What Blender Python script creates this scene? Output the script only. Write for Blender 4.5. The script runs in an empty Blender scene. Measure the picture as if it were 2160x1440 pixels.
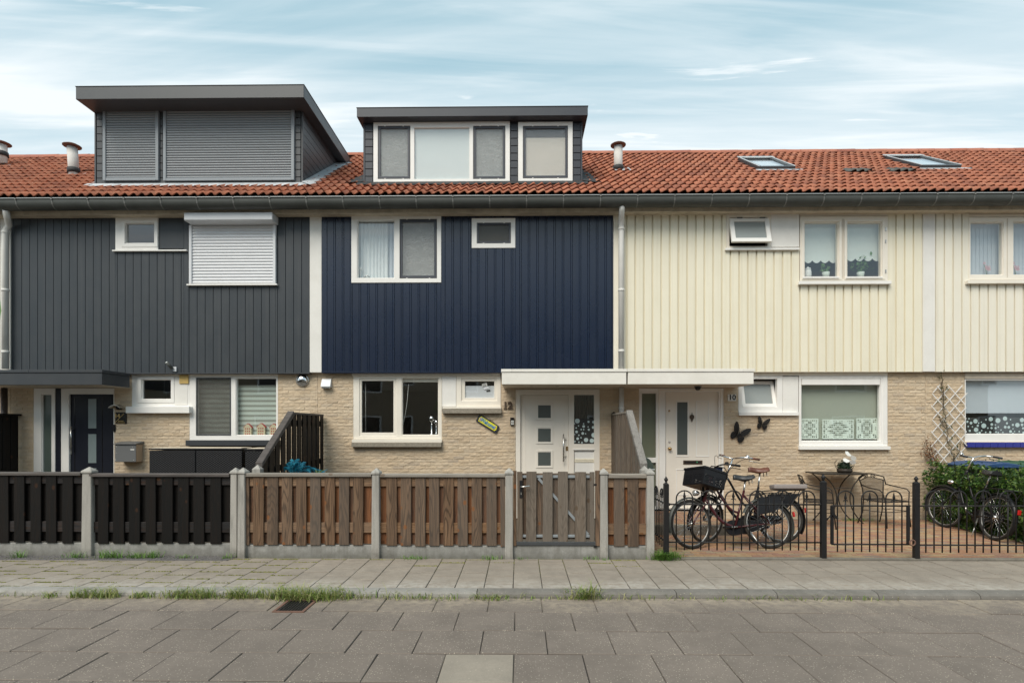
import bpy, bmesh, math, random
from mathutils import Vector, Matrix
R = math.radians
random.seed(7)
scene = bpy.context.scene
COL = scene.collection

# ------------------------------------------------------------------ camera
F = 1180.0; HOR = 901.0; EYE = 1.65; TH = math.atan(16.0 / F)
cd = bpy.data.cameras.new('camera'); cam = bpy.data.objects.new('camera', cd); COL.objects.link(cam)
cd.sensor_width = 36; cd.lens = 36 * F / 2160; cd.shift_y = (HOR - 720) / 2160
cd.clip_start = 0.05; cd.clip_end = 2000
cam.location = (0, 0, EYE); cam.rotation_euler = (R(90), 0, TH)
scene.camera = cam

# ------------------------------------------------------------------ world, sun, exposure
SUN_EL, SUN_AZ = 50.0, 28.0          # azimuth: degrees to the left of straight behind the camera
w = bpy.data.worlds.new('World'); scene.world = w; w.use_nodes = True
def build_world():
    nt = w.node_tree; nt.nodes.clear(); L = nt.links.new
    def n(t, **k):
        x = nt.nodes.new(t)
        for a, b in k.items(): setattr(x, a, b)
        return x
    def math_(op, a, b=None, clamp=False):
        m = n('ShaderNodeMath', operation=op, use_clamp=clamp)
        for i, s in enumerate((a, b)):
            if s is None: continue
            if isinstance(s, (int, float)): m.inputs[i].default_value = s
            else: L(s, m.inputs[i])
        return m.outputs[0]
    out = n('ShaderNodeOutputWorld'); bg = n('ShaderNodeBackground'); bg.inputs[1].default_value = 0.1
    sky = n('ShaderNodeTexSky'); sky.sky_type = 'NISHITA'; sky.sun_disc = False
    sky.sun_elevation = R(SUN_EL); sky.sun_rotation = R(180 + SUN_AZ); sky.air_density = 1.0; sky.dust_density = 1.5; sky.ozone_density = 1.6
    tc = n('ShaderNodeTexCoord'); sep = n('ShaderNodeSeparateXYZ'); L(tc.outputs['Generated'], sep.inputs[0])
    zz = math_('MAXIMUM', sep.outputs[2], 0.04)
    px = math_('DIVIDE', sep.outputs[0], zz); py = math_('DIVIDE', sep.outputs[1], zz)
    def streak(sx, sy, skew, scale, detail, lo, hi, off, dist=0.4):
        cx = n('ShaderNodeCombineXYZ')
        L(math_('MULTIPLY', px, sx), cx.inputs[0])
        L(math_('ADD', math_('MULTIPLY', py, sy), math_('ADD', math_('MULTIPLY', px, skew), off)), cx.inputs[1])
        no = n('ShaderNodeTexNoise'); no.inputs['Scale'].default_value = scale; no.inputs['Detail'].default_value = detail
        no.inputs['Roughness'].default_value = 0.55; no.inputs['Distortion'].default_value = dist
        L(cx.outputs[0], no.inputs['Vector'])
        mr = n('ShaderNodeMapRange'); mr.interpolation_type = 'SMOOTHSTEP'
        mr.inputs['From Min'].default_value = lo; mr.inputs['From Max'].default_value = hi
        L(no.outputs[0], mr.inputs[0]); return mr.outputs[0]
    a = streak(0.20, 0.95, 0.07, 1.5, 8, 0.45, 0.70, 3.1, 0.5)
    b = streak(0.42, 3.4, -0.20, 1.7, 9, 0.44, 0.70, 9.7, 0.7)
    c = streak(1.1, 4.4, 0.0, 1.35, 7, 0.62, 0.69, 1.7, 0.5)
    low = n('ShaderNodeMapRange'); low.interpolation_type = 'SMOOTHSTEP'
    low.inputs['From Min'].default_value = 0.56; low.inputs['From Max'].default_value = 0.44
    low.inputs['To Max'].default_value = 0.34
    L(sep.outputs[2], low.inputs[0])
    mask = math_('ADD', math_('MULTIPLY', a, 0.62), math_('MULTIPLY', b, 0.40))
    mask = math_('ADD', mask, math_('MULTIPLY', c, 0.45))
    mask = math_('ADD', mask, low.outputs[0])
    mask = math_('ADD', math_('MULTIPLY', mask, 0.86), 0.10, True)
    # clear air: Nishita, thinned by high veil
    veil = n('ShaderNodeMixRGB'); veil.inputs[0].default_value = 0.62; veil.inputs[2].default_value = (2.9, 5.0, 5.5, 1)
    L(sky.outputs[0], veil.inputs[1])
    mix = n('ShaderNodeMixRGB'); mix.inputs[2].default_value = (6.3, 6.75, 6.95, 1)
    L(mask, mix.inputs[0]); L(veil.outputs[0], mix.inputs[1])
    L(mix.outputs[0], bg.inputs[0]); L(bg.outputs[0], out.inputs[0])
build_world()
sd = bpy.data.lights.new('sun', 'SUN'); sun = bpy.data.objects.new('sun', sd); COL.objects.link(sun)
sd.energy = 2.3; sd.angle = R(38); sd.color = (1.0, 0.93, 0.82)
el, az = R(SUN_EL), R(SUN_AZ)
sdir = Vector((-math.sin(az) * math.cos(el), -math.cos(az) * math.cos(el), math.sin(el)))
sun.rotation_euler = sdir.to_track_quat('Z', 'Y').to_euler(); sun.location = (-10, -20, 30)
vs = scene.view_settings; vs.view_transform = 'Standard'; vs.look = 'None'; vs.gamma = 1; vs.use_curve_mapping = False
vs.exposure = 0.60

# ------------------------------------------------------------------ projection helpers (photograph -> place)
CT, ST = math.cos(TH), math.sin(TH)
def P(px, py, Y):
    u = (px - 1080) / F; v = (HOR - py) / F
    t = Y / (u * ST + CT)
    return Vector((t * (u * CT - ST), Y, EYE + t * v))
def XP(px, Y): return P(px, HOR, Y).x
def RC(r, Y):
    a, b, c, d = r; m = (a + c) / 2
    return XP(a, Y), XP(c, Y), P(m, d, Y).z, P(m, b, Y).z     # x0,x1,z0,z1

# ------------------------------------------------------------------ materials
MAT = {}
class NT:
    def __init__(s, name):
        s.m = bpy.data.materials.new(name); s.m.use_nodes = True; s.t = s.m.node_tree
        s.b = s.t.nodes['Principled BSDF']; s.out = s.t.nodes['Material Output']; MAT[name] = s.m
    def n(s, t, ins=None, **k):
        x = s.t.nodes.new(t)
        for a, b in k.items(): setattr(x, a, b)
        for a, b in (ins or {}).items(): s.put(x.inputs[a], b)
        return x
    def put(s, sock, v):
        if isinstance(v, bpy.types.NodeSocket): s.t.links.new(v, sock)
        elif isinstance(v, (tuple, list)) and sock.type == 'RGBA': sock.default_value = (*v[:3], 1)
        else: sock.default_value = v
    def math(s, op, a, b=0.0, clamp=False):
        return s.n('ShaderNodeMath', {0: a, 1: b}, operation=op, use_clamp=clamp).outputs[0]
    def coord(s, kind='Object', scale=(1, 1, 1), rnd=True):
        c = s.n('ShaderNodeTexCoord').outputs[kind]
        if rnd and kind == 'Object':
            oi = s.n('ShaderNodeObjectInfo').outputs['Random']
            gi = s.n('ShaderNodeNewGeometry').outputs['Random Per Island']
            c = s.n('ShaderNodeVectorMath', {0: c, 1: s.n('ShaderNodeCombineXYZ', {0: s.math('MULTIPLY', oi, 37.0), 1: s.math('MULTIPLY', gi, 23.0), 2: s.math('MULTIPLY', oi, 91.0)}).outputs[0]}, operation='ADD').outputs[0]
        return s.n('ShaderNodeVectorMath', {0: c, 1: scale}, operation='MULTIPLY').outputs[0]
    def noise(s, vec, scale=5.0, detail=4.0, rough=0.6, dist=0.0):
        return s.n('ShaderNodeTexNoise', {'Vector': vec, 'Scale': scale, 'Detail': detail, 'Roughness': rough, 'Distortion': dist}).outputs[0]
    def rng(s, v, a, b, c=0.0, d=1.0):
        return s.n('ShaderNodeMapRange', {0: v, 1: a, 2: b, 3: c, 4: d}).outputs[0]
    def mix(s, fac, a, b, mode='MIX'):
        x = s.n('ShaderNodeMixRGB', {0: fac, 1: a, 2: b}, blend_type=mode); return x.outputs[0]
    def rand(s):
        oi = s.n('ShaderNodeObjectInfo').outputs['Random']; gi = s.n('ShaderNodeNewGeometry').outputs['Random Per Island']
        return s.math('FRACT', s.math('ADD', s.math('MULTIPLY', oi, 3.7), s.math('MULTIPLY', gi, 5.3)))
    def bump(s, h, strength=0.3, dist=0.01):
        s.put(s.b.inputs['Normal'], s.n('ShaderNodeBump', {'Strength': strength, 'Distance': dist, 'Height': h}).outputs[0])
    def set(s, **k):
        for a, v in k.items(): s.put(s.b.inputs[{'col': 'Base Color', 'rough': 'Roughness', 'metal': 'Metallic', 'spec': 'Specular IOR Level', 'coat': 'Coat Weight', 'trans': 'Transmission Weight'}[a]], v)
        return s

def paint(name, col, rough=0.45, dirt=0.10, dirtcol=(0.30, 0.26, 0.20), scale=3.0, metal=0.0, bump=0.0, spec=0.5):
    vary = 0.30 if name.endswith('_board') else 0.0
    s = NT(name); c = s.coord('Object')
    nz = s.noise(c, scale, 5, 0.65); n2 = s.noise(c, scale * 14, 3, 0.6)
    f = s.math('MULTIPLY', s.rng(nz, 0.42, 0.78), dirt * 2.2)
    f = s.math('ADD', f, s.math('MULTIPLY', s.rng(n2, 0.5, 0.8), dirt * 0.5), True)
    k = s.mix(f, col, dirtcol)
    if vary:
        st = s.noise(s.coord('Object', (14, 14, 0.35)), 1.0, 4, 0.6)
        k = s.mix(s.math('MULTIPLY', s.rand(), vary), k, tuple(x * 0.86 for x in col)); k = s.mix(s.rng(st, 0.5, 0.8, 0, vary), k, dirtcol)
    s.set(col=k, rough=s.math('ADD', s.math('MULTIPLY', nz, 0.18), rough - 0.08), metal=metal, spec=spec)
    if bump: s.bump(n2, bump, 0.003)
    return s.m

paint('white_frame', (0.82, 0.80, 0.765), 0.38, 0.05)
paint('cream_frame', (0.80, 0.745, 0.655), 0.40, 0.06)
paint('white_wall', (0.76, 0.74, 0.70), 0.75, 0.07, bump=0.15)
paint('white_canopy', (0.80, 0.77, 0.71), 0.5, 0.10, (0.35, 0.30, 0.24), 2.0)
paint('cream_board', (0.82, 0.765, 0.615), 0.5, 0.07, (0.50, 0.43, 0.27), 1.7)
paint('pale_board', (0.81, 0.765, 0.655), 0.5, 0.06, (0.48, 0.43, 0.31), 1.7)
paint('anthracite_board', (0.029, 0.036, 0.044), 0.45, 0.10, (0.075, 0.078, 0.080), 1.5)
paint('anthracite_trim', (0.040, 0.044, 0.050), 0.38, 0.08, (0.08, 0.08, 0.08))
paint('dormer_grey', (0.054, 0.058, 0.063), 0.42, 0.08, (0.12, 0.12, 0.12))
paint('dormer_slate', (0.032, 0.036, 0.047), 0.42, 0.08, (0.09, 0.09, 0.09))
paint('slat_grey', (0.25, 0.275, 0.295), 0.40, 0.04, (0.10, 0.10, 0.10))
paint('slat_silver', (0.66, 0.67, 0.69), 0.35, 0.05, (0.45, 0.45, 0.45))
paint('navy_board', (0.0058, 0.0135, 0.036), 0.27, 0.04, (0.02, 0.026, 0.036), 0.9, spec=0.62)
paint('door_dark', (0.014, 0.016, 0.024), 0.35, 0.05, (0.03, 0.03, 0.035), spec=0.22)
paint('door_white', (0.80, 0.745, 0.665), 0.34, 0.03)
paint('soffit', (0.56, 0.49, 0.40), 0.6, 0.15)
paint('eaves_wood', (0.62, 0.54, 0.42), 0.65, 0.25, (0.20, 0.15, 0.10), 5.0)
paint('letterbox_tan', (0.36, 0.27, 0.19), 0.5, 0.1)
paint('zinc', (0.075, 0.079, 0.073), 0.5, 0.3, (0.045, 0.047, 0.042), 3.0, metal=0.1, spec=0.35)
paint('zinc_strap', (0.165, 0.165, 0.155), 0.5, 0.25, (0.12, 0.12, 0.11), 9.0)
paint('zinc_bright', (0.55, 0.56, 0.56), 0.4, 0.15, (0.3, 0.3, 0.3), 4.0, metal=0.3)
paint('lead', (0.42, 0.44, 0.46), 0.5, 0.4, (0.65, 0.66, 0.68), 6.0, metal=0.2, bump=0.5)
paint('bitumen', (0.022, 0.021, 0.022), 0.7, 0.1, (0.05, 0.05, 0.05), 6.0, bump=0.4)
paint('pvc_pipe', (0.70, 0.685, 0.65), 0.4, 0.12, (0.40, 0.36, 0.30), 3.0)
paint('brown_pipe', (0.045, 0.035, 0.032), 0.45, 0.1)
paint('flue_white', (0.62, 0.60, 0.57), 0.8, 0.2, (0.35, 0.32, 0.28), 5.0)
paint('rust_cap', (0.16, 0.085, 0.06), 0.7, 0.2, (0.08, 0.05, 0.04), 8.0)
paint('steel', (0.58, 0.57, 0.55), 0.25, 0.05, (0.3, 0.3, 0.3), 5.0, metal=0.9)
paint('chrome', (0.72, 0.72, 0.73), 0.14, 0.04, (0.4, 0.4, 0.4), 6.0, metal=1.0)
paint('brass', (0.50, 0.33, 0.15), 0.3, 0.1, (0.2, 0.12, 0.06), 6.0, metal=0.9)
paint('black_iron', (0.016, 0.016, 0.017), 0.42, 0.10, (0.05, 0.04, 0.035), 6.0, spec=0.22)
paint('bistro_iron', (0.030, 0.026, 0.022), 0.5, 0.15, (0.09, 0.06, 0.04), 6.0, spec=0.22)
paint('black_plastic', (0.012, 0.012, 0.014), 0.4, 0.05, (0.03, 0.03, 0.03), spec=0.22)
paint('bike_black', (0.010, 0.010, 0.011), 0.25, 0.05, (0.04, 0.04, 0.04), spec=0.22)
paint('bike_burgundy', (0.055, 0.010, 0.013), 0.25, 0.05, (0.03, 0.02, 0.02))
paint('rubber', (0.018, 0.017, 0.016), 0.75, 0.25, (0.09, 0.08, 0.065), 8.0, spec=0.22)
paint('rim_alu', (0.34, 0.335, 0.325), 0.35, 0.1, (0.3, 0.28, 0.25), 6.0, metal=0.7)
paint('leather_brown', (0.13, 0.040, 0.020), 0.4, 0.1, (0.06, 0.03, 0.02), 9.0, bump=0.2)
paint('leather_black', (0.020, 0.021, 0.023), 0.42, 0.08, (0.05, 0.05, 0.05), 9.0, bump=0.2)
paint('cushion', (0.27, 0.235, 0.22), 0.65, 0.1, (0.12, 0.10, 0.09), 6.0)
paint('lens', (0.65, 0.67, 0.66), 0.12, 0.02, metal=0.6)
paint('red_light', (0.45, 0.012, 0.010), 0.2, 0.02)
paint('orange_reflector', (0.75, 0.20, 0.02), 0.3, 0.02)
paint('mailbox_grey', (0.135, 0.137, 0.138), 0.45, 0.06, (0.09, 0.09, 0.09))
paint('postbox_green', (0.055, 0.080, 0.065), 0.5, 0.2, (0.12, 0.12, 0.10))
paint('vent_yellow', (0.62, 0.43, 0.14), 0.5, 0.1)
paint('gold', (0.50, 0.34, 0.12), 0.4, 0.05, metal=0.4)
paint('number_brown', (0.055, 0.030, 0.016), 0.55, 0.1)
paint('plate_white', (0.68, 0.67, 0.63), 0.4, 0.08)
paint('black_gloss', (0.008, 0.008, 0.009), 0.2, 0.02)
paint('sign_yellow', (0.72, 0.66, 0.03), 0.45, 0.10, (0.50, 0.62, 0.10), 12.0)
paint('sign_blue', (0.05, 0.22, 0.42), 0.45, 0.05)
paint('sign_navy', (0.012, 0.016, 0.03), 0.45, 0.05)
paint('sign_lilac', (0.50, 0.44, 0.52), 0.5, 0.05)
paint('string', (0.30, 0.24, 0.17), 0.8, 0.05)
paint('bin_blue', (0.020, 0.060, 0.16), 0.4, 0.1, (0.10, 0.13, 0.18))
paint('bin_green', (0.020, 0.085, 0.035), 0.4, 0.1, (0.08, 0.12, 0.08))
paint('bin_grey', (0.075, 0.078, 0.082), 0.5, 0.15, (0.14, 0.14, 0.14))
paint('trellis_white', (0.74, 0.72, 0.70), 0.5, 0.08)
paint('ceramic_white', (0.75, 0.75, 0.72), 0.3, 0.03)
paint('ceramic_red', (0.42, 0.03, 0.035), 0.3, 0.03)
paint('ornament_cream', (0.62, 0.55, 0.38), 0.4, 0.03)
paint('petal_pink', (0.66, 0.34, 0.38), 0.5, 0.05)
paint('fabric_peach', (0.86, 0.77, 0.68), 0.9, 0.03)
paint('fabric_white', (0.74, 0.77, 0.77), 0.9, 0.05)
paint('fabric_pale', (0.76, 0.77, 0.75), 0.9, 0.05, (0.50, 0.52, 0.50), 1.0)
paint('fabric_green', (0.41, 0.44, 0.37), 0.9, 0.05, (0.37, 0.40, 0.335), 1.0)
paint('fabric_mint', (0.74, 0.80, 0.76), 0.9, 0.05)
paint('fabric_blue', (0.55, 0.60, 0.65), 0.9, 0.05, (0.34, 0.38, 0.43), 1.0)
paint('fabric_taupe', (0.30, 0.32, 0.28), 0.9, 0.05)
paint('fabric_sage', (0.56, 0.63, 0.57), 0.9, 0.05)
paint('lace', (0.76, 0.85, 0.77), 0.9, 0.05)
paint('film_white', (0.55, 0.66, 0.66), 0.6, 0.05)
paint('film_dark', (0.030, 0.030, 0.028), 0.5, 0.1, (0.06, 0.06, 0.055), 20.0)
paint('film_milky', (0.70, 0.71, 0.74), 0.6, 0.03)
paint('plaster', (0.40, 0.37, 0.34), 0.9, 0.1)
paint('sill_blue', (0.035, 0.042, 0.25), 0.18, 0.05, (0.06, 0.07, 0.3))
paint('plate_blue', (0.012, 0.02, 0.05), 0.35, 0.03)
paint('led_green', (0.05, 0.55, 0.22), 0.3, 0.0)
paint('stem', (0.07, 0.05, 0.03), 0.8, 0.1)
paint('sash_slate', (0.05, 0.055, 0.07), 0.4, 0.05, (0.09, 0.09, 0.1))

def concrete(name, col, dark, scale=4.0, speck=0.0, bump=0.4, streak=False, edge=None):
    s = NT(name); c = s.coord('Object'); g = s.coord('Object', (1, 1, 0.18)) if streak else c
    a = s.noise(g, scale, 6, 0.7); b = s.noise(c, 90, 3, 0.7); r = s.rand()
    k = s.mix(s.rng(a, 0.40, 0.70), col, dark)
    k = s.mix(s.rng(b, 0.40, 0.80, 0, 0.35), k, tuple(x * 0.45 for x in dark))
    k = s.mix(s.rng(r, 0, 1, 0, 0.28), k, tuple(x * 0.72 for x in col))
    if streak:
        gp_ = s.n('ShaderNodeNewGeometry').outputs['Position']; zz = s.n('ShaderNodeSeparateXYZ', {0: gp_}).outputs[2]
        sp_ = s.math('ADD', zz, s.math('MULTIPLY', s.math('SUBTRACT', s.noise(gp_, 9.0, 4, 0.7), 0.5), 0.30))
        k = s.mix(s.rng(sp_, 0.14, -0.02, 0, 0.75), k, (0.10, 0.092, 0.075))
        run = s.noise(s.n('ShaderNodeVectorMath', {0: gp_, 1: (26, 26, 1.6)}, operation='MULTIPLY').outputs[0], 1.0, 3, 0.6)
        k = s.mix(s.rng(run, 0.52, 0.70, 0, 0.55), k, (0.16, 0.155, 0.14))
    if speck:
        v = s.n('ShaderNodeTexVoronoi', {'Vector': c, 'Scale': 54.0}); v.feature = 'F1'
        d = s.rng(v.outputs['Distance'], 0.15, 0.25, 1, 0)
        sel = s.n('ShaderNodeSeparateColor', {0: v.outputs['Color']}).outputs[0]
        d = s.math('MULTIPLY', d, s.math('GREATER_THAN', sel, 1 - speck))
        k = s.mix(s.math('MULTIPLY', d, 0.6), k, (0.60, 0.53, 0.42))
    gp = s.n('ShaderNodeNewGeometry').outputs['Position']
    k = s.mix(s.rng(s.noise(gp, 0.7, 5, 0.65), 0.42, 0.66, 0, 0.42), k, tuple(x * 0.62 for x in col))
    if edge:                                       # sand and dirt washed against the kerb: (y start, y end)
        p = s.n('ShaderNodeSeparateXYZ', {0: s.n('ShaderNodeNewGeometry').outputs['Position']}).outputs[1]
        pos = s.n('ShaderNodeNewGeometry').outputs['Position']
        q = s.math('ADD', p, s.math('MULTIPLY', s.math('SUBTRACT', s.noise(pos, 2.2, 4), 0.5), 0.9))
        m = s.rng(q, edge[0], edge[1])
        k = s.mix(s.math('MULTIPLY', m, s.rng(s.noise(pos, 14, 4), 0.3, 0.62)), k, edge[2])
    s.set(col=k, rough=0.9); s.bump(s.math('ADD', a, s.math('MULTIPLY', b, 0.5)), bump, 0.004)
    return s.m
concrete('pave_slab', (0.305, 0.260, 0.213), (0.215, 0.183, 0.150), 5.0, 0.09, edge=(6.15, 5.75, (0.36, 0.33, 0.29)))
concrete('pave_joint', (0.055, 0.048, 0.038), (0.035, 0.03, 0.024), 8.0, edge=(6.2, 6.75, (0.14, 0.145, 0.03)))
concrete('road_slab', (0.200, 0.166, 0.140), (0.142, 0.118, 0.100), 2.2, 0.62, 0.5, edge=(5.15, 5.62, (0.30, 0.25, 0.19)))
concrete('road_slab_pale', (0.31, 0.27, 0.22), (0.235, 0.205, 0.168), 3.0, 0.05, 0.4)
concrete('road_joint', (0.045, 0.04, 0.035), (0.03, 0.026, 0.023), 8.0, edge=(4.9, 5.5, (0.30, 0.25, 0.19)))
concrete('kerb_stone', (0.31, 0.295, 0.27), (0.20, 0.185, 0.165), 6.0, 0.10)
concrete('kerb_dark', (0.20, 0.185, 0.165), (0.13, 0.12, 0.105), 6.0, 0.10)
concrete('edging', (0.20, 0.18, 0.15), (0.11, 0.10, 0.08), 9.0, 0.0, 0.7)
concrete('fence_concrete', (0.44, 0.42, 0.385), (0.27, 0.255, 0.23), 6.0, 0.0, 0.5, True)
concrete('fence_base', (0.36, 0.355, 0.335), (0.22, 0.215, 0.20), 7.0, 0.0, 0.5, True)
concrete('sill_stone', (0.34, 0.30, 0.24), (0.18, 0.16, 0.13), 30.0, 0.0, 0.6)
concrete('soil', (0.10, 0.085, 0.065), (0.06, 0.05, 0.04), 6.0)
concrete('gravel', (0.16, 0.15, 0.145), (0.055, 0.052, 0.05), 60.0, 0.12, 0.8)

def brickmat(name, ramp, mort=False):
    s = NT(name); c = s.coord('Object'); r = s.rand()
    cr = s.n('ShaderNodeValToRGB', {0: r}); e = cr.color_ramp
    while len(e.elements) < len(ramp): e.elements.new(0.5)
    for i, (p, col) in enumerate(ramp): e.elements[i].position = p; e.elements[i].color = (*col, 1)
    a = s.noise(c, 22, 5, 0.7); b = s.noise(c, 120, 3, 0.6)
    gp = s.n('ShaderNodeNewGeometry').outputs['Position']
    big = s.noise(gp, 0.9, 4, 0.6)
    k = s.mix(s.rng(a, 0.45, 0.75, 0, 0.35), cr.outputs[0], tuple(x * 0.62 for x in ramp[0][1]))
    k = s.mix(s.rng(big, 0.48, 0.72, 0, 0.30), k, tuple(x * y for x, y in zip(ramp[0][1], (0.72, 0.76, 0.84))))
    if 'tile' in name:
        run = s.noise(s.n('ShaderNodeVectorMath', {0: gp, 1: (3.0, 0.5, 0.5)}, operation='MULTIPLY').outputs[0], 1.4, 5, 0.7)
        k = s.mix(s.rng(run, 0.50, 0.72, 0, 0.40), k, (0.15, 0.070, 0.048)); li = s.noise(gp, 17.0, 3, 0.6)
        k = s.mix(s.rng(li, 0.64, 0.74, 0, 0.5), k, (0.33, 0.27, 0.17))
    s.set(col=k, rough=0.92); s.bump(s.math('ADD', a, s.math('MULTIPLY', b, 0.4)), 0.6, 0.006)
    return s.m
brickmat('brick', [(0.0, (0.52, 0.405, 0.28)), (0.3, (0.59, 0.46, 0.315)), (0.6, (0.57, 0.465, 0.34)), (0.85, (0.63, 0.50, 0.35)), (1.0, (0.46, 0.375, 0.285))])
brickmat('mortar', [(0.0, (0.56, 0.45, 0.325)), (1.0, (0.54, 0.435, 0.315))])
brickmat('far_brick', [(0.0, (0.34, 0.27, 0.19)), (1.0, (0.38, 0.30, 0.21))])
brickmat('clinker', [(0.0, (0.30, 0.150, 0.085)), (0.25, (0.36, 0.21, 0.115)), (0.5, (0.27, 0.145, 0.11)), (0.75, (0.38, 0.275, 0.15)), (1.0, (0.22, 0.17, 0.145))])
brickmat('clinker_joint', [(0.0, (0.11, 0.08, 0.06)), (1.0, (0.12, 0.09, 0.065))])
brickmat('roof_tile', [(0.0, (0.26, 0.096, 0.060)), (0.3, (0.37, 0.132, 0.074)), (0.65, (0.42, 0.152, 0.086)), (0.85, (0.44, 0.180, 0.105)), (1.0, (0.27, 0.098, 0.062))])
brickmat('ridge_tile', [(0.0, (0.36, 0.125, 0.075)), (0.5, (0.42, 0.17, 0.11)), (1.0, (0.30, 0.10, 0.07))])

def wood(name, cols, knot, gloss=0.75, axis=2, ring=0.55, spec=0.3):
    """cols: weathered pale, mid, dark grain; grain runs along the object's long axis"""
    s = NT(name); st = [9.0, 9.0, 9.0]; st[axis] = 0.55
    c = s.coord('Object'); v = s.n('ShaderNodeVectorMath', {0: c, 1: tuple(st)}, operation='MULTIPLY').outputs[0]
    a = s.noise(v, 2.0, 6, 0.65, 0.5)
    st2 = [60.0, 60.0, 60.0]; st2[axis] = 1.2
    fine = s.noise(s.n('ShaderNodeVectorMath', {0: c, 1: tuple(st2)}, operation='MULTIPLY').outputs[0], 1.5, 3, 0.6)
    st3 = [1, 1, 1]; st3[axis] = 0.10
    cv = s.n('ShaderNodeVectorMath', {0: c, 1: tuple(st3)}, operation='MULTIPLY').outputs[0]
    low = s.noise(cv, 8.0, 1.5, 0.4)
    rings = s.math('SINE', s.math('MULTIPLY', low, 105.0))
    r = s.rand()
    k = s.mix(s.rng(a, 0.32, 0.68), cols[0], cols[1])
    k = s.mix(s.rng(rings, 0.0, 1.0, 0, ring), k, cols[2])
    k = s.mix(s.rng(fine, 0.48, 0.75, 0, 0.5), k, cols[2])
    k = s.mix(s.rng(r, 0, 1, 0, 0.62), k, tuple(x * 0.55 for x in cols[1]))
    st4 = [22.0, 22.0, 22.0]; st4[axis] = 0.9
    wst = s.noise(s.n('ShaderNodeVectorMath', {0: c, 1: tuple(st4)}, operation='MULTIPLY').outputs[0], 1.0, 4, 0.7)
    k = s.mix(s.rng(wst, 0.50, 0.72, 0, 0.75), k, tuple(x * 0.7 for x in cols[2]))
    r2 = s.math('FRACT', s.math('MULTIPLY', r, 7.31)); g_ = sum(cols[0]) / 3
    k = s.mix(s.rng(r2, 0, 1, 0, 0.45 if g_ > 0.05 else 0.0), k, (g_ * 0.80, g_ * 0.74, g_ * 0.66))
    kv = [1, 1, 1]; kv[axis] = 0.7
    vo = s.n('ShaderNodeTexVoronoi', {'Vector': s.n('ShaderNodeVectorMath', {0: c, 1: tuple(kv)}, operation='MULTIPLY').outputs[0], 'Scale': 6.5})
    kn = s.rng(vo.outputs['Distance'], 0.10, 0.17, 1, 0)
    k = s.mix(s.math('MULTIPLY', kn, 0.8), k, knot)
    s.set(col=k, rough=gloss, spec=spec); s.bump(s.math('ADD', fine, s.math('MULTIPLY', rings, 0.25)), 0.5, 0.003)
    return s.m
wood('weathered_wood', ((0.245, 0.150, 0.088), (0.135, 0.078, 0.045), (0.042, 0.024, 0.014)), (0.22, 0.085, 0.028), ring=0.75)
wood('fresh_wood', ((0.33, 0.135, 0.048), (0.20, 0.072, 0.025), (0.07, 0.026, 0.011)), (0.10, 0.04, 0.015))
wood('rail_wood', ((0.33, 0.20, 0.11), (0.27, 0.145, 0.07), (0.11, 0.055, 0.028)), (0.14, 0.06, 0.02), axis=0)
wood('grey_cap', ((0.36, 0.325, 0.28), (0.29, 0.255, 0.215), (0.14, 0.12, 0.10)), (0.15, 0.11, 0.08), axis=0, ring=0.25)
wood('grey_beam', ((0.30, 0.285, 0.265), (0.22, 0.205, 0.19), (0.09, 0.082, 0.075)), (0.10, 0.08, 0.07), axis=1, ring=0.4)
wood('gate_wood', ((0.23, 0.185, 0.145), (0.165, 0.122, 0.088), (0.07, 0.05, 0.035)), (0.10, 0.065, 0.04))
wood('black_wood', ((0.0085, 0.0078, 0.0074), (0.0055, 0.0052, 0.005), (0.018, 0.0105, 0.007)), (0.04, 0.018, 0.009), 0.6, 2, 0.25, 0.22)
wood('black_rail', ((0.040, 0.041, 0.045), (0.014, 0.013, 0.013), (0.05, 0.024, 0.012)), (0.09, 0.04, 0.015), 0.6, 0, 0.3, 0.25)
wood('charcoal_cap', ((0.15, 0.13, 0.125), (0.10, 0.085, 0.08), (0.035, 0.03, 0.03)), (0.06, 0.05, 0.04), 0.75, 0, 0.3)

def rattan():
    s = NT('rattan'); c = s.coord('Object', (1, 1, 1), False)
    x = s.n('ShaderNodeSeparateXYZ', {0: c})
    a = s.math('SINE', s.math('MULTIPLY', x.outputs[0], 120.0)); b = s.math('SINE', s.math('MULTIPLY', x.outputs[2], 170.0))
    h = s.math('MULTIPLY', a, b)
    s.set(col=s.mix(s.rng(h, -1, 1), (0.003, 0.003, 0.0035), (0.028, 0.028, 0.031)), rough=0.5, spec=0.2); s.bump(h, 0.8, 0.004)
rattan()

def glass(name, tint=(0.9, 0.9, 0.9), refl=2.4, rough=0.0, wob=0.02):
    s = NT(name); s.t.nodes.remove(s.b)
    fc = s.math('POWER', s.n('ShaderNodeLayerWeight', {'Blend': 0.5}).outputs['Facing'], 5.0)
    fr = s.math('ADD', 0.04, s.math('MULTIPLY', fc, 0.40))
    bp = s.n('ShaderNodeBump', {'Strength': wob, 'Distance': 0.05, 'Height': s.noise(s.coord('Object', (1, 1, 1)), 1.6, 1, 0.5)}).outputs[0]
    gl = s.n('ShaderNodeBsdfGlossy', {'Color': (0.95, 0.97, 1.0), 'Roughness': rough, 'Normal': bp})
    tr = s.n('ShaderNodeBsdfTransparent', {'Color': tint})
    mx = s.n('ShaderNodeMixShader', {0: s.math('MULTIPLY', fr, refl, True), 1: tr.outputs[0], 2: gl.outputs[0]})
    s.put(s.out.inputs[0], mx.outputs[0])
glass('glass', (0.93, 0.95, 0.945), 3.0); glass('glass_mirrorish', (0.88, 0.91, 0.91), 3.2)
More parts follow.
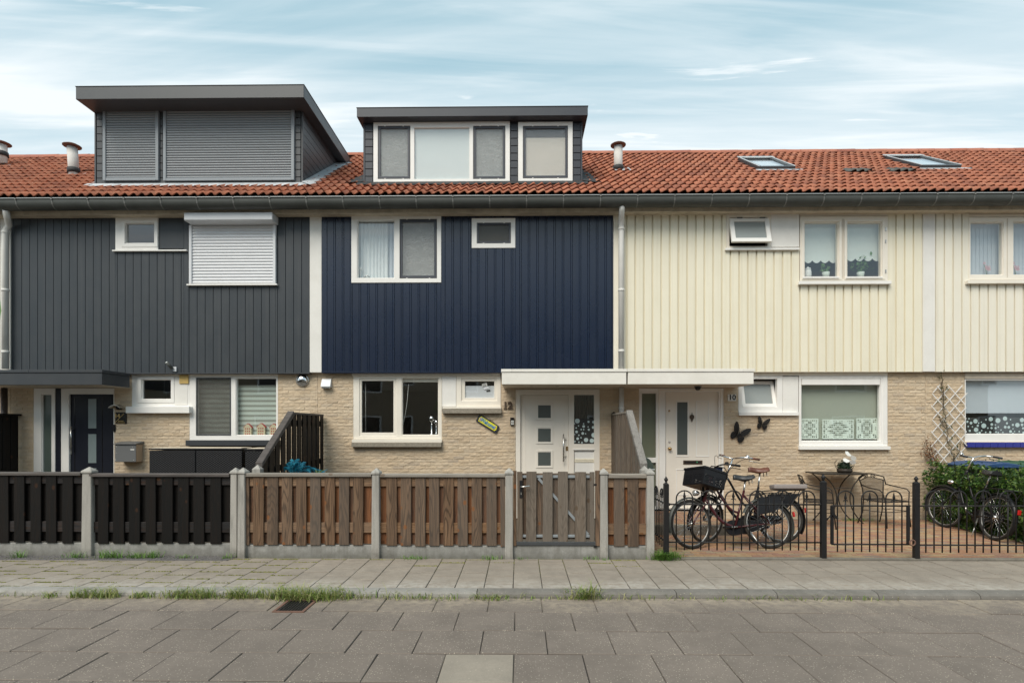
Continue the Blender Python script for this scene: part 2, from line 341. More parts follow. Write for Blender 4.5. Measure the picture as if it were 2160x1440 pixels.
def gauze(name, col, cover):
    s = NT(name); s.t.nodes.remove(s.b)
    c = s.coord('Object'); nz = s.noise(s.n('ShaderNodeVectorMath', {0: c, 1: (2.2, 1, 7)}, operation='MULTIPLY').outputs[0], 2.4, 3, 0.6, 1.6)
    df = s.n('ShaderNodeBsdfDiffuse', {'Color': s.mix(s.rng(nz, 0.38, 0.64), tuple(x * 0.72 for x in col), col)})
    tr = s.n('ShaderNodeBsdfTransparent', {'Color': (1, 1, 1)})
    s.put(s.out.inputs[0], s.n('ShaderNodeMixShader', {0: cover, 1: tr.outputs[0], 2: df.outputs[0]}).outputs[0])
gauze('gauze_thin', (0.45, 0.43, 0.40), 0.22); gauze('gauze', (0.36, 0.36, 0.355), 0.5); gauze('gauze_dark', (0.15, 0.145, 0.13), 0.6); gauze('chair_mesh', (0.06, 0.052, 0.045), 0.55)
def frosted(name, col):
    s = NT(name); c = s.coord('Object'); v = s.n('ShaderNodeTexVoronoi', {'Vector': c, 'Scale': 90.0}).outputs[0]
    s.set(col=s.mix(s.noise(c, 1.2, 2), tuple(x * 0.8 for x in col), col), rough=0.28, spec=0.6); s.bump(v, 0.35, 0.004)
frosted('frosted_green', (0.165, 0.18, 0.125)); frosted('frosted_grey', (0.10, 0.115, 0.11)); frosted('frosted_pale', (0.30, 0.325, 0.315)); frosted('frosted_teal', (0.22, 0.27, 0.275)); frosted('frosted_dark', (0.095, 0.125, 0.11))
def foliage(name, cols, rough=0.5):
    s = NT(name); r = s.rand()
    cr = s.n('ShaderNodeValToRGB', {0: r}); e = cr.color_ramp
    while len(e.elements) < len(cols): e.elements.new(0.5)
    for i, c in enumerate(cols): e.elements[i].position = i / (len(cols) - 1); e.elements[i].color = (*c, 1)
    tl = s.n('ShaderNodeBsdfTranslucent', {'Color': cr.outputs[0]})
    s.set(col=cr.outputs[0], rough=rough, spec=0.4)
    s.put(s.out.inputs[0], s.n('ShaderNodeMixShader', {0: 0.22, 1: s.b.outputs[0], 2: tl.outputs[0]}).outputs[0])
foliage('hedge_leaf', [(0.020, 0.045, 0.012), (0.035, 0.085, 0.018), (0.05, 0.12, 0.022), (0.11, 0.19, 0.035), (0.16, 0.21, 0.05)], 0.35)
foliage('grass_blade', [(0.10, 0.17, 0.03), (0.18, 0.26, 0.05), (0.28, 0.31, 0.09), (0.40, 0.36, 0.18)])
foliage('weed_green', [(0.08, 0.18, 0.03), (0.13, 0.26, 0.05), (0.20, 0.31, 0.07)])
foliage('moss', [(0.24, 0.25, 0.03), (0.32, 0.30, 0.05), (0.18, 0.22, 0.03)], 0.9)
foliage('blue_frond', [(0.010, 0.13, 0.22), (0.02, 0.20, 0.30), (0.03, 0.27, 0.36)], 0.4)
foliage('green_frond', [(0.05, 0.12, 0.05), (0.12, 0.20, 0.08), (0.20, 0.22, 0.05)], 0.4)
foliage('dry_leaf', [(0.20, 0.09, 0.04), (0.28, 0.14, 0.07), (0.14, 0.06, 0.03)], 0.8)
foliage('vine_leaf', [(0.05, 0.06, 0.02), (0.10, 0.09, 0.04), (0.06, 0.085, 0.02)], 0.7)
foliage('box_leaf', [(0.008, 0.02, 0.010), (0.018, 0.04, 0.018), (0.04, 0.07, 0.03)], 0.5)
foliage('house_plant', [(0.10, 0.22, 0.06), (0.18, 0.32, 0.10)], 0.5)

# ------------------------------------------------------------------ mesh builder
W = {}
class MB:
    def __init__(s): s.v = []; s.f = []; s.sm = []
    def add(s, vs, fs, smooth=False):
        o = len(s.v); s.v += [Vector(p) for p in vs]; s.f += [[i + o for i in q] for q in fs]; s.sm += [smooth] * len(fs); return s
    def box(s, x0, x1, y0, y1, z0, z1):
        return s.add([(x0, y0, z0), (x1, y0, z0), (x1, y1, z0), (x0, y1, z0), (x0, y0, z1), (x1, y0, z1), (x1, y1, z1), (x0, y1, z1)],
                     [(0, 3, 2, 1), (4, 5, 6, 7), (0, 1, 5, 4), (1, 2, 6, 5), (2, 3, 7, 6), (3, 0, 4, 7)])
    def quad(s, *p): return s.add(p, [tuple(range(len(p)))])
    def prism(s, pts, vec, smooth=False):           # closed polygon pts (3d) extruded along vec
        n = len(pts); v = Vector(vec); a = [Vector(p) for p in pts]
        return s.add(a + [p + v for p in a], [tuple(range(n - 1, -1, -1)), tuple(range(n, 2 * n))] + [(i, (i + 1) % n, n + (i + 1) % n, n + i) for i in range(n)], smooth)
    def tube(s, pts, r, n=8, closed=False, caps=True, smooth=True):
        pts = [Vector(p) for p in pts]; m = len(pts); rs = r if isinstance(r, (list, tuple)) else [r] * m
        vs = []; up = None
        for i, p in enumerate(pts):
            if closed: t = pts[(i + 1) % m] - pts[i - 1]
            else: t = pts[min(i + 1, m - 1)] - pts[max(i - 1, 0)]
            t.normalize()
            if up is None: up = Vector((0, 0, 1)) if abs(t.z) < 0.9 else Vector((1, 0, 0))
            a = t.cross(up)
            if a.length < 1e-4: a = t.cross(Vector((0.3, 1, 0.2)))
            a.normalize(); b = a.cross(t).normalized(); up = b
            for k in range(n):
                q = 2 * math.pi * k / n; vs.append(p + (a * math.cos(q) + b * math.sin(q)) * rs[i])
        fs = []
        for i in range(m if closed else m - 1):
            j = (i + 1) % m
            for k in range(n): fs.append((i * n + k, i * n + (k + 1) % n, j * n + (k + 1) % n, j * n + k))
        if caps and not closed: fs += [tuple(range(n - 1, -1, -1)), tuple(range((m - 1) * n, m * n))]
        return s.add(vs, fs, smooth)
    def lathe(s, prof, c, n=16, axis='Z', smooth=True):   # prof: (radius, height)
        vs = []; c = Vector(c)
        for r, h in prof:
            for k in range(n):
                q = 2 * math.pi * k / n; a, b = r * math.cos(q), r * math.sin(q)
                vs.append(c + Vector({'Z': (a, b, h), 'Y': (a, -h, b), 'X': (h, a, b)}[axis]))
        fs = [(i * n + k, i * n + (k + 1) % n, (i + 1) * n + (k + 1) % n, (i + 1) * n + k) for i in range(len(prof) - 1) for k in range(n)]
        if prof[0][0] > 1e-6: fs.append(tuple(range(n - 1, -1, -1)))
        if prof[-1][0] > 1e-6: fs.append(tuple(range((len(prof) - 1) * n, len(prof) * n)))
        return s.add(vs, fs, smooth)
    def holes(s, x0, x1, z0, z1, hs, y0, y1):       # slab in the XZ plane with rectangular holes, one clean shell
        xs = sorted({x0, x1, *[min(max(v, x0), x1) for h in hs for v in h[:2]]}); zs = sorted({z0, z1, *[min(max(v, z0), z1) for h in hs for v in h[2:]]})
        nx, nz = len(xs) - 1, len(zs) - 1
        sol = [[not any(h[0] < (xs[i] + xs[i + 1]) / 2 < h[1] and h[2] < (zs[j] + zs[j + 1]) / 2 < h[3] for h in hs) for j in range(nz)] for i in range(nx)]
        idx = {}; vs = []; fs = []
        def V(i, j, k):
            if (i, j, k) not in idx: idx[i, j, k] = len(vs); vs.append((xs[i], (y0, y1)[k], zs[j]))
            return idx[i, j, k]
        S = lambda i, j: 0 <= i < nx and 0 <= j < nz and sol[i][j]
        for i in range(nx):
            for j in range(nz):
                if not sol[i][j]: continue
                fs.append((V(i, j, 0), V(i + 1, j, 0), V(i + 1, j + 1, 0), V(i, j + 1, 0)))
                fs.append((V(i, j, 1), V(i, j + 1, 1), V(i + 1, j + 1, 1), V(i + 1, j, 1)))
                if not S(i - 1, j): fs.append((V(i, j, 0), V(i, j + 1, 0), V(i, j + 1, 1), V(i, j, 1)))
                if not S(i + 1, j): fs.append((V(i + 1, j, 0), V(i + 1, j, 1), V(i + 1, j + 1, 1), V(i + 1, j + 1, 0)))
                if not S(i, j - 1): fs.append((V(i, j, 0), V(i, j, 1), V(i + 1, j, 1), V(i + 1, j, 0)))
                if not S(i, j + 1): fs.append((V(i, j + 1, 0), V(i + 1, j + 1, 0), V(i + 1, j + 1, 1), V(i, j + 1, 1)))
        return s.add(vs, fs)
    def xf(s, m, start=0):
        for i in range(start, len(s.v)): s.v[i] = m @ s.v[i]
        return s
    def mesh(s, name, mat, c=Vector()):
        me = bpy.data.meshes.new(name); me.from_pydata([tuple(p - c) for p in s.v], [], s.f); me.update()
        me.polygons.foreach_set('use_smooth', s.sm)
        if mat: me.materials.append(MAT[mat])
        return me
    def build(s, name, mat, parent=None, bevel=0.0, kind=None, label=None, seg=1):
        lo = Vector([min(p[i] for p in s.v) for i in range(3)]); hi = Vector([max(p[i] for p in s.v) for i in range(3)])
        c = (lo + hi) / 2
        if parent is None: c.z = lo.z
        o = bpy.data.objects.new(name, s.mesh(name, mat, c)); COL.objects.link(o); W[o.name] = c
        if parent: o.parent = parent; o.location = c - W[parent.name]
        else: o.location = c
        if bevel:
            m = o.modifiers.new('bevel', 'BEVEL'); m.width = bevel; m.segments = seg; m.limit_method = 'ANGLE'; m.angle_limit = R(40)
        if kind: o['kind'] = kind
        if label: o['label'] = label
        return o
def inst(name, me, parent, loc, scale=None, rot=None):
    o = bpy.data.objects.new(name, me); COL.objects.link(o); o.parent = parent; W[o.name] = Vector(loc)
    o.location = Vector(loc) - W[parent.name]
    if scale: o.scale = scale
    if rot: o.rotation_euler = rot
    return o
def empty(name, loc, local=False):
    o = bpy.data.objects.new(name, None); COL.objects.link(o); o.location = loc; o.empty_display_size = 0.2
    W[o.name] = Vector() if local else Vector(loc); return o
def tag(o, label, cat, group=None):
    o['label'] = label; o['category'] = cat
    if group: o['group'] = group
    return o
def text_mesh(body, size, extr, bold=0.0):
    cu = bpy.data.curves.new('lettering', 'FONT'); cu.body = body; cu.size = size; cu.extrude = extr; cu.align_x = 'CENTER'; cu.align_y = 'CENTER'; cu.offset = bold; cu.resolution_u = 4
    ob = bpy.data.objects.new('lettering', cu); COL.objects.link(ob)
    me = bpy.data.meshes.new_from_object(ob.evaluated_get(bpy.context.evaluated_depsgraph_get()))
    mb = MB().add([v.co.copy() for v in me.vertices], [tuple(p.vertices) for p in me.polygons])
    bpy.data.objects.remove(ob); bpy.data.curves.remove(cu); bpy.data.meshes.remove(me)
    return mb.xf(Matrix.Rotation(R(90), 4, 'X'))
def arc(c, r, a0, a1, n, plane='XZ'):
    out = []
    for i in range(n + 1):
        q = a0 + (a1 - a0) * i / n; a, b = r * math.cos(q), r * math.sin(q)
        out.append(Vector(c) + Vector({'XZ': (a, 0, b), 'YZ': (0, a, b), 'XY': (a, b, 0)}[plane]))
    return out
def bez(p0, p1, p2, p3, n=10):
    p0, p1, p2, p3 = map(Vector, (p0, p1, p2, p3)); o = []
    for i in range(n + 1):
        t = i / n; u = 1 - t; o.append(p0 * u**3 + p1 * 3 * u * u * t + p2 * 3 * u * t * t + p3 * t**3)
    return o

# ================================================================== GROUND AND STREET
YB, YC = 10.15, 10.05          # brick face, cladding face
KY, PY1, RZ = 5.74, 7.03, -0.06
g = MB().box(-60, 60, -40, 5.62, RZ - 0.25, RZ - 0.012).build('road', 'road_joint', None, kind='structure')
road = g
def slab_mesh(name, wx, wy, h, mat, ch=0.006, jit=0.0):
    a, b = wx / 2, wy / 2; c = ch
    vs = [(-a, -b, -h), (a, -b, -h), (a, b, -h), (-a, b, -h), (-a, -b, -c), (a, -b, -c), (a, b, -c), (-a, b, -c), (-a + c, -b + c, 0), (a - c, -b + c, 0), (a - c, b - c, 0), (-a + c, b - c, 0)]
    vs = [(x + random.uniform(-jit, jit), y + random.uniform(-jit, jit), z) for x, y, z in vs]
    fs = [(0, 1, 5, 4), (1, 2, 6, 5), (2, 3, 7, 6), (3, 0, 4, 7), (4, 5, 9, 8), (5, 6, 10, 9), (6, 7, 11, 10), (7, 4, 8, 11), (8, 9, 10, 11)]
    return MB().add(vs, fs)
road_var = [slab_mesh('road_slab', 0.5085, 0.4665, 0.02, 'road_slab', 0.005, 0.0012) for _ in range(5)]
road_me = [m.mesh('road_slab', 'road_slab') for m in road_var]
pale_me = road_var[0].mesh('road_slab', 'road_slab_pale')
cells = []
for row in range(0, 18):
    yb = 5.19 - 0.48 * row; yc = yb + 0.24
    off = -0.300 + (0.2575 if row % 2 == 0 else 0.0)
    for k in range(-40, 41):
        x = off + k * 0.515
        cells.append((yc, x, row))
cells.sort(key=lambda c: (abs(c[1]) > 1.15 * max(c[0], 1.8) + 1.2, -c[0] if c[0] > 3.0 else 9 - c[0], abs(c[1])))
rest = MB()
for i, (y, x, row) in enumerate(cells):
    z = RZ + random.uniform(-0.003, 0.003); rt = Matrix.Rotation(random.uniform(-0.006, 0.006), 4, 'Z') @ Matrix.Rotation(random.uniform(-0.006, 0.006), 4, 'X')
    pale = abs(x + 0.30) < 0.26 and 3.7 < y < 4.2
    if i < 300:
        o = inst('road_slab', pale_me if pale else random.choice(road_me), road, (x, y, z), None, rt.to_euler())
        if pale: o['label'] = 'pale beige replacement road slab'
    else:
        st = len(rest.v); m = random.choice(road_var); rest.add([Matrix.Translation((x, y, z)) @ rt @ p for p in m.v], m.f)
rest.build('road_slab', 'road_slab', road, kind='stuff')

pav = MB().box(-60, 60, KY + 0.002, PY1 + 0.12, -0.25, -0.010).build('pavement', 'pave_joint', None, kind='structure')
pv_full = [slab_mesh('paving_slab', 0.2925, 0.294, 0.02, 'pave_slab', 0.0035, 0.001) for _ in range(5)]
pv_half = [slab_mesh('paving_slab', 0.2925, 0.150, 0.02, 'pave_slab', 0.004, 0.001) for _ in range(3)]
pf = [m.mesh('paving_slab', 'pave_slab') for m in pv_full]; ph = [m.mesh('paving_slab', 'pave_slab') for m in pv_half]
cells = []
for k in range(-60, 61):
    x = -0.066 + 0.15 + k * 0.301
    yend = 6.90 if x < -3.55 else 7.02
    y = KY + 0.004
    if k % 2: cells.append((x, y + 0.080, True, 0.159)); y += 0.160
    while y < yend - 0.02:
        d = min(0.305, yend - y)
        cells.append((x, y + d / 2, False, d)); y += d
cells.sort(key=lambda c: abs(c[0]) / c[1])
rest = MB()
for i, (x, y, half, d) in enumerate(cells):
    z = random.uniform(-0.002, 0.002); sc = (1, d / (0.1665 if half else 0.3105), 1)
    rt = Matrix.Rotation(random.uniform(-0.008, 0.008), 4, 'X')
    if i < 300: inst('paving_slab', random.choice(ph if half else pf), pav, (x, y, z), sc, rt.to_euler())
    else:
        m = random.choice(pv_half if half else pv_full); rest.add([Matrix.Translation((x, y, z)) @ rt @ Matrix.Diagonal((*sc, 1)) @ p for p in m.v], m.f)
rest.build('paving_slab', 'pave_slab', pav, kind='stuff')

kerb = MB().box(-60, 60, 5.60, KY, -0.3, -0.09).build('kerb', 'soil', None, kind='structure')
prof = [(5.600, -0.11), (5.604, -0.045), (5.612, -0.022), (5.63, -0.006), (5.655, 0.0), (KY - 0.004, 0.004), (KY - 0.004, -0.11)]
x = -16.35
while x < 16:
    ln = 1.0 if not -6.5 < x < -2.5 else 0.98
    MB().prism([(x + 0.004, a, b) for a, b in reversed(prof)], (ln - 0.008, 0, 0)).build('kerb_stone', 'kerb_stone' if x < -0.9 else 'kerb_dark', kerb, label='paler kerb stone' if -5.5 < x < -4.5 else None)
    x += ln

gd = MB().box(-60, 60, PY1 + 0.12, 60, -0.3, -0.02).build('garden_ground', 'soil', None, kind='structure')
gs = MB().box(-16, -3.62, 6.88, 7.16, -0.02, 0.004).build('gravel_strip', 'gravel', None, kind='structure')
mbg = MB()
for i in range(2600):
    x = random.uniform(-9.5, -3.6); y = random.uniform(6.89, 7.13); s_ = random.uniform(0.004, 0.011); z = 0.004
    p = [Vector((random.uniform(-1, 1), random.uniform(-1, 1), 0)) for _ in range(1)]
    a = random.uniform(0, 6.28)
    b = [(x + s_ * math.cos(a + q), y + s_ * math.sin(a + q), z) for q in (0, 2.1, 4.2)]
    mbg.add(b + [(x + random.uniform(-.3, .3) * s_, y, z + s_ * random.uniform(0.6, 1.2))], [(0, 1, 3), (1, 2, 3), (2, 0, 3)])
tag(mbg.build('gravel', 'gravel', None, kind='stuff'), 'dark loose gravel along the foot of the black fence', 'gravel')

# front yard of house 10: clinker paving, raised step in front of the door
X10a, X10b = 1.86, 7.25
pat = MB().box(X10a - 0.05, 14, 7.06, YB - 0.002, -0.2, -0.008).build('patio', 'clinker_joint', None, kind='structure')
MB().box(X10a - 0.1, 14, 6.985, 7.055, -0.2, 0.028).build('edging_strip', 'edging', pat, 0.008)
clv = [slab_mesh('clinker', 0.200, 0.066, 0.02, 'clinker', 0.004, 0.0015) for _ in range(6)]
clm = [m.mesh('clinker', 'clinker') for m in clv]
cells = []
STEP = (X10a, 3.26, 8.60)
y = 7.06 + 0.035; r_ = 0
while y < YB - 0.03:
    x = X10a + (0.1 if r_ % 2 else 0.0)
    while x < 13.6:
        if not (x < STEP[1] + 0.1 and y > STEP[2] - 0.02): cells.append((x, y, 0.0))
        x += 0.2045
    y += 0.0705; r_ += 1
st = [(X10a + 0.1 + i * 0.2045, STEP[2] + 0.14 + j * 0.0705, 0.145) for i in range(7) for j in range(20)]
vis = lambda c: c[0] < 1.0 * c[1]
cells = sorted([c for c in cells if vis(c)], key=lambda c: c[1]) + [c for c in cells if not vis(c)]
rest = MB()
for i, (x, y, z) in enumerate(cells):
    z += random.uniform(-0.003, 0.003)
    if i < 300: inst('clinker', random.choice(clm), pat, (x, y, z), None, (0, 0, random.uniform(-0.02, 0.02)))
    else:
        m = random.choice(clv); q = Matrix.Translation((x, y, z)) @ Matrix.Rotation(random.uniform(-0.02, 0.02), 4, 'Z'); rest.add([q @ p for p in m.v], m.f)
rest.build('clinker', 'clinker', pat, kind='stuff')
stp = MB().box(STEP[0] - 0.04, STEP[1], STEP[2] + 0.08, YB - 0.003, -0.1, 0.132).build('door_step', 'clinker_joint', None, kind='structure')
MB().box(STEP[0] - 0.04, STEP[1] + 0.07, STEP[2], STEP[2] + 0.078, -0.1, 0.150).build('edging_block', 'edging', stp, 0.01)
MB().box(STEP[1] + 0.002, STEP[1] + 0.07, STEP[2] + 0.08, YB - 0.003, -0.1, 0.150).build('edging_block', 'edging', stp, 0.01)
for x, y, z in st:
    if x < STEP[1] - 0.05 and y < YB - 0.04: inst('clinker', random.choice(clm), stp, (x, y, z + random.uniform(-0.002, 0.003)), None, (0, 0, random.uniform(-0.02, 0.02)))

# ================================================================== HOUSES
PXS = [XP(12, YC), XP(665.5, YC), XP(1306.5, YC), XP(1960.5, YC)]
HX = [PXS[0] - 5.55] + PXS + [PXS[3] + 5.55]
ZC0 = P(1080, 785, YC).z; ZC1 = P(1080, 447, YC).z
ZG0 = P(1080, 438, 9.72).z; ZG1 = P(1080, 413.5, 9.62).z
SL = 0.651; AR = math.atan(SL); YR = 13.72
RZf = lambda y: 5.686 + SL * (y - 9.7)
ZR = RZf(YR)

# one set of brick shapes, shared by every wall
def brick_shape():
    nx, nz = 4, 2; L_, H_, D_ = 0.188, 0.0475, 0.03; vs = []; fs = []
    bow = random.uniform(-0.004, 0.006)
    for i in range(nx + 1):
        for j in range(nz + 1):
            u, v = i / nx, j / nz; ed = (i in (0, nx)) or (j in (0, nz))
            vs.append((-L_ / 2 + L_ * u + random.uniform(-.002, .002), (0.0022 if ed else 0.0) + random.uniform(-0.0024, 0.0024),
                       -H_ / 2 + H_ * v + random.uniform(-.003, .003) - (bow * math.sin(math.pi * u) if j == 0 else 0)))
    id_ = lambda i, j: i * (nz + 1) + j
    for i in range(nx):
        for j in range(nz): fs.append((id_(i, j), id_(i + 1, j), id_(i + 1, j + 1), id_(i, j + 1)))
    rim = [id_(i, 0) for i in range(nx + 1)] + [id_(nx, j) for j in range(1, nz + 1)] + [id_(i, nz) for i in range(nx - 1, -1, -1)] + [id_(0, j) for j in range(nz - 1, 0, -1)]
    o = len(vs); vs += [(vs[r][0], D_, vs[r][2]) for r in rim]; n = len(rim)
    for k in range(n): fs.append((rim[(k + 1) % n], rim[k], o + k, o + (k + 1) % n))
    return MB().add(vs, fs)
BV = [brick_shape() for _ in range(12)]; BM = [b.mesh('brick', 'brick') for b in BV]
def brickwall(house, x0, x1, holes, pymax, xvis):
    wall = MB().holes(x0 + 0.002, x1 - 0.002, -0.2, ZC0 + 0.02, holes, YB + 0.0052, YB + 0.11).build('brick_wall', 'mortar', house)
    C, Mo = 0.0597, 0.2005; out = []
    for r in range(int((ZC0 - 0.0) / C) + 1):
        z0 = r * C; z1 = z0 + 0.0475; zc = (z0 + z1) / 2
        k = math.floor(x0 / Mo) - 1
        while k * Mo < x1:
            a = k * Mo + (Mo / 2 if r % 2 else 0) + random.uniform(-.003, .003); b = a + 0.188; k += 1
            segs = [(max(a, x0 + .003), min(b, x1 - .003))]
            for h in holes:
                if h[2] - 0.012 < zc < h[3] + 0.012:
                    segs = [q for s_ in segs for q in ((s_[0], min(s_[1], h[0] - .004)), (max(s_[0], h[1] + .004), s_[1])) if q[1] - q[0] > 0.025]
            for s_ in segs:
                if s_[1] - s_[0] > 0.025 and z1 < ZC0 + 0.03: out.append((s_, zc))
    py = lambda z: HOR - (z - EYE) * F / YB
    out.sort(key=lambda q: (not (py(q[1]) < pymax and xvis[0] < (q[0][0] + q[0][1]) / 2 < xvis[1]), random.random() if py(q[1]) < pymax else 0))
    rest = MB()
    for i, ((a, b), z) in enumerate(out):
        j = random.randrange(12); loc = ((a + b) / 2, YB + random.choice((0, 0.001, 0.001, -0.001, -0.002, -0.004)), z + random.uniform(-.002, .002)); sc = ((b - a) / 0.188, 1, 1); ro = random.uniform(-0.014, 0.014); rx = min(0.11, abs(random.gauss(0, .036))) * (1 if random.random() < .75 else -1)
        if i < 300: inst('brick', BM[j], wall, loc, sc, (rx, ro, 0))
        else:
            m = Matrix.Translation(loc) @ Matrix.Rotation(ro, 4, 'Y') @ Matrix.Rotation(rx, 4, 'X') @ Matrix.Diagonal((*sc, 1)); rest.add([m @ p for p in BV[j].v], BV[j].f)
    if rest.v: rest.build('brickwork', 'brick', wall, kind='stuff')
    return wall
def tile_shape():
    vs = []; fs = []; n = 9; Wd, Ln = 0.166, 0.372
    for i in range(n + 1):
        u = i / n * 1.10; q = u if u < 1 else u - 1
        h = 0.046 * (1 - math.cos(math.pi * min(q / 0.80, 1))) / 2 if q < 0.80 else 0.046 * (1 + math.cos(math.pi * (q - 0.80) / 0.20)) / 2
        x = u * 0.1515
        vs += [(x, 0, h + 0.030), (x, Ln, h * .9 + 0.002), (x, 0.006, h + 0.014)]
    for i in range(n):
        a, b = 3 * i, 3 * i + 3
        fs += [(a, b, b + 1, a + 1), (a + 2, b + 2, b, a)]
    m = MB().add(vs, fs, True); m.sm = [k % 2 == 0 for k in range(len(fs))]; return m
TV = [tile_shape().xf(Matrix.Rotation(AR, 4, 'X'))]; TM = [t.mesh('roof_tile', 'roof_tile') for t in TV]
ridge_shape = MB()
for i in range(9):
    q = math.pi * i / 8; c_, s_ = math.cos(q), math.sin(q)
    ridge_shape.v += [Vector((0, 0.13 * c_, 0.115 * s_ - 0.03)), Vector((0.43, 0.118 * c_, 0.103 * s_ - 0.03)), Vector((0, 0.115 * c_, 0.10 * s_ - 0.03))]
for i in range(8):
    a, b = 3 * i, 3 * i + 3; ridge_shape.f += [[a, b, b + 1, a + 1], [a + 2, b + 2, b, a]]; ridge_shape.sm += [True, False]
RM = ridge_shape.mesh('ridge_tile', 'ridge_tile')
ROWS = 15; STEPR = (YR - 9.66) / math.cos(AR) / ROWS
def roof(house, x0, x1, skip, xview):
    ye = 9.72
    rf = MB().prism([(x0 + .001, ye, RZf(ye) - 0.03), (x0 + .001, YR, ZR - 0.03), (x0 + .001, 2 * YR - ye, RZf(ye) - 0.03), (x0 + .001, 2 * YR - ye, RZf(ye) - 0.12), (x0 + .001, YR, ZR - 0.14), (x0 + .001, ye, RZf(ye) - 0.12)], (x1 - x0 - .002, 0, 0)).build('roof', 'bitumen', house)
    cells = []
    k = math.ceil(x0 / 0.1515)
    while k * 0.1515 < x1 - 0.01:
        for r in range(ROWS):
            y = 9.66 + r * STEPR * math.cos(AR); x = k * 0.1515
            if not any(a < x + 0.075 < b and c < y + 0.14 < d for a, b, c, d in skip): cells.append((x, y, r))
        k += 1
    cells.sort(key=lambda q: (not (xview[0] * q[1] < q[0] < xview[1] * q[1]), q[2], random.random()))
    rest = MB(); base = RZf(9.66) - 0.0
    for i, (x, y, r) in enumerate(cells):
        loc = (x + random.uniform(-.003, .003), y + random.uniform(-.004, .004), RZf(y) + random.uniform(-.003, .003))
        if i < 300: inst('roof_tile', TM[0], rf, loc, None, (0, random.uniform(-.02, .02), random.uniform(-.012, .012)))
        else:
            m = Matrix.Translation(loc) @ Matrix.Rotation(random.uniform(-.012, .012), 4, 'Z'); st_ = len(rest.v); rest.add([m @ p for p in TV[0].v], TV[0].f); rest.sm[-len(TV[0].sm):] = TV[0].sm
    if rest.v: rest.build('tile_field', 'roof_tile', rf, kind='stuff')
    x = x0 + 0.01
    while x < x1 - 0.05:
        inst('ridge_tile', RM, rf, (x, YR, ZR + 0.012), None, (0, -0.035 + random.uniform(-.01, .01), random.uniform(-.02, .02))); x += 0.385
    return rf
def gutter(house, x0, x1):
    n = 10; pr = []; c = (9.735, ZG0 + 0.115); r = 0.115
    for i in range(n + 1):
        q = math.pi + math.pi * i / n; pr.append((c[0] + r * math.cos(q), c[1] + r * 1.0 * math.sin(q)))
    pr = [(9.62, ZG1 - 0.005)] + pr + [(9.85, ZG1 + 0.02)]
    m = MB(); nn = len(pr); vs = []; 
    for x in (x0, x1): vs += [(x, a, b) for a, b in pr]
    m.add(vs, [(i, i + 1, nn + i + 1, nn + i) for i in range(nn - 1)], True)
    m.tube([(x0, 9.618, ZG1), (x1, 9.618, ZG1)], 0.011, 8)
    gt = m.build('gutter', 'zinc', house)
    MB().box(x0, x1, 9.6095, 9.6125, ZG1 + 0.001, ZG1 + 0.014).build('gutter_lip', 'zinc_bright', gt)
    x = math.ceil(x0 / 0.635) * 0.635 + 0.12
    while x < x1:
        b = MB()
        pts = [Vector((x, 9.614, ZG1))] + [Vector((x + 0.0, c[0] + (r + .004) * math.cos(math.pi + math.pi * i / 8), c[1] + (r + .004) * math.sin(math.pi + math.pi * i / 8))) for i in range(9)]
        for i in range(len(pts) - 1):
            a_, b_ = pts[i], pts[i + 1]; b.quad(a_ + Vector((-.010, 0, 0)), a_ + Vector((.010, 0, 0)), b_ + Vector((.010, 0, 0)), b_ + Vector((-.010, 0, 0)))
        b.box(x - .012, x + .012, 9.60, 9.63, ZG1 - 0.02, ZG1 + 0.012)
        b.build('gutter_bracket', 'zinc_strap', gt); x += 0.635
    ev = MB().box(x0, x1, 9.86, 9.885, ZG0 - 0.030, ZG1 + 0.05).box(x0, x1, 9.8852, YC + 0.06, ZG0 - 0.02, ZG0 + 0.0).box(x0, x1, 9.92, 9.96, ZC1 - 0.02, ZG0 - 0.021)
    ev.build('eaves_board', 'eaves_wood', house)
def cladding(house, x0, x1, z0, z1, holes, pitch, gap, depth, mat, notch=False, x_off=0.0, cham=0.004):
    cl = MB().holes(x0, x1, z0, z1, holes, YC + depth, YC + depth + 0.05).build('cladding', mat, house)
    a = x0 + x_off - pitch
    while a < x1:
        b = a + pitch - gap; lo, hi = max(a, x0), min(b, x1); 
        if hi - lo > 0.012:
            cut = sorted({lo, hi, *[v for h in holes for v in h[:2] if lo + 0.004 < v < hi - 0.004]})
            for p, q in zip(cut, cut[1:]):
                if q - p < 0.012: continue
                m_ = (p + q) / 2; zs = [(z0, z1)]
                for h in holes:
                    if h[0] < m_ < h[1]: zs = [t for s_ in zs for t in ((s_[0], min(s_[1], h[2])), (max(s_[0], h[3]), s_[1])) if t[1] - t[0] > 0.02]
                for s_ in zs:
                    c = cham; y = YC; d = depth - 0.0005
                    pr = [(p, y + d), (p, y + c), (p + c, y)]
                    if notch and q - p > 0.1: pr += [(q - 0.034, y), (q - 0.029, y + 0.006), (q - 0.024, y)]
                    pr += [(q - c, y), (q, y + c), (q, y + d)]
                    MB().prism([(u, v, s_[0] + .0005) for u, v in pr], (0, 0, s_[1] - s_[0] - .001)).build('cladding_board', mat, cl)
        a += pitch
    return cl
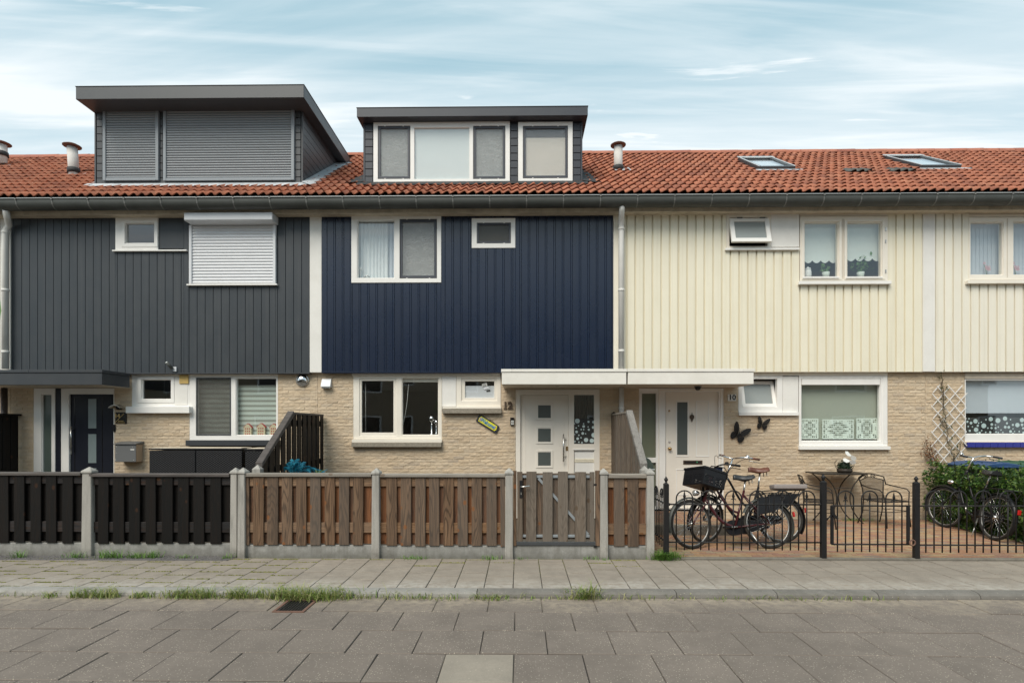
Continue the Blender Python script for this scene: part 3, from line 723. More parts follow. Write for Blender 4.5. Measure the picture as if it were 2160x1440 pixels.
def window(parent, rect, panes, Y, mat='white_frame', depth=0.07, gl='glass', bead=0.012, name='window', gdep=0.045, label=None):
    x0, x1, z0, z1 = RC(rect, Y); hs = [RC(p, Y) for p in panes]
    wd = MB().holes(x0, x1, z0, z1, hs, Y, Y + depth).build(name, mat, parent, 0.004, label=label)
    for i, h in enumerate(hs):
        gm = gl[i] if isinstance(gl, (list, tuple)) else gl
        if bead:
            b = MB().holes(h[0] - .001, h[1] + .001, h[2] - .001, h[3] + .001, [(h[0] + bead, h[1] - bead, h[2] + bead, h[3] - bead)], Y + 0.016, Y + depth - .006)
            b.build('glazing_bead', mat, wd, 0.002)
        if gm: MB().box(h[0] + 0.002, h[1] - 0.002, Y + gdep, Y + gdep + 0.006, h[2] + 0.002, h[3] - 0.002).build('pane', gm, wd) if not gm.startswith('glass') else MB().quad((h[0], Y + gdep, h[2]), (h[1], Y + gdep, h[2]), (h[1], Y + gdep, h[3]), (h[0], Y + gdep, h[3])).build('pane', gm, wd)
    return wd
def rbox(parent, rect, Y, depth, name, mat, bevel=0.003, label=None, kind=None):
    x0, x1, z0, z1 = RC(rect, Y)
    return MB().box(x0, x1, Y, Y + depth, z0, z1).build(name, mat, parent, bevel, label=label, kind=kind)
def ring(parent, rect, wpx, Y, depth, name, mat, bevel=0.003):
    x0, x1, z0, z1 = RC(rect, Y); q = wpx * Y / F
    return MB().holes(x0, x1, z0, z1, [(x0 + q, x1 - q, z0 + q, z1 - q)], Y, Y + depth).build(name, mat, parent, bevel)
def interior(house, x0, x1):
    m = MB()
    for (za, zb) in ((0.15, ZC0 - 0.05), (ZC0 + 0.12, ZC1 + 0.3)):
        a, b, ya, yb = x0 + 0.12, x1 - 0.12, YB + 0.14, 14.5
        m.quad((a, yb, za), (b, yb, za), (b, yb, zb), (a, yb, zb)); m.quad((a, ya, za), (a, yb, za), (a, yb, zb), (a, ya, zb)); m.quad((b, ya, za), (b, ya, zb), (b, yb, zb), (b, yb, za))
        m.quad((a, ya, za), (b, ya, za), (b, yb, za), (a, yb, za)); m.quad((a, ya, zb), (a, yb, zb), (b, yb, zb), (b, ya, zb))
    m.build('interior', 'plaster', house)
def shell(house, x0, x1):      # party walls and rear wall of the block
    m = MB(); yb = 2 * YR - YB
    m.box(x0 + .01, x0 + .11, YB + 0.12, yb, -0.2, ZC1 + 0.02).box(x1 - .11, x1 - .01, YB + 0.12, yb, -0.2, ZC1 + 0.02).box(x0 + .111, x1 - .111, yb - 0.1, yb, -0.2, ZC1 + 0.02)
    m.build('rear_wall', 'mortar', house)
def party(house, x, lo, hi, mat='white_wall'):
    MB().box(x + lo, x + hi, YC + 0.004, YB + 0.05, ZC0 + 0.003, ZC1).build('party_strip', mat, house, 0.004)
def pipe(house, pts, r, mat, clips=(), name='downpipe'):
    p = MB().tube(pts, r, 14).build(name, mat, house)
    for z in clips:
        MB().lathe([(r + .006, -0.02), (r + .009, -0.012), (r + .009, 0.012), (r + .006, 0.02)], (pts[-1][0], pts[-1][1], z), 14).build('pipe_collar', mat, p)
    return p
def flue(house, px, py0, py1, lean, mat, Y, r):
    b, t = P(px, py1, Y), P(px, py0, Y); d = Vector((lean, 0, 1)); h = t.z - b.z
    at = lambda q: Vector((b.x, Y, b.z)) + d * q
    f = MB().tube([at(-0.15), at(h - 0.03)], [r, r], 14).build('flue', mat, house)
    MB().lathe([(r * 0.6, -.02), (r * 1.75, -.015), (r * 1.8, 0.0), (r * 1.2, 0.03), (0, 0.045)], at(h), 14).build('flue_cap', 'rust_cap', f)
    MB().tube([at(0.0), at(0.10)], [r * 1.25, r * 1.2], 14).build('flue_collar', 'bitumen', f)
    z = RZf(Y - 0.16) + 0.04
    MB().add([(b.x - .16, Y - .18, z - .006), (b.x + .24, Y - .18, z - .006), (b.x + .24, Y + .12, z + .19), (b.x - .16, Y + .12, z + .19)], [(0, 1, 2, 3)]).build('flue_flashing', 'lead', f)
def canopy(house, xa, xb, trim_splits, mat, sof='soffit', ends=()):
    yf = 9.36; z0 = P(1080, 810.3, yf).z; z1 = P(1080, 778, yf).z; zt = P(1080, 784.2, yf).z
    c = MB().box(xa + 0.012, xb - 0.012, yf + 0.012, YC - 0.003, z0, zt - 0.006).build('canopy', mat, house, 0.004)
    cuts = [xa] + list(trim_splits) + [xb]
    for p, q in zip(cuts, cuts[1:]):
        MB().box(p + .001, q - .001, yf, yf + 0.06, zt, z1).build('canopy_trim', mat, c, 0.003)
    MB().box(xa, xa + .06, yf + .0605, YC - .004, zt, z1).box(xb - .06, xb, yf + .0605, YC - .004, zt, z1).build('canopy_trim', mat, c, 0.003)
    MB().box(xa + .061, xb - .061, yf + .061, YC - .004, zt - .005, zt + .012).build('canopy_roof', 'bitumen', c)
    MB().box(xa + 0.02, xb - 0.02, yf + 0.035, YB - 0.004, z0 - 0.004, z0 - 0.0005).build('canopy_soffit', sof, c)
    return c

# ---------------------------------------------------------------- house with the anthracite front (number 14)
def hroot(name, i, label):
    return tag(empty(name, ((HX[i] + HX[i + 1]) / 2, YB, 0)), label, 'house', 'terraced houses in the row')
h14 = hroot('terraced_house', 1, 'terraced house with anthracite boarded front and a wide shuttered grey dormer')
xa, xb = HX[1], HX[2]
hol = [RC((70, 818, 241, 1300), YB), RC((278, 787, 400, 867), YB), RC((400, 787, 586, 938), YB)]
hol = [(a, b, max(c, -0.3), d) for a, b, c, d in hol]; hol[1] = hol[1][:3] + (ZC0 + .1,); hol[2] = hol[2][:3] + (ZC0 + .1,)
brickwall(h14, xa, xb, hol, 1000, (XP(0, YB), 99))
ch = [RC((243, 440, 388, 526), YC), RC((397, 440, 581, 599), YC)]; ch = [(a, b, c, ZC1 + 1) for a, b, c, d in ch]
cl = cladding(h14, XP(23.5, YC), XP(653, YC), ZC0, ZC1, ch, 0.1462, 0.006, 0.016, 'anthracite_board', x_off=0.05)
MB().box(XP(23.5, YC), XP(653, YC), YC - 0.012, YB - 0.004, ZC0 - 0.022, ZC0 - 0.001).build('cladding_trim', 'anthracite_trim', h14, 0.002)
party(h14, xa, -0.10, 0.09); 
window(h14, (243, 452, 333, 527), [(263, 470, 325, 513)], YC - 0.012, gl='glass', depth=0.09)
ring(h14, (256, 463, 332, 521), 7, YC - 0.022, 0.012, 'sash', 'white_frame')
rbox(h14, (333.5, 449, 388, 524.5), YC + 0.01, 0.03, 'infill_panel', 'anthracite_board')
x0, x1, z0, z1 = RC((236, 526.5, 393, 529.5), YC - 0.05); MB().box(x0, x1, YC - 0.05, YC - 0.002, z0, z1).build('sill', 'white_frame', h14, 0.003)
x0, x1, z0, z1 = RC((393, 598.5, 584, 601.5), YC - 0.06); MB().box(x0, x1, YC - 0.06, YC - 0.002, z0, z1).build('sill', 'white_frame', h14, 0.003)
# silver roller shutter
Ys = YC - 0.05; x0, x1, z0, z1 = RC((398, 474, 581, 598), Ys)
sh = MB().box(x0, x0 + .05, Ys, Ys + .06, z0, z1).box(x1 - .05, x1, Ys, Ys + .06, z0, z1).box(x0 + .051, x1 - .051, Ys + .035, Ys + .05, z0, z1).build('roller_shutter', 'slat_silver', h14, 0.004)
def slats(par, x0, x1, z0, z1, n, Y, mat):
    h = (z1 - z0) / n
    pr = [(0.020, 0.0), (0.008, h * 0.10), (0.001, h * 0.34), (0.0, h * 0.5), (0.004, h * 0.74), (0.020, h * 0.84)]
    me = MB().prism([(-(x1 - x0) / 2, a, b) for a, b in reversed(pr)], (x1 - x0, 0, 0)).mesh('shutter_slat', mat)
    for i in range(n): inst('shutter_slat', me, par, ((x0 + x1) / 2, Y, z0 + i * h))
slats(sh, x0 + .052, x1 - .052, z0 + .005, z1 - .002, 19, Ys + .02, 'slat_silver')
bx0, bx1, bz0, bz1 = RC((388, 448, 574, 475), YC - 0.26)
MB().prism([(bx0, YC - .26, bz1), (bx0, YC - .26, bz1 - .125), (bx0, YC - .24, bz1 - .14), (bx0, YC - .003, bz1 - .14), (bx0, YC - .003, bz1)], (bx1 - bx0, 0, 0)).build('shutter_box', 'slat_silver', sh, 0.005)
# ground floor
ctrim = RC((278, 786, 586, 790), YB - .005); 
window(h14, (278, 788, 400, 860), [(298, 800, 363.5, 842)], YB + 0.005, depth=0.07, gl='glass')
ring(h14, (290, 793, 367, 849), 7, YB - 0.006, 0.012, 'sash', 'white_frame')
rbox(h14, (369, 792, 396, 854), YB - 0.001, 0.01, 'infill_panel', 'white_wall')
av = rbox(h14, (378, 790, 397, 809), YB - 0.02, 0.02, 'air_vent', 'vent_yellow')
for k in range(4): rbox(av, (380, 793 + 4 * k, 395, 795 + 4 * k), YB - 0.024, 0.006, 'vent_slat', 'vent_yellow', 0.001)
x0, x1, z0, z1 = RC((265, 857, 399, 871), YB - 0.10); MB().box(x0, x1, YB - 0.10, YB + 0.02, z0, z1).build('sill', 'white_frame', h14, 0.004)
wd = window(h14, (400, 790, 586, 931), [(414, 797, 486, 918), (497, 797, 583, 918)], YB + 0.005, depth=0.08, gl='glass')
ring(h14, (413, 796, 487, 918), 2.6, YB - 0.002, 0.02, 'screen_frame', 'dormer_grey'); x0, x1, z0, z1 = RC((415, 798, 485, 916), YB + .006)
MB().quad((x0, YB + .01, z0), (x1, YB + .01, z0), (x1, YB + .01, z1), (x0, YB + .01, z1)).build('insect_screen', 'gauze_dark', h14)
x0, x1, z0, z1 = RC((391, 928, 590, 940), YB - 0.10); MB().box(x0, x1, YB - 0.10, YB + 0.03, z0, z1).build('sill', 'anthracite_trim', h14, 0.005)
rbox(h14, (285, 785.5, 587, 790), YB - 0.02, 0.04, 'lintel_strip', 'soffit')
# front door set
window(h14, (70.5, 819, 116, 1093), [(87, 831, 108, 1060)], YB + 0.01, gl='frosted_dark', depth=0.07, name='side_light')
rbox(h14, (116.5, 819, 128, 1093), YB + 0.02, 0.06, 'mullion', 'door_dark')
window(h14, (128.5, 819, 241, 1093), [(145, 831, 239, 1092)], YB + 0.01, gl=None, bead=0, depth=0.08, name='door_frame')
dr = rbox(h14, (145.5, 831.5, 238.5, 1091), YB + 0.05, 0.04, 'front_door', 'door_dark')
for a, b in ((841, 903), (915, 976), (987, 1048)): rbox(dr, (186, a, 203, b), YB + 0.046, 0.01, 'pane', 'frosted_teal', 0.001)
for px in (157, 215): rbox(dr, (px, 838, px + 1.4, 1085), YB + 0.047, 0.006, 'groove', 'black_gloss', 0)
for a, b in ((903, 906.5), (912, 915)): rbox(dr, (184, a, 203, b), YB + 0.044, 0.012, 'glazing_strip', 'door_dark', 0.001)
hx = XP(150.5, YB); za, zb = P(150, 947, YB).z, P(150, 899, YB).z
MB().tube([(hx, YB - .01, za), (hx, YB - .01, zb)], 0.014, 10).tube([(hx, YB - .01, za + .05), (hx, YB + .05, za + .05)], 0.009, 8).tube([(hx, YB - .01, zb - .05), (hx, YB + .05, zb - .05)], 0.009, 8).build('handle', 'steel', dr)
rbox(dr, (146.5, 949, 151, 958), YB + 0.036, 0.014, 'lock', 'steel', 0.003)
canopy(h14, XP(-110, 9.36), XP(215.5, 9.36), [XP(60, 9.36)], 'anthracite_trim')
MB().tube([(XP(9, 9.98), 9.98, 2.36), (XP(9, 9.98), 9.98, 0.0)], 0.05, 12).build('drainpipe', 'brown_pipe', h14)
pipe(h14, [(XP(12, 9.74), 9.74, ZG0 + .02), (XP(11, 9.80), 9.84, ZG0 - .09), (XP(11, 9.9), 9.97, ZG0 - .17), (XP(11, 9.97), 9.97, ZG0 - .28), (XP(11, 9.97), 9.97, P(11, 778, 9.97).z)], 0.052, 'pvc_pipe', [P(11, y, 9.97).z for y in (490, 612, 742)])
# vents on the brick next to the window
vx, vz = P(638.5, 802, YB).x, P(638.5, 802, YB).z
v = MB().lathe([(0.118, 0.0), (0.122, 0.012), (0.108, 0.02)], (vx, YB - .003, vz), 24, 'Y').build('dome_vent', 'steel', h14)
dm = MB()
nn = 14
for i in range(nn + 1):
    for j in range(9):
        q = math.pi * (-0.12 + 1.24 * i / nn); p = math.pi / 2 * j / 8
        dm.v.append(Vector((vx + 0.104 * math.cos(q) * math.sin(p), YB - .012 - 0.085 * math.cos(p), vz + 0.104 * math.sin(q) * math.sin(p) if True else 0)))
for i in range(nn):
    for j in range(8): a = i * 9 + j; dm.f.append([a, a + 1, a + 10, a + 9]); dm.sm.append(True)
dm.build('vent_hood', 'chrome', v); MB().lathe([(0.10, 0.0), (0, 0.002)], (vx, YB - .006, vz), 20, 'Y').build('vent_opening', 'black_gloss', v)
interior(h14, xa, xb); shell(h14, xa, xb); gutter(h14, xa, xb)

# dormer on house 14
def dormer(house, xl, xr, Yd, yf, zsof, ztop, yback, mat, fmat, xl_f, xr_f, board=0.1387, tops=()):
    zb = RZf(Yd) - 0.05
    d = MB().prism([(xl + .02, Yd + .02, zb), (xl + .02, Yd + .02, zsof), (xl + .02, (zsof - 5.686) / SL + 9.7 + .1, zsof)], (xr - xl - .04, 0, 0)).build('dormer', mat, house)
    MB().box(xl_f, xr_f, yf, yback, zsof + .001, ztop - .012).build('dormer_roof', fmat, d, 0.006)
    MB().box(xl_f - .008, xr_f + .008, yf - .008, yback, ztop - .011, ztop).build('roof_edge', fmat, d, 0.003)
    for k in range(14):                                     # cheek boards, both sides
        z0 = zb + 0.09 + k * board; z1 = min(z0 + board - 0.010, zsof - .002)
        if z1 - z0 < 0.03: break
        ye = (z0 - 5.686) / SL + 9.7 + 0.12
        for xs_, sg in ((xr - .02, 1), (xl + .02, -1)):
            p = [(xs_, Yd + .05, z0), (xs_ + sg * .016, Yd + .05, z0), (xs_ + sg * .016, Yd + .05, z1), (xs_, Yd + .05, z1)]
            MB().prism(p if sg > 0 else list(reversed(p)), (0, ye - Yd, 0)).build('cheek_board', mat, d)
    for xs_ in (xl, xr):
        s_ = 0.03 if xs_ == xl else -0.03
        MB().box(min(xs_, xs_ + s_), max(xs_, xs_ + s_), Yd - .006, Yd + .045, zb, zsof - .001).build('corner_strip', mat, d, 0.003)
    return d, zb
D14, F14 = 10.44, 10.0; zs14 = P(400, 208, F14).z; zt14 = P(400, 180, F14).z
xl, xr = XP(199.5, D14), XP(639, D14)
d14, zb14 = dormer(h14, xl, xr, D14, F14, zs14, zt14, 12.75, 'dormer_grey', 'dormer_grey', XP(159.5, F14), XP(641, F14))
def front_boards(d, pxa, pxb, Yd, zb, zt, mat, board=0.1387):
    x0, x1 = XP(pxa, Yd), XP(pxb, Yd)
    k = 0
    while zb + 0.09 + k * board < zt - .03:
        z0 = zb + 0.09 + k * board; MB().box(x0, x1, Yd - .004, Yd + .0195, z0, min(z0 + board - .012, zt)).build('front_board', mat, d, 0.002); k += 1
for a, b in ((204.5, 216), (334, 343), (620.5, 634)): front_boards(d14, a, b, D14, zb14, zs14, 'dormer_grey')
x0, x1, z0, z1 = RC((216, 233, 620, 384), D14)
MB().box(x0, x1, D14 - .002, D14 + .019, zb14, z0 + .045).build('base_board', 'dormer_grey', d14)
for a, b, n in ((216, 333.5, 27), (343.5, 620, 27)):
    x0, x1, z0, z1 = RC((a, 231, b, 380), D14 - .05)
    q = MB().box(x0, x0 + .055, D14 - .05, D14 + .01, z0, z1).box(x1 - .055, x1, D14 - .05, D14 + .01, z0, z1).box(x0 + .0552, x1 - .0552, D14 - .045, D14 + .01, z0, z0 + .05).box(x0 + .0552, x1 - .0552, D14 - .012, D14 + .01, z0 + .051, z1)
    q.build('shutter_frame', 'slat_grey', d14, 0.003)
    slats(d14, x0 + .057, x1 - .057, z0 + .052, z1, n, D14 - .034, 'slat_grey')
def flash(house, pts, mat, name='flashing', sub=6, amp=0.012):
    m = MB(); (a, b, c, e) = [Vector(p) for p in pts]; n = sub
    for i in range(n + 1):
        for j in range(3):
            t, u = i / n, j / 2; p = a.lerp(b, t).lerp(e.lerp(c, t), u)
            m.v.append(p + Vector((0, 0, random.uniform(-amp, amp) if j else 0)))
    for i in range(n):
        for j in range(2): q = i * 3 + j; m.f.append([q, q + 1, q + 4, q + 3]); m.sm.append(False)
    return m.build(name, mat, house)
rp = lambda x, y, h=0.055: (x, y, RZf(y) + h)
flash(h14, (rp(xl - .12, D14 - .02, .08), rp(xr + .1, D14 - .02, .08), rp(xr + .12, D14 - .17), rp(xl - .2, D14 - .15)), 'lead', sub=40)
flash(h14, (rp(xr + .0, D14 - .06, .10), rp(xr + .0, 12.6, .10), rp(xr + .26, 12.75), rp(xr + .25, D14 - .18)), 'lead', sub=30)
flash(h14, (rp(xl - .0, D14 - .06, .08), rp(xl - .0, 12.6, .08), rp(xl - .12, 12.75), rp(xl - .16, D14 - .1)), 'lead', sub=20)
MB().tube([(XP(641, F14) - .05, 12.55, zs14 + .02), (XP(641, F14) + .04, 12.78, zs14 - .10), (XP(641, F14) + .12, 12.85, zs14 - .16)], 0.04, 10).build('roof_outlet', 'dormer_grey', d14)
roof(h14, xa, xb, [(xl + .05, xr - .05, D14 + .1, 14)], (-0.93, 9))
flue(h14, 156, 308, 366, -0.07, 'flue_white', 11.58, 0.095)

# ---------------------------------------------------------------- house with the navy front (number 12)
h12 = hroot('terraced_house', 2, 'terraced house with glossy navy boarded front, cream front door and white framed dormer')
xa, xb = HX[2], HX[3]
hol = [RC((745, 787, 932, 938), YB), RC((931, 787, 1057, 868), YB), RC((1087.5, 820, 1265, 1300), YB)]
hol = [(a, b, max(c, -0.3), d) for a, b, c, d in hol]; hol[0] = hol[0][:3] + (ZC0 + .1,); hol[1] = hol[1][:3] + (ZC0 + .1,)
brickwall(h12, xa, xb, hol, 1000, (-99, 99))
ch = [RC((742, 440, 930, 595), YC), RC((995, 461, 1087, 522), YC)]; ch[0] = ch[0][:3] + (ZC1 + 1,)
cladding(h12, XP(678.5, YC), XP(1293, YC), ZC0 + 0.02, ZC1, ch, 0.1525, 0.005, 0.016, 'navy_board', True, 0.10)
MB().box(XP(678.5, YC), XP(1293, YC), YC - 0.014, YB - 0.004, ZC0 - 0.012, ZC0 + 0.019).build('cladding_trim', 'navy_board', h12, 0.003)
party(h12, xa, -0.108, 0.108)
W1 = window(h12, (741, 450, 930.5, 596), [(753, 463, 832, 587), (843, 462, 921.5, 587)], YC - 0.015, gl='glass', depth=0.10)
def screen(house, rect, Y, mat, gz='gauze', wpx=4.5, fm='sash_slate'):
    ring(house, rect, 1.6, Y - .004, 0.012, 'screen_track', 'dormer_grey', 0.001)
    r2 = (rect[0] + 1.8, rect[1] + 1.8, rect[2] - 1.8, rect[3] - 1.8)
    s_ = ring(house, r2, wpx, Y + .010, 0.02, 'screen_frame', fm, 0.002); x0, x1, z0, z1 = RC((r2[0] + wpx, r2[1] + wpx, r2[2] - wpx, r2[3] - wpx), Y + .02)
    MB().quad((x0, Y + .022, z0), (x1, Y + .022, z0), (x1, Y + .022, z1), (x0, Y + .022, z1)).build('insect_screen', gz, house)
    for px in (0.2, 0.8):
        for py in (rect[1] + .8, rect[3] - .8):
            p = P(rect[0] + (rect[2] - rect[0]) * px, py, Y); MB().box(p.x - .012, p.x + .012, Y - .007, Y - .0045, p.z - .006, p.z + .006).build('screen_clip', 'white_frame', house)
screen(W1, (842.5, 462, 922, 587.5), YC - 0.010, None)
W2 = window(h12, (995, 460, 1087, 523), [(1006, 470, 1077.5, 513)], YC - 0.015, gl='glass', depth=0.10)
screen(W2, (1005.5, 469.5, 1078, 513.5), YC - 0.010, None, 'gauze_dark', 3.0)
# ground floor windows
rbox(h12, (742, 786.5, 1056, 792), YB - 0.03, 0.05, 'lintel_strip', 'cream_frame')
W3 = window(h12, (745, 792, 932, 926), [(758, 798, 836, 919), (847.5, 797, 925, 917.5)], YB + 0.005, 'cream_frame', depth=0.08, gl=[None, 'glass'])
x0, x1, z0, z1 = RC((758, 798, 836, 919), YB + .025); qx = RC((763, 803, 830, 912), YB + .025)
sa = MB().holes(x0 + .002, x1 - .002, z0 + .002, z1 - .002, [qx], YB + .022, YB + .07).build('sash', 'cream_frame', W3, 0.004)
MB().quad((qx[0], YB + .05, qx[2]), (qx[1], YB + .05, qx[2]), (qx[1], YB + .05, qx[3]), (qx[0], YB + .05, qx[3])).build('pane', 'glass', W3)
x0, x1, z0, z1 = RC((742, 926.5, 932, 933), YB - 0.06); MB().box(x0, x1, YB - 0.06, YB + 0.03, z0, z1).build('sill', 'cream_frame', h12, 0.004)
x0, x1, z0, z1 = RC((741, 933.2, 931, 942.5), YB - 0.09); MB().box(x0, x1, YB - 0.09, YB + 0.03, z0, z1 - .001).build('stone_sill', 'sill_stone', h12, 0.004)
rbox(h12, (932.5, 792.5, 962, 857), YB + 0.002, 0.06, 'infill_panel', 'white_wall')
W4 = window(h12, (962.5, 792.5, 1056.5, 858), [(973, 797, 1048.5, 845)], YB + 0.002, 'cream_frame', depth=0.08, gl=None)
x0, x1, z0, z1 = RC((974, 798, 1048, 844.5), YB + .03); qx = RC((981, 804, 1042.5, 839), YB + .03)
MB().holes(x0, x1, z0, z1, [qx], YB + .024, YB + .07).build('sash', 'cream_frame', W4, 0.004)
MB().quad((qx[0], YB + .05, qx[2]), (qx[1], YB + .05, qx[2]), (qx[1], YB + .05, qx[3]), (qx[0], YB + .05, qx[3])).build('pane', 'glass', W4)
x0, x1, z0, z1 = RC((933, 857.5, 1057, 861.5), YB - 0.06); MB().box(x0, x1, YB - 0.06, YB + 0.02, z0, z1).build('sill', 'cream_frame', h12, 0.003)
x0, x1, z0, z1 = RC((932.5, 861.7, 1058, 871.5), YB - 0.09); MB().box(x0, x1, YB - 0.09, YB + 0.02, z0, z1 - .001).build('stone_sill', 'sill_stone', h12, 0.004)
# front door set
DF = window(h12, (1087.5, 821, 1265, 1093), [(1098, 833, 1199.5, 1092), (1211, 832.5, 1253.5, 936), (1211, 948, 1253.5, 1085)], YB + 0.01, 'door_white', depth=0.09, gl=[None, 'glass', None], bead=0, name='door_frame')
dr = rbox(h12, (1098.5, 833.5, 1199, 1091), YB + 0.045, 0.045, 'front_door', 'door_white')
ring(dr, (1107.5, 843, 1190, 1088), 1.0, YB + 0.041, 0.006, 'door_moulding', 'door_white', 0.001)
for a, b in ((854.5, 881), (904, 931), (954, 981.5)):
    ring(dr, (1130.5, a - 5.5, 1166.5, b + 5), 4.6, YB + 0.034, 0.012, 'pane_trim', 'door_white', 0.003)
    rbox(dr, (1135, a, 1162.5, b), YB + 0.041, 0.006, 'pane', 'frosted_grey', 0)
hx = XP(1188.2, YB); za, zb = P(1188, 973, YB).z, P(1188, 915, YB).z
mh = MB().tube([(hx, YB - .03, za), (hx, YB - .03, zb)], 0.013, 10)
for z in (za + .09, zb - .10): mh.tube([(hx, YB - .03, z), (hx + .055, YB + .045, z)], 0.009, 8)
mh.build('handle', 'steel', dr); rbox(dr, (1193.5, 941, 1198, 950), YB + .034, .012, 'lock', 'brass', 0.003)
rbox(DF, (1211.5, 948.5, 1253, 1084), YB + 0.04, 0.03, 'door_panel', 'white_frame')
rbox(DF, (1209, 946, 1255, 949), YB + 0.0, 0.03, 'panel_ledge', 'white_frame'); rbox(DF, (1211.5, 967, 1253, 975), YB + 0.03, 0.02, 'letter_slot', 'cream_board', 0.004)
for yy in (969.5, 972.5): rbox(DF, (1213, yy, 1252, yy + .7), YB + .027, .004, 'slot_line', 'soffit', 0)
c12 = canopy(h12, XP(1057, 9.36), XP(1323, 9.36), [XP(1079.5, 9.36)], 'white_canopy')
for px in (1121, 1175): p = P(px, 816, 9.8); MB().lathe([(0.035, -.004), (0.035, .004)], (p.x, 9.75, P(1080, 810.3, 9.36).z - .005), 14).build('ceiling_spot', 'steel', c12)
pipe(h12, [(XP(1312, 9.735), 9.735, ZG0 + .03), (XP(1312, 9.74), 9.75, ZG0 - .03), (XP(1312, 9.8), 9.86, ZG0 - .12), (XP(1310.5, 9.96), 9.96, ZG0 - .22), (XP(1310.5, 9.96), 9.96, ZG0 - .35), (XP(1310.5, 9.96), 9.96, P(1311, 779, 9.96).z)], 0.050, 'pvc_pipe', [P(1311, y, 9.96).z for y in (483, 612, 740)])
pipe(h12, [(XP(1311, 10.05), 10.05, P(1311, 809, 9.36).z - .01), (XP(1311, 10.05), 10.05, 0.0)], 0.044, 'pvc_pipe', [P(1311, 860, 10.05).z], 'drainpipe')
party(h12, xb, -0.105, 0.10, 'pale_board')
interior(h12, xa, xb); shell(h12, xa, xb); gutter(h12, xa, xb)
D12, F12 = 10.46, 10.26; zs12 = P(1000, 245.5, F12).z; zt12 = P(1000, 225, F12).z
xl, xr = XP(766.5, D12), XP(1228.5, D12)
d12, zb12 = dormer(h12, xl, xr, D12, F12, zs12, zt12, 12.5, 'dormer_slate', 'dormer_slate', XP(752.5, F12), XP(1240, F12))
for a, b in ((770.5, 786), (1077, 1092), (1209, 1224.5)): front_boards(d12, a, b, D12, zb12, zs12, 'dormer_slate')
def dwin(rect, panes, kinds):
    Y = D12 - .03; x0, x1, z0, z1 = RC(rect, Y); hs = [RC(p, Y) for p in panes]
    MB().holes(x0, x1, z0, z1, hs, Y, Y + .05).build('dormer_window', 'white_frame', d12, 0.004)
    for h, k, p in zip(hs, kinds, panes):
        if k == 's':
            ring(d12, p, 1.4, Y + .002, .012, 'screen_track', 'dormer_grey', 0.001)
            ring(d12, (p[0] + 1.6, p[1] + 1.6, p[2] - 1.6, p[3] - 1.6), 4.0, Y + .01, .018, 'screen_frame', 'sash_slate', 0.002)
            MB().quad((h[0], Y + .028, h[2]), (h[1], Y + .028, h[2]), (h[1], Y + .028, h[3]), (h[0], Y + .028, h[3])).build('insect_screen', 'gauze_thin' if p[0] > 1100 else 'gauze', d12)
            for px in (0.22, 0.78):
                for py in (p[1] + .6, p[3] - .6):
                    q = P(p[0] + (p[2] - p[0]) * px, py, Y); MB().box(q.x - .012, q.x + .012, Y - .002, Y + .0015, q.z - .006, q.z + .006).build('screen_clip', 'white_frame', d12)
        MB().quad((h[0], Y + .036, h[2]), (h[1], Y + .036, h[2]), (h[1], Y + .036, h[3]), (h[0], Y + .036, h[3])).build('dormer_pane', 'glass_mirrorish', d12)
dwin((787.5, 257, 1075.5, 384), [(797, 265.5, 865.5, 377.5), (874, 269, 990, 377.5), (998, 265.5, 1066, 377.5)], 'sps')
dwin((1093, 257, 1208, 383.5), [(1103, 265.5, 1198, 376)], 's')
for n_, rect in (('dormer_blind', (797, 262, 866, 378)), ('dormer_blind', (874, 262, 990, 378)), ('dormer_blind', (998, 262, 1066, 378)), ('dormer_blind', (1103, 291, 1198, 378))):
    rbox(d12, rect, D12 + .0145, 0.004, n_, 'fabric_peach' if rect[0] > 1100 else 'fabric_pale', 0)
for pts in ((rp(xl - .08, D12 - .02, .08), rp(xr + .08, D12 - .02, .08), rp(xr + .10, D12 - .16), rp(xl - .10, D12 - .16)),
            (rp(xl - .0, D12 - .06, .09), rp(xl - .0, D12 + 1.6, .09), rp(xl - .1, D12 + 1.6), rp(xl - .36, D12 - .05)),
            (rp(xr + .0, D12 - .06, .09), rp(xr + .0, D12 + 1.6, .09), rp(xr + .1, D12 + 1.6), rp(xr + .36, D12 - .05))):
    flash(h12, pts, 'bitumen', sub=30)
roof(h12, xa, xb, [(xl + .05, xr - .05, D12 + .1, 14)], (-9, 9))
flue(h12, 1304, 306, 361, 0.0, 'flue_white', 11.75, 0.09)

# ---------------------------------------------------------------- house with the cream front (number 10)
h10 = hroot('terraced_house', 3, 'terraced house with cream boarded front, white panelled door and no dormer')
xa, xb = HX[3], HX[4]
hol = [RC((1348, 818, 1527, 1300), YB), RC((1557, 787, 1685, 876), YB), RC((1685, 787, 1873, 947), YB)]
hol = [(a, b, max(c, -0.3), d) for a, b, c, d in hol]; hol[1] = hol[1][:3] + (ZC0 + .1,); hol[2] = hol[2][:3] + (ZC0 + .1,)
brickwall(h10, xa, xb, hol, 1095, (-99, 99))
ch = [RC((1532, 440, 1686.5, 523), YC), RC((1687.5, 440, 1873, 597), YC)]; ch = [(a, b, c, ZC1 + 1) for a, b, c, d in ch]
cladding(h10, XP(1318, YC), XP(1948, YC), ZC0, ZC1, ch, 0.1543, 0.026, 0.030, 'cream_board', x_off=0.045, cham=0.005)
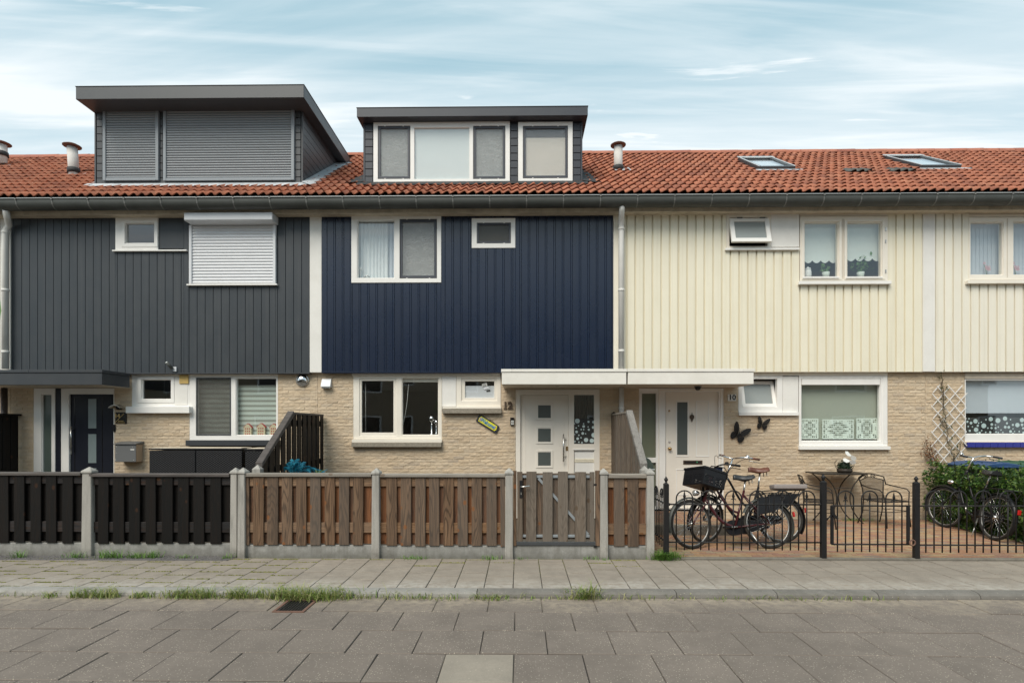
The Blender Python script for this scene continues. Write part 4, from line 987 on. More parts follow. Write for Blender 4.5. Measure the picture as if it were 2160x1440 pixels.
# top-hung window standing open
Yw = YC - 0.01
ow = window(h10, (1532.5, 452, 1626, 524), [(1539, 459, 1619, 519)], Yw, 'cream_frame', gl=None, bead=0, depth=0.10)
x0, x1, z0, z1 = RC((1538, 460.5, 1621, 517), Yw); wq = x1 - x0; hq = (z1 - z0) * 1.0
M_ = Matrix.Translation((x0, Yw - .012, z1)) @ Matrix.Rotation(R(-16), 4, 'X')
MB().holes(0, wq, -hq, 0, [(0.075, wq - 0.075, -hq + .075, -.065)], 0, 0.045).xf(M_).build('sash', 'white_frame', ow, 0.004)
MB().box(0.076, wq - .076, 0.02, 0.026, -hq + .076, -.066).xf(M_).build('pane', 'frosted_pale', ow)
MB().tube([M_ @ Vector((wq * .5, 0.05, -hq + .03)), (x0 + wq * .5, Yw + .05, z0 + .03)], 0.008, 6).build('window_stay', 'steel', ow)
for q in (0.2, 0.78): MB().box(x0 + wq * q, x0 + wq * q + .09, Yw - .02, Yw + .01, z1 - .003, z1 + .012).build('hinge', 'zinc', ow)
rbox(h10, (1626.5, 448, 1686, 521), Yw - .004, 0.05, 'infill_panel', 'white_wall')
x0, x1, z0, z1 = RC((1530.5, 522.5, 1687, 527), YC - .05); MB().box(x0, x1, YC - .05, YC - .001, z0, z1).build('sill', 'white_frame', h10, .003)
uw = window(h10, (1688, 456, 1873, 592), [(1697, 468, 1769.5, 585), (1787, 468, 1861, 585)], Yw, 'cream_frame', gl='glass', depth=0.10, bead=0.014)
rbox(uw, (1776.6, 462, 1777.6, 588), Yw - .006, .01, 'sash_joint', 'soffit', 0); rbox(uw, (1779.6, 462, 1780.6, 588), Yw - .006, .01, 'sash_joint', 'soffit', 0)
ring(uw, (1691.5, 462, 1776, 589.5), 5.0, Yw - .012, .018, 'sash', 'cream_frame', 0.003); ring(uw, (1781.5, 462, 1867, 589), 5.0, Yw - .012, .018, 'sash', 'cream_frame', 0.003)
for a, b in ((1694, 1770), (1785, 1862)): rbox(uw, (a, 583, b, 586.5), Yw - .03, .02, 'drip_strip', 'white_frame', .002)
for yy in (480, 505, 568): rbox(uw, (1868, yy, 1870, yy + 7), Yw - .016, .014, 'hinge', 'steel', .002)
x0, x1, z0, z1 = RC((1686.5, 592.3, 1881, 599), YC - .07); MB().box(x0, x1, YC - .07, YC - .001, z0, z1).build('sill', 'white_frame', h10, .003)
rbox(h10, (1688, 447, 1873, 455.5), YC + .004, .06, 'infill_panel', 'cream_frame')
# ground floor
DF = window(h10, (1348, 819, 1527, 1074), [(1354, 829.5, 1384, 965), (1354, 975.5, 1384, 1068), (1404, 827, 1516, 1071)], YB + .015, 'white_frame', depth=.09, gl=['frosted_green', 'frosted_green', None], bead=0, name='door_frame')
ring(DF, (1389, 821, 1522, 1072), 2.2, YB + .006, .012, 'architrave', 'door_white', .003)
dr = rbox(DF, (1404.5, 827.5, 1515.5, 1070.5), YB + .05, .045, 'front_door', 'door_white')
for r_ in ((1426, 845, 1453, 963), (1468, 845, 1496, 963), (1426, 989, 1453, 1044), (1468, 989, 1496, 1044)): ring(DF, r_, 2.0, YB + .043, .010, 'door_moulding', 'white_frame', .002)
rbox(DF, (1428.5, 848, 1450, 958.5), YB + .046, .006, 'pane', 'frosted_grey', 0)
p = P(1413.5, 946, YB); MB().lathe([(0.03, .0), (0.03, .006), (.012, .012), (.012, .035), (.028, .042), (.030, .058), (.02, .068), (0, .07)], (p.x, YB + .05, p.z), 16, 'Y').build('door_knob', 'brass', DF)
p = P(1413.5, 932, YB); MB().lathe([(0.018, 0), (.018, .008), (0, .010)], (p.x, YB + .05, p.z), 12, 'Y').build('key_lock', 'steel', DF)
p = P(1413, 866, YB); MB().lathe([(0.016, 0), (.018, .010), (0, .014)], (p.x, YB + .05, p.z), 12, 'Y').build('key_lock', 'brass', DF)
p = P(1461, 880, YB); k = MB().lathe([(0, .09), (.006, .085), (.008, .06), (.004, .055)], (p.x, YB + .035, p.z), 10)
k.prism([(p.x + a, YB + .03, p.z + b) for a, b in ((0, -.085), (.018, -.04), (.042, -.005), (.036, .035), (.012, .055), (-.012, .055), (-.036, .035), (-.042, -.005), (-.018, -.04))], (0, .018, 0)).build('door_knocker', 'number_brown', DF, .003)
lp = rbox(DF, (1441.5, 970.5, 1482, 979), YB + .038, .014, 'letter_plate', 'number_brown', .003); rbox(DF, (1444, 973, 1479.5, 976.5), YB + .034, .005, 'letter_flap', 'black_iron', .001)
p = P(1471.5, 974.5, YB); MB().lathe([(.012, 0), (0, .006)], (p.x, YB + .033, p.z), 10, 'Y').build('indicator_light', 'led_green', DF)
canopy(h10, XP(1323.4, 9.36), XP(1592, 9.36), [XP(1568, 9.36)], 'white_canopy')
hw = window(h10, (1557.5, 791, 1651, 869), [(1566, 799, 1639.5, 858)], YB + .002, 'white_frame', gl=None, bead=0, depth=.09)
x0, x1, z0, z1 = RC((1567, 800, 1639, 857.5), YB + .02); wq = x1 - x0; hq = z1 - z0
M_ = Matrix.Translation((x0, YB + .03, z0)) @ Matrix.Rotation(R(-15), 4, 'X')
MB().holes(0, wq, 0, hq, [(.06, wq - .06, .06, hq - .055)], 0, .045).xf(M_).build('sash', 'white_frame', hw, .004)
MB().box(.061, wq - .061, .02, .026, .061, hq - .056).xf(M_).build('pane', 'frosted_pale', hw)
rbox(h10, (1651.5, 793, 1684, 871), YB + .003, .06, 'infill_panel', 'white_wall')
x0, x1, z0, z1 = RC((1559, 868.8, 1685, 876), YB - .05); MB().box(x0, x1, YB - .05, YB + .02, z0, z1).build('sill', 'white_frame', h10, .003)
bw = window(h10, (1685.5, 791, 1872.5, 940.5), [(1690.5, 798, 1857.5, 930)], YB + .002, 'white_frame', depth=.09, gl='glass', bead=.010)
rbox(bw, (1692, 799, 1856.5, 811.5), YB - .01, .03, 'blind_box', 'white_frame', .005)
rbox(bw, (1862, 797, 1871, 935), YB - .004, .03, 'side_profile', 'white_frame', .004)
x0, x1, z0, z1 = RC((1686.5, 941, 1879, 948), YB - .06); MB().box(x0, x1, YB - .06, YB + .02, z0, z1).build('sill', 'white_frame', h10, .003)
rbox(h10, (1558, 785.5, 1873, 791), YB - .02, .05, 'lintel_strip', 'cream_frame')
party(h10, xb, -.107, .107)
interior(h10, xa, xb); shell(h10, xa, xb); gutter(h10, xa, xb)
def skylight(house, tl, tr, br, bl):
    q = []
    for px, py in (tl, tr, br, bl):
        k = (HOR - py) / F; y = (1.65 - 5.686 + SL * 9.7) / (SL - k); q.append(Vector((XP(px, y), y, RZf(y))))
    x0, x1 = (q[0].x + q[3].x) / 2, (q[1].x + q[2].x) / 2; y0, y1 = (q[2].y + q[3].y) / 2, (q[0].y + q[1].y) / 2
    M = Matrix.Translation((x0, y0, RZf(y0) - .005)) @ Matrix.Rotation(AR, 4, 'X'); L_ = (y1 - y0) / math.cos(AR); w_ = x1 - x0
    m = MB(); a = .085
    m.box(0, w_, 0, a, 0, .10).box(0, w_, L_ - a * 1.3, L_, 0, .10).box(0, a, a + .001, L_ - a * 1.3 - .001, 0, .10).box(w_ - a, w_, a + .001, L_ - a * 1.3 - .001, 0, .10)
    s_ = m.xf(M).build('skylight', 'dormer_grey', house, .006)
    MB().quad((a, a, .08), (w_ - a, a, .08), (w_ - a, L_ - a * 1.3, .08), (a, L_ - a * 1.3, .08)).xf(M).build('pane', 'glass_mirrorish', s_)
    MB().quad((a, a, .03), (w_ - a, a, .03), (w_ - a, L_ - a * 1.3, .03), (a, L_ - a * 1.3, .03)).xf(M).build('sun_blind', 'fabric_pale', s_)
    MB().box(-.02, w_ + .02, L_ - .12, L_ + .02, .101, .122).xf(M).build('top_cover', 'zinc_bright', s_, .004)
    for u in (0, w_ - .035): MB().box(u, u + .035, .0, L_ - .125, .101, .113).xf(M).build('side_cover', 'zinc_bright', s_, .003)
    m = MB()
    for i in range(25):
        u = -.08 + (w_ + .22) * i / 24
        m.v += [Vector((u, 0.0, .05)), Vector((u, -.14, .045 + .018 * math.sin(u / .1515 * 2 * math.pi)))]
    for i in range(24): m.f.append([2 * i, 2 * i + 1, 2 * i + 3, 2 * i + 2]); m.sm.append(True)
    m.xf(M).build('apron_flashing', 'lead', s_)
    return (x0 + .02, x1 - .02, y0 + .05, y1 - .02)
sk = skylight(h10, (1559, 345), (1632, 345), (1669, 365), (1593, 365))
roof(h10, xa, xb, [sk], (-9, 0.93))
LT = TV[0].mesh('lead_tile', 'zinc')
for px in (1805, 1897):
    y = 11.17
    for i in range(3):
        inst('lead_tile', LT, h10, (XP(px, y) + .1515 * (i - 1), y - .03, RZf(y) + .024))

# ---------------------------------------------------------------- last house on the right (number 8)
h8 = hroot('terraced_house', 4, 'cream boarded terraced house at the right edge, with a blue tiled window sill')
xa, xb = HX[4], HX[5]
hol = [RC((2035, 787, 2225, 942), YB)]; hol = [hol[0][:3] + (ZC0 + .1,)]
brickwall(h8, xa, xb, hol, 1010, (-99, XP(2300, YB)))
ch = [RC((2044, 440, 2234, 597), YC)]; ch = [ch[0][:3] + (ZC1 + 1,)]
cladding(h8, XP(1973, YC), xb - .1, ZC0, ZC1, ch, 0.1543, 0.026, 0.030, 'pale_board', x_off=0.02, cham=.005)
uw = window(h8, (2044.5, 458, 2234, 590), [(2047.5, 468, 2117, 580), (2138, 467, 2225, 580)], Yw, 'cream_frame', gl='glass', depth=.10, bead=.012)
rbox(uw, (2124.5, 461, 2125.5, 585), Yw - .005, .01, 'sash_joint', 'soffit', 0)
rbox(h8, (2044, 446, 2234, 457.5), YC + .004, .06, 'infill_panel', 'cream_frame'); rbox(h8, (2044, 451, 2234, 452.3), YC - .002, .03, 'infill_groove', 'soffit', 0)
x0, x1, z0, z1 = RC((2042, 590.3, 2238, 597.5), YC - .07); MB().box(x0, x1, YC - .07, YC - .001, z0, z1).build('sill', 'cream_frame', h8, .003)
bw = window(h8, (2035.5, 799, 2225, 932), [(2037.5, 801.5, 2218, 915)], YB + .002, 'white_frame', depth=.09, gl='glass', bead=.006)
rbox(h8, (2035.5, 786, 2225, 798.5), YB - .012, .06, 'lintel_strip', 'soffit')
sl8 = rbox(h8, (2034.5, 931.5, 2226, 935), YB - .03, .05, 'sill', 'mortar')
x = XP(2036, YB)
for i in range(12):
    MB().box(x, x + .128, YB - .07, YB + .03, P(2100, 943, YB).z, P(2100, 932.3, YB).z).build('sill_tile', 'sill_blue', sl8, .006); x += .132
interior(h8, xa, xb); shell(h8, xa, xb); gutter(h8, xa, xb); party(h8, xb, -.2, -.01)
sk = skylight(h8, (1872, 343), (1960, 343), (2001, 364.5), (1927, 364.5))
roof(h8, xa, xb, [sk], (-9, 0.95))
# house beyond the left edge (number 16)
h16 = hroot('terraced_house', 0, 'next terraced house beyond the left edge, only its party wall and roof in view')
xa, xb = HX[0], HX[1]
brickwall(h16, xa, xb, [], 1000, (XP(-60, YB), 99))
cladding(h16, xa + .1, xb - .11, ZC0, ZC1, [], 0.1543, 0.026, 0.030, 'pale_board', cham=.005)
party(h16, xb, -.109, -.101); shell(h16, xa, xb); gutter(h16, xa, xb)
roof(h16, xa, xb, [], (-0.97, 9))
flue(h16, 4, 303, 330, 0.0, 'flue_white', 12.6, 0.10)

# the terrace across the street: the ground floor windows mirror it
op = tag(empty('opposite_terrace', (0, -11, 0)), 'dark brick terrace across the street, seen mirrored in the ground floor windows', 'building')
hol = []
for i in range(-4, 5):
    x = i * 5.4 + 1.2; hol += [(x, x + 1.8, .9, 2.3), (x + 2.6, x + 3.6, .1, 2.3), (x + .2, x + 1.9, 3.6, 4.9), (x + 2.8, x + 3.7, 4.0, 4.9)]
wl = MB().holes(-26, 26, -.2, 5.6, hol, -11.2, -11.0).build('brick_wall', 'far_brick', op)
for h in hol:
    MB().holes(h[0], h[1], h[2], h[3], [(h[0] + .09, h[1] - .09, h[2] + .09, h[3] - .09)], -11.06, -11.01).build('window_frame', 'white_frame', op)
    MB().quad((h[0], -11.08, h[2]), (h[1], -11.08, h[2]), (h[1], -11.08, h[3]), (h[0], -11.08, h[3])).build('pane', 'black_gloss', op)
MB().prism([(-26, -10.6, 5.5), (-26, -15.3, 9.9), (-26, -20, 5.5)], (52, 0, 0)).build('roof', 'bitumen', op)

# ================================================================== FENCES
def post(parent, pxa, pxb, pytop, Y, dep=0.10, z0=-0.05, ribs=True):
    x0, x1 = XP(pxa, Y), XP(pxb, Y); zt = P((pxa + pxb) / 2, pytop, Y).z; zs = zt - 0.055; m = MB(); e = (x1 - x0) * 0.06
    m.add([(x0, Y, z0), (x1, Y, z0), (x1, Y + dep, z0), (x0, Y + dep, z0), (x0 + e, Y + e, zs - .03), (x1 - e, Y + e, zs - .03), (x1 - e, Y + dep - e, zs - .03), (x0 + e, Y + dep - e, zs - .03)],
          [(0, 3, 2, 1), (0, 1, 5, 4), (1, 2, 6, 5), (2, 3, 7, 6), (3, 0, 4, 7), (4, 5, 6, 7)])
    xm, ym = (x0 + x1) / 2, Y + dep / 2
    m.add([(x0 - .004, Y - .004, zs - .029), (x1 + .004, Y - .004, zs - .029), (x1 + .004, Y + dep + .004, zs - .029), (x0 - .004, Y + dep + .004, zs - .029), (x0 - .004, Y - .004, zs), (x1 + .004, Y - .004, zs), (x1 + .004, Y + dep + .004, zs), (x0 - .004, Y + dep + .004, zs), (xm, ym, zt)],
          [(0, 3, 2, 1), (0, 1, 5, 4), (1, 2, 6, 5), (2, 3, 7, 6), (3, 0, 4, 7), (4, 5, 8), (5, 6, 8), (6, 7, 8), (7, 4, 8)])
    return m.build('concrete_post', 'fence_concrete', parent, 0.006)
def board(parent, x0, x1, y0, y1, z0, z1, mat, name='fence_board'):
    c = .004; d = random.uniform(-.005, .005)
    return MB().prism([(x0 + d, y1, z0), (x0 + d, y0 + c, z0), (x0 + c + d, y0, z0), (x1 - c + d, y0, z0), (x1 + d, y0 + c, z0), (x1 + d, y1, z0)], (random.uniform(-.005, .005), random.uniform(-.002, .002), z1 - z0)).build(name, mat, parent)
def panel(parent, Y, pa, pb, boards, ycap, ytop, ybot, rails, mats, ybase):
    fr, bk, rl, cap = mats; zt = P(1080, ytop, Y).z; zb = P(1080, ybot, Y).z
    xa, xb = XP(pa, Y), XP(pb, Y)
    for a, b in boards: board(parent, XP(a, Y), XP(b, Y), Y, Y + .018, zb + random.uniform(-.006, .004), zt - .001, fr)
    edges = [pa] + [v for b in boards for v in b] + [pb]
    for a, b in zip(edges[::2], edges[1::2]):
        if b - a > 3: board(parent, max(XP(a, Y) - .035, xa + .003), min(XP(b, Y) + .035, xb - .003), Y + .047, Y + .063, zb + .01, zt - .003, bk)
    for a, b in rails: MB().box(xa + .002, xb - .002, Y + .0185, Y + .0465, P(1080, b, Y).z, P(1080, a, Y).z).build('rail', rl, parent, .003)
    z0, z1 = P(1080, ytop - .3, Y).z, P(1080, ycap, Y).z
    MB().prism([(xa + .001, Y - .022, z0), (xa + .001, Y - .024, z1 - .008), (xa + .001, Y - .014, z1), (xa + .001, Y + .08, z1), (xa + .001, Y + .085, z0)][::-1], (xb - xa - .002, 0, 0)).build('cap_rail', cap, parent, .002)
    MB().box(xa - .01, xb + .01, Y + .018, Y + .058, -.05, zb - .004).build('base_panel', 'fence_base', parent, .004)
YF1, YF2 = 7.10, 7.05
f14 = tag(empty('garden_fence', (XP(240, YF1), YF1, 0)), 'black stained board fence with concrete posts and base at the left', 'fence')
B = ('black_wood', 'black_wood', 'black_rail', 'charcoal_cap')
panel(f14, YF1, -190, 172, [(-139 + 33.7 * i, -117 + 33.7 * i) for i in range(9)], 996.5, 1003.5, 1147, [(1004, 1021), (1102, 1124)], B, 0)
panel(f14, YF1, 190, 485, [(206, 228), (238.5, 262), (272, 295), (307, 328.5), (341, 364), (375, 398), (408.5, 431), (443, 466)], 999, 1006, 1147.5, [(1006, 1024), (1103, 1125)], B, 0)
post(f14, 170.5, 192, 984, YF1 - .03, .12); post(f14, 484.5, 499.5, 985.5, YF1 - .04, .13); post(f14, -212, -191, 984, YF1 - .03, .12)
f12 = tag(empty('garden_fence', (XP(790, YF2), YF2, 0)), 'brown weathered board fence with grey cap rails and concrete posts', 'fence')
B = ('weathered_wood', 'fresh_wood', 'rail_wood', 'grey_cap')
panel(f12, YF2, 516.5, 784, [(516.8, 526), (533, 555.5), (563, 586), (594, 616), (624, 645.5), (654, 676), (684, 705.5), (714, 735.5), (744, 766)], 998, 1005.5, 1150, [(1006.5, 1026), (1103, 1124.5)], B, 0)
panel(f12, YF2, 799, 1066, [(815, 837), (844.5, 867), (875, 897), (905.5, 927), (935.5, 957), (965.5, 987), (995.5, 1017.5), (1026, 1047.5), (1055.5, 1065.5)], 999, 1006, 1151, [(1007, 1026), (1103, 1124.5)], B, 0)
panel(f12, YF2, 1282.5, 1365.5, [(1294.5, 1317), (1324, 1347)], 999, 1007.5, 1151, [(1008, 1028), (1104, 1127)], B, 0)
for a, b, t in ((500, 516, 985.5), (783, 800, 986.5), (1065, 1082.5, 986.5), (1266, 1283, 987), (1364.5, 1381, 987)): post(f12, a, b, t, YF2 - .04, .13)
for a, b in ((1082.6, 1089.6), (1256.3, 1265.8)):
    x0, x1, z0, z1 = RC((a, 992.5, b, 1151), YF2 - .01); MB().box(x0, x1, YF2 - .01, YF2 + .05, z0, z1).build('jamb', 'weathered_wood', f12, .003)
x0, x1, z0, z1 = RC((1082.5, 1150, 1266, 1180), YF2); MB().box(x0, x1, YF2 + .012, YF2 + .06, -.05, z1).build('base_panel', 'fence_base', f12, .004)
gt = tag(empty('garden_gate', (XP(1172, YF2), YF2, 0)), 'grey brown wooden garden gate with a lever handle, in front of the cream door', 'gate')
Yg = YF2 - .005; zt, zb = P(1172, 995, Yg).z, P(1172, 1141.5, Yg).z
gb = [(1091.5, 1103), (1109, 1130.5), (1144, 1165), (1177.5, 1198.5), (1212, 1235), (1244, 1254)]
for a, b in gb: board(gt, XP(a, Yg), XP(b, Yg), Yg, Yg + .018, zb, zt + random.uniform(-.006, .006), 'gate_wood', 'gate_board')
for (a0, a1), (b0, b1) in zip(gb, gb[1:]): board(gt, XP(a1, Yg) - .012, XP(b0, Yg) + .012, Yg + .045, Yg + .06, zb + .02, zt - .02, 'weathered_wood' if random.random() < .6 else 'gate_wood', 'gate_board')
xa, xb = XP(1091, Yg), XP(1254.5, Yg)
for y0, y1 in ((1002.5, 1008), (1128, 1133.5)): MB().box(xa, xb, Yg + .0185, Yg + .0445, P(1172, y1, Yg).z, P(1172, y0, Yg).z).build('gate_frame', 'slat_grey', gt, .003)
p, q = P(1136, 1008.5, Yg), P(1241, 1127.5, Yg); p.y = q.y = Yg + .03
d = (q - p).normalized(); n_ = Vector((-d.z, 0, d.x)) * .016
MB().prism([p + n_ + Vector((0, -.01, 0)), p - n_ + Vector((0, -.01, 0)), q - n_ + Vector((0, -.01, 0)), q + n_ + Vector((0, -.01, 0))], (0, .02, 0)).build('gate_brace', 'slat_grey', gt)
rbox(gt, (1088, 1142, 1257, 1150), Yg - .002, .03, 'gate_stop', 'dormer_grey', .003)
hp = rbox(gt, (1096, 1013, 1102, 1050), Yg - .008, .008, 'handle_plate', 'black_iron', .002)
p = P(1099, 1025.5, Yg); e = P(1117, 1023.5, Yg)
MB().tube([(p.x, Yg, p.z), (p.x, Yg - .04, p.z), (p.x + .02, Yg - .05, p.z), (e.x, Yg - .05, e.z)], .009, 8).build('handle', 'steel', gt)
rbox(hp, (1098.2, 1038, 1100.2, 1043), Yg - .012, .004, 'keyhole', 'steel', .001)
for yy in (1000, 1130): rbox(gt, (1252, yy + 20, 1259, yy + 24), Yg - .006, .006, 'hinge', 'black_iron', .001)

def side_fence(label, X, sgn, ya, yb, ystep, z0, z1, mats, shift, ypost):
    """boards across the garden, sloping down towards the street; sgn: the side whose boards face the viewer"""
    fr, bk, bm, cp = mats
    f = tag(empty('side_fence', (X, (ya + yb) / 2, 0)), label, 'fence')
    top = lambda y: z1 if y > ystep else z0 + (z1 - z0) * (y - ya) / (ystep - ya)
    pitch, wd = .205, .138
    for face, off, m in ((sgn, 0.0, fr), (-sgn, pitch / 2 + shift, bk)):
        y = ya + .03 + off
        while y < yb - .05:
            y2 = min(y + wd, yb); xx = X + face * .035; t = .008
            MB().prism([(xx - t, y, .12), (xx - t, y2, .12), (xx - t, y2, top(y2) - .01), (xx - t, y, top(y) - .01)][::-1], (2 * t, 0, 0)).build('fence_board', m, f)
            y += pitch
    for za in (.35, 1.0): MB().box(X - .024, X + .024, ya + .02 + (0.0 if za < 1 else .1), yb - .01, za, za + .09).build('rail', bm, f, .003)
    MB().box(X - .024, X + .024, ystep, yb - .01, z1 - .20, z1 - .10).build('rail', bm, f, .003)
    MB().prism([(X - .05, ya, z0 - .03), (X - .05, ya, z0 + .04), (X - .05, ystep, z1 + .045), (X - .05, ystep + .03, z1 - .025)], (.10, 0, 0)).build('sloping_beam', 'grey_beam' if cp == 'grey_cap' else 'charcoal_cap', f, .006)
    MB().box(X - .05, X + .05, ystep + .031, yb, z1 - .01, z1 + .022).build('cap_rail', cp, f, .004)
    MB().box(X - .03, X + .03, ya + .12, yb - .01, -.05, .115).build('base_panel', 'fence_base', f)
    m = MB(); x0, x1, y0, y1, zt = X - .055, X + .055, ya - .09, ya + .02, z0 + .01
    m.box(x0, x1, y0, y1, -.05, zt - .06).add([(x0, y0, zt - .06), (x1, y0, zt - .06), (x1, y1, zt - .06), (x0, y1, zt - .06), (X, ya - .035, zt)], [(0, 1, 4), (1, 2, 4), (2, 3, 4), (3, 0, 4)])
    m.build('concrete_post', 'fence_concrete', f)
    return f
side_fence('black stained fence across the yards, stepping up to the wall beside the blue plant', -3.60, 1, 7.68, 10.10, 8.76, 1.13, 1.865, ('black_wood', 'black_wood', 'black_wood', 'charcoal_cap'), .055, 7.66)
sf = side_fence('brown fence across the yards, with a grey sloping top beam between the two white doors', 1.70, -1, 7.68, 10.08, 8.68, 1.12, 1.875, ('gate_wood', 'fresh_wood', 'rail_wood', 'grey_cap'), .04, 7.66)
m = MB().box(1.66, 1.74, 10.085, 10.14, 0, 1.90).add([(1.66, 10.085, 1.9), (1.74, 10.085, 1.9), (1.74, 10.14, 1.9), (1.66, 10.14, 1.9), (1.70, 10.11, 1.935)], [(0, 1, 4), (1, 2, 4), (2, 3, 4), (3, 0, 4)]); m.build('wall_post', 'black_wood', sf)
f16 = tag(empty('side_fence', (-9.2, 9.2, 0)), 'tall black fence against the wall at the left edge, beside the dark drainpipe', 'fence')
for y in [7.9 + .16 * i for i in range(14)]: MB().box(-9.21, -9.185, y, y + .15, .1, 1.86).build('fence_board', 'black_wood', f16, .003)
MB().box(-9.26, -9.12, 7.85, 10.13, 1.861, 1.895).build('cap_rail', 'black_wood', f16, .004); MB().box(-9.25, -9.211, 7.9, 10.1, .1, 1.85).build('rail', 'black_wood', f16)

# ---- wrought iron fence and gate of number 10
YI = 7.02
def iron_post(parent, px, Y, pyt=1020, pyf=1005, w_=.030):
    p = P(px, pyt, Y); f = P(px, pyf, Y).z - p.z; a = w_
    o = MB().box(p.x - a, p.x + a, Y - a, Y + a, -.1, p.z).add([(p.x - a, Y - a, p.z), (p.x + a, Y - a, p.z), (p.x + a, Y + a, p.z), (p.x - a, Y + a, p.z), (p.x - a * .35, Y - a * .35, p.z + .02), (p.x + a * .35, Y - a * .35, p.z + .02), (p.x + a * .35, Y + a * .35, p.z + .02), (p.x - a * .35, Y + a * .35, p.z + .02)], [(0, 1, 5, 4), (1, 2, 6, 5), (2, 3, 7, 6), (3, 0, 4, 7), (4, 5, 6, 7)]).build('post', 'black_iron', parent, .003)
    s = f / .09
    MB().lathe([(.010, .0), (.010, .02 * s), (.022, .026 * s), (.014, .034 * s), (.026, .046 * s), (.024, .058 * s), (.010, .080 * s), (0, .092 * s)], (p.x, Y, p.z + .004), 12).build('finial', 'black_iron', o)
def spear(c):
    x, y, z = c; m = MB()
    m.lathe([(.008, -.035), (.014, -.02), (.008, -.01), (.019, .012), (.012, .04), (0, .095)], c, 6, smooth=False)
    for sg in (-1, 1): m.tube([(x, y, z - .03), (x + sg * .014, y, z - .012), (x + sg * .026, y, z - .02), (x + sg * .030, y, z - .034)], [.006, .006, .005, .003], 5)
    return m
def iron_panel(parent, pos, d, zlow, zrail1, zrail2, zhoop, n3, rail_span, first_open=False):
    """pos(i) -> point of bar i; hoops join bars 0-2, 3-5 ..."""
    for k in range(n3):
        a, b, c = pos(3 * k), pos(3 * k + 1), pos(3 * k + 2); r = (c - a).length / 2; u = (c - a).normalized(); zc = zhoop - r
        pts = [Vector((a.x, a.y, zlow)), Vector((a.x, a.y, zc))] + [b + u * (-r * math.cos(math.pi * i / 12)) + Vector((0, 0, zc + r * math.sin(math.pi * i / 12))) for i in range(1, 12)] + [Vector((c.x, c.y, zc)), Vector((c.x, c.y, zlow))]
        MB().tube(pts, .0085, 7).build('hoop', 'black_iron', parent)
        sp = spear((b.x, b.y, zrail1 + .085)); sp.tube([(b.x, b.y, zlow), (b.x, b.y, zrail1 + .07)], .0085, 7).build('spear_bar', 'black_iron', parent)
    for z in (zrail1, zrail2):
        p, q = rail_span; MB().tube([Vector((p.x, p.y, z)), Vector((q.x, q.y, z))], .010, 7).build('rail', 'black_iron', parent)
zi = lambda y: P(1650, y, YI).z
ia = tag(empty('iron_fence', (XP(1570, YI), YI, 0)), 'black wrought iron hoop fence in front of the two bicycles with the crate', 'fence')
iron_panel(ia, lambda i: Vector((XP(1426.5 + 17.2 * i, YI), YI, 0)), 0, zi(1160), zi(1063.5), zi(1143.5), zi(1034.5), 6, (Vector((XP(1405, YI), YI, 0)), Vector((XP(1736, YI), YI, 0))))
iron_post(ia, 1405, YI, 1020.5, 1005); iron_post(ia, 1736.5, YI, 1016, 1000)
for px in (1412.5, 1730): p = P(px, 1064, YI); MB().lathe([(0, -.02), (.02, 0), (0, .02)], (p.x, YI, zi(1063.5)), 8, 'X').build('rail_knob', 'black_iron', ia)
X0 = XP(1405, YI)
iron_panel(ia, lambda i: Vector((X0 + .002, YI + .11 + .101 * i, 0)), 0, zi(1160), zi(1063.5), zi(1143.5), zi(1034.5), 3, (Vector((X0 + .002, YI + .03, 0)), Vector((X0 + .002, YI + 1.0, 0))))
ig = tag(empty('iron_gate', (XP(1840, YI), YI, 0)), 'black wrought iron hoop gate with a latch, in front of the bistro table', 'gate')
iron_panel(ig, lambda i: Vector((XP(1766.5 + 17.0 * i, YI), YI, 0)), 0, zi(1163), zi(1066), zi(1147), zi(1034.5), 3, (Vector((XP(1754, YI), YI, 0)), Vector((XP(1920, YI), YI, 0))))
for px in (1755, 1915.5):
    x = XP(px, YI); MB().box(x - .016, x + .016, YI - .016, YI + .016, zi(1147), zi(1066 if px > 1800 else 1066)).build('gate_stile', 'black_iron', ig, .003)
p = P(1755, 1085, YI); q = P(1766, 1093, YI); r_ = P(1742, 1094, YI)
MB().prism([(p.x - .02, YI - .03, p.z + .01), (p.x + .01, YI - .03, p.z + .025), (q.x, YI - .03, q.z + .01), (q.x - .012, YI - .03, q.z - .015)], (0, .012, 0)).tube([(p.x, YI - .02, p.z), (r_.x, YI - .01, r_.z)], .007, 6).build('latch', 'black_iron', ig)
p = P(1921, 1143, YI); MB().tube(arc((p.x, YI - .03, p.z), .035, 0, 2 * math.pi, 14)[:-1], .009, 6, True).build('gate_chain', 'rust_cap', ig)
ib = tag(empty('iron_fence', (XP(2080, YI), YI, 0)), 'black wrought iron hoop fence in front of the bicycle at the hedge', 'fence')
iron_panel(ib, lambda i: Vector((XP(1953 + 17.3 * i, YI), YI, 0)), 0, zi(1164), zi(1066), zi(1148), zi(1034.5), 6, (Vector((XP(1932, YI), YI, 0)), Vector((XP(2262, YI), YI, 0))))
iron_post(ib, 1932.5, YI, 1018, 1004); iron_post(ib, 2264, YI, 1018, 1004)

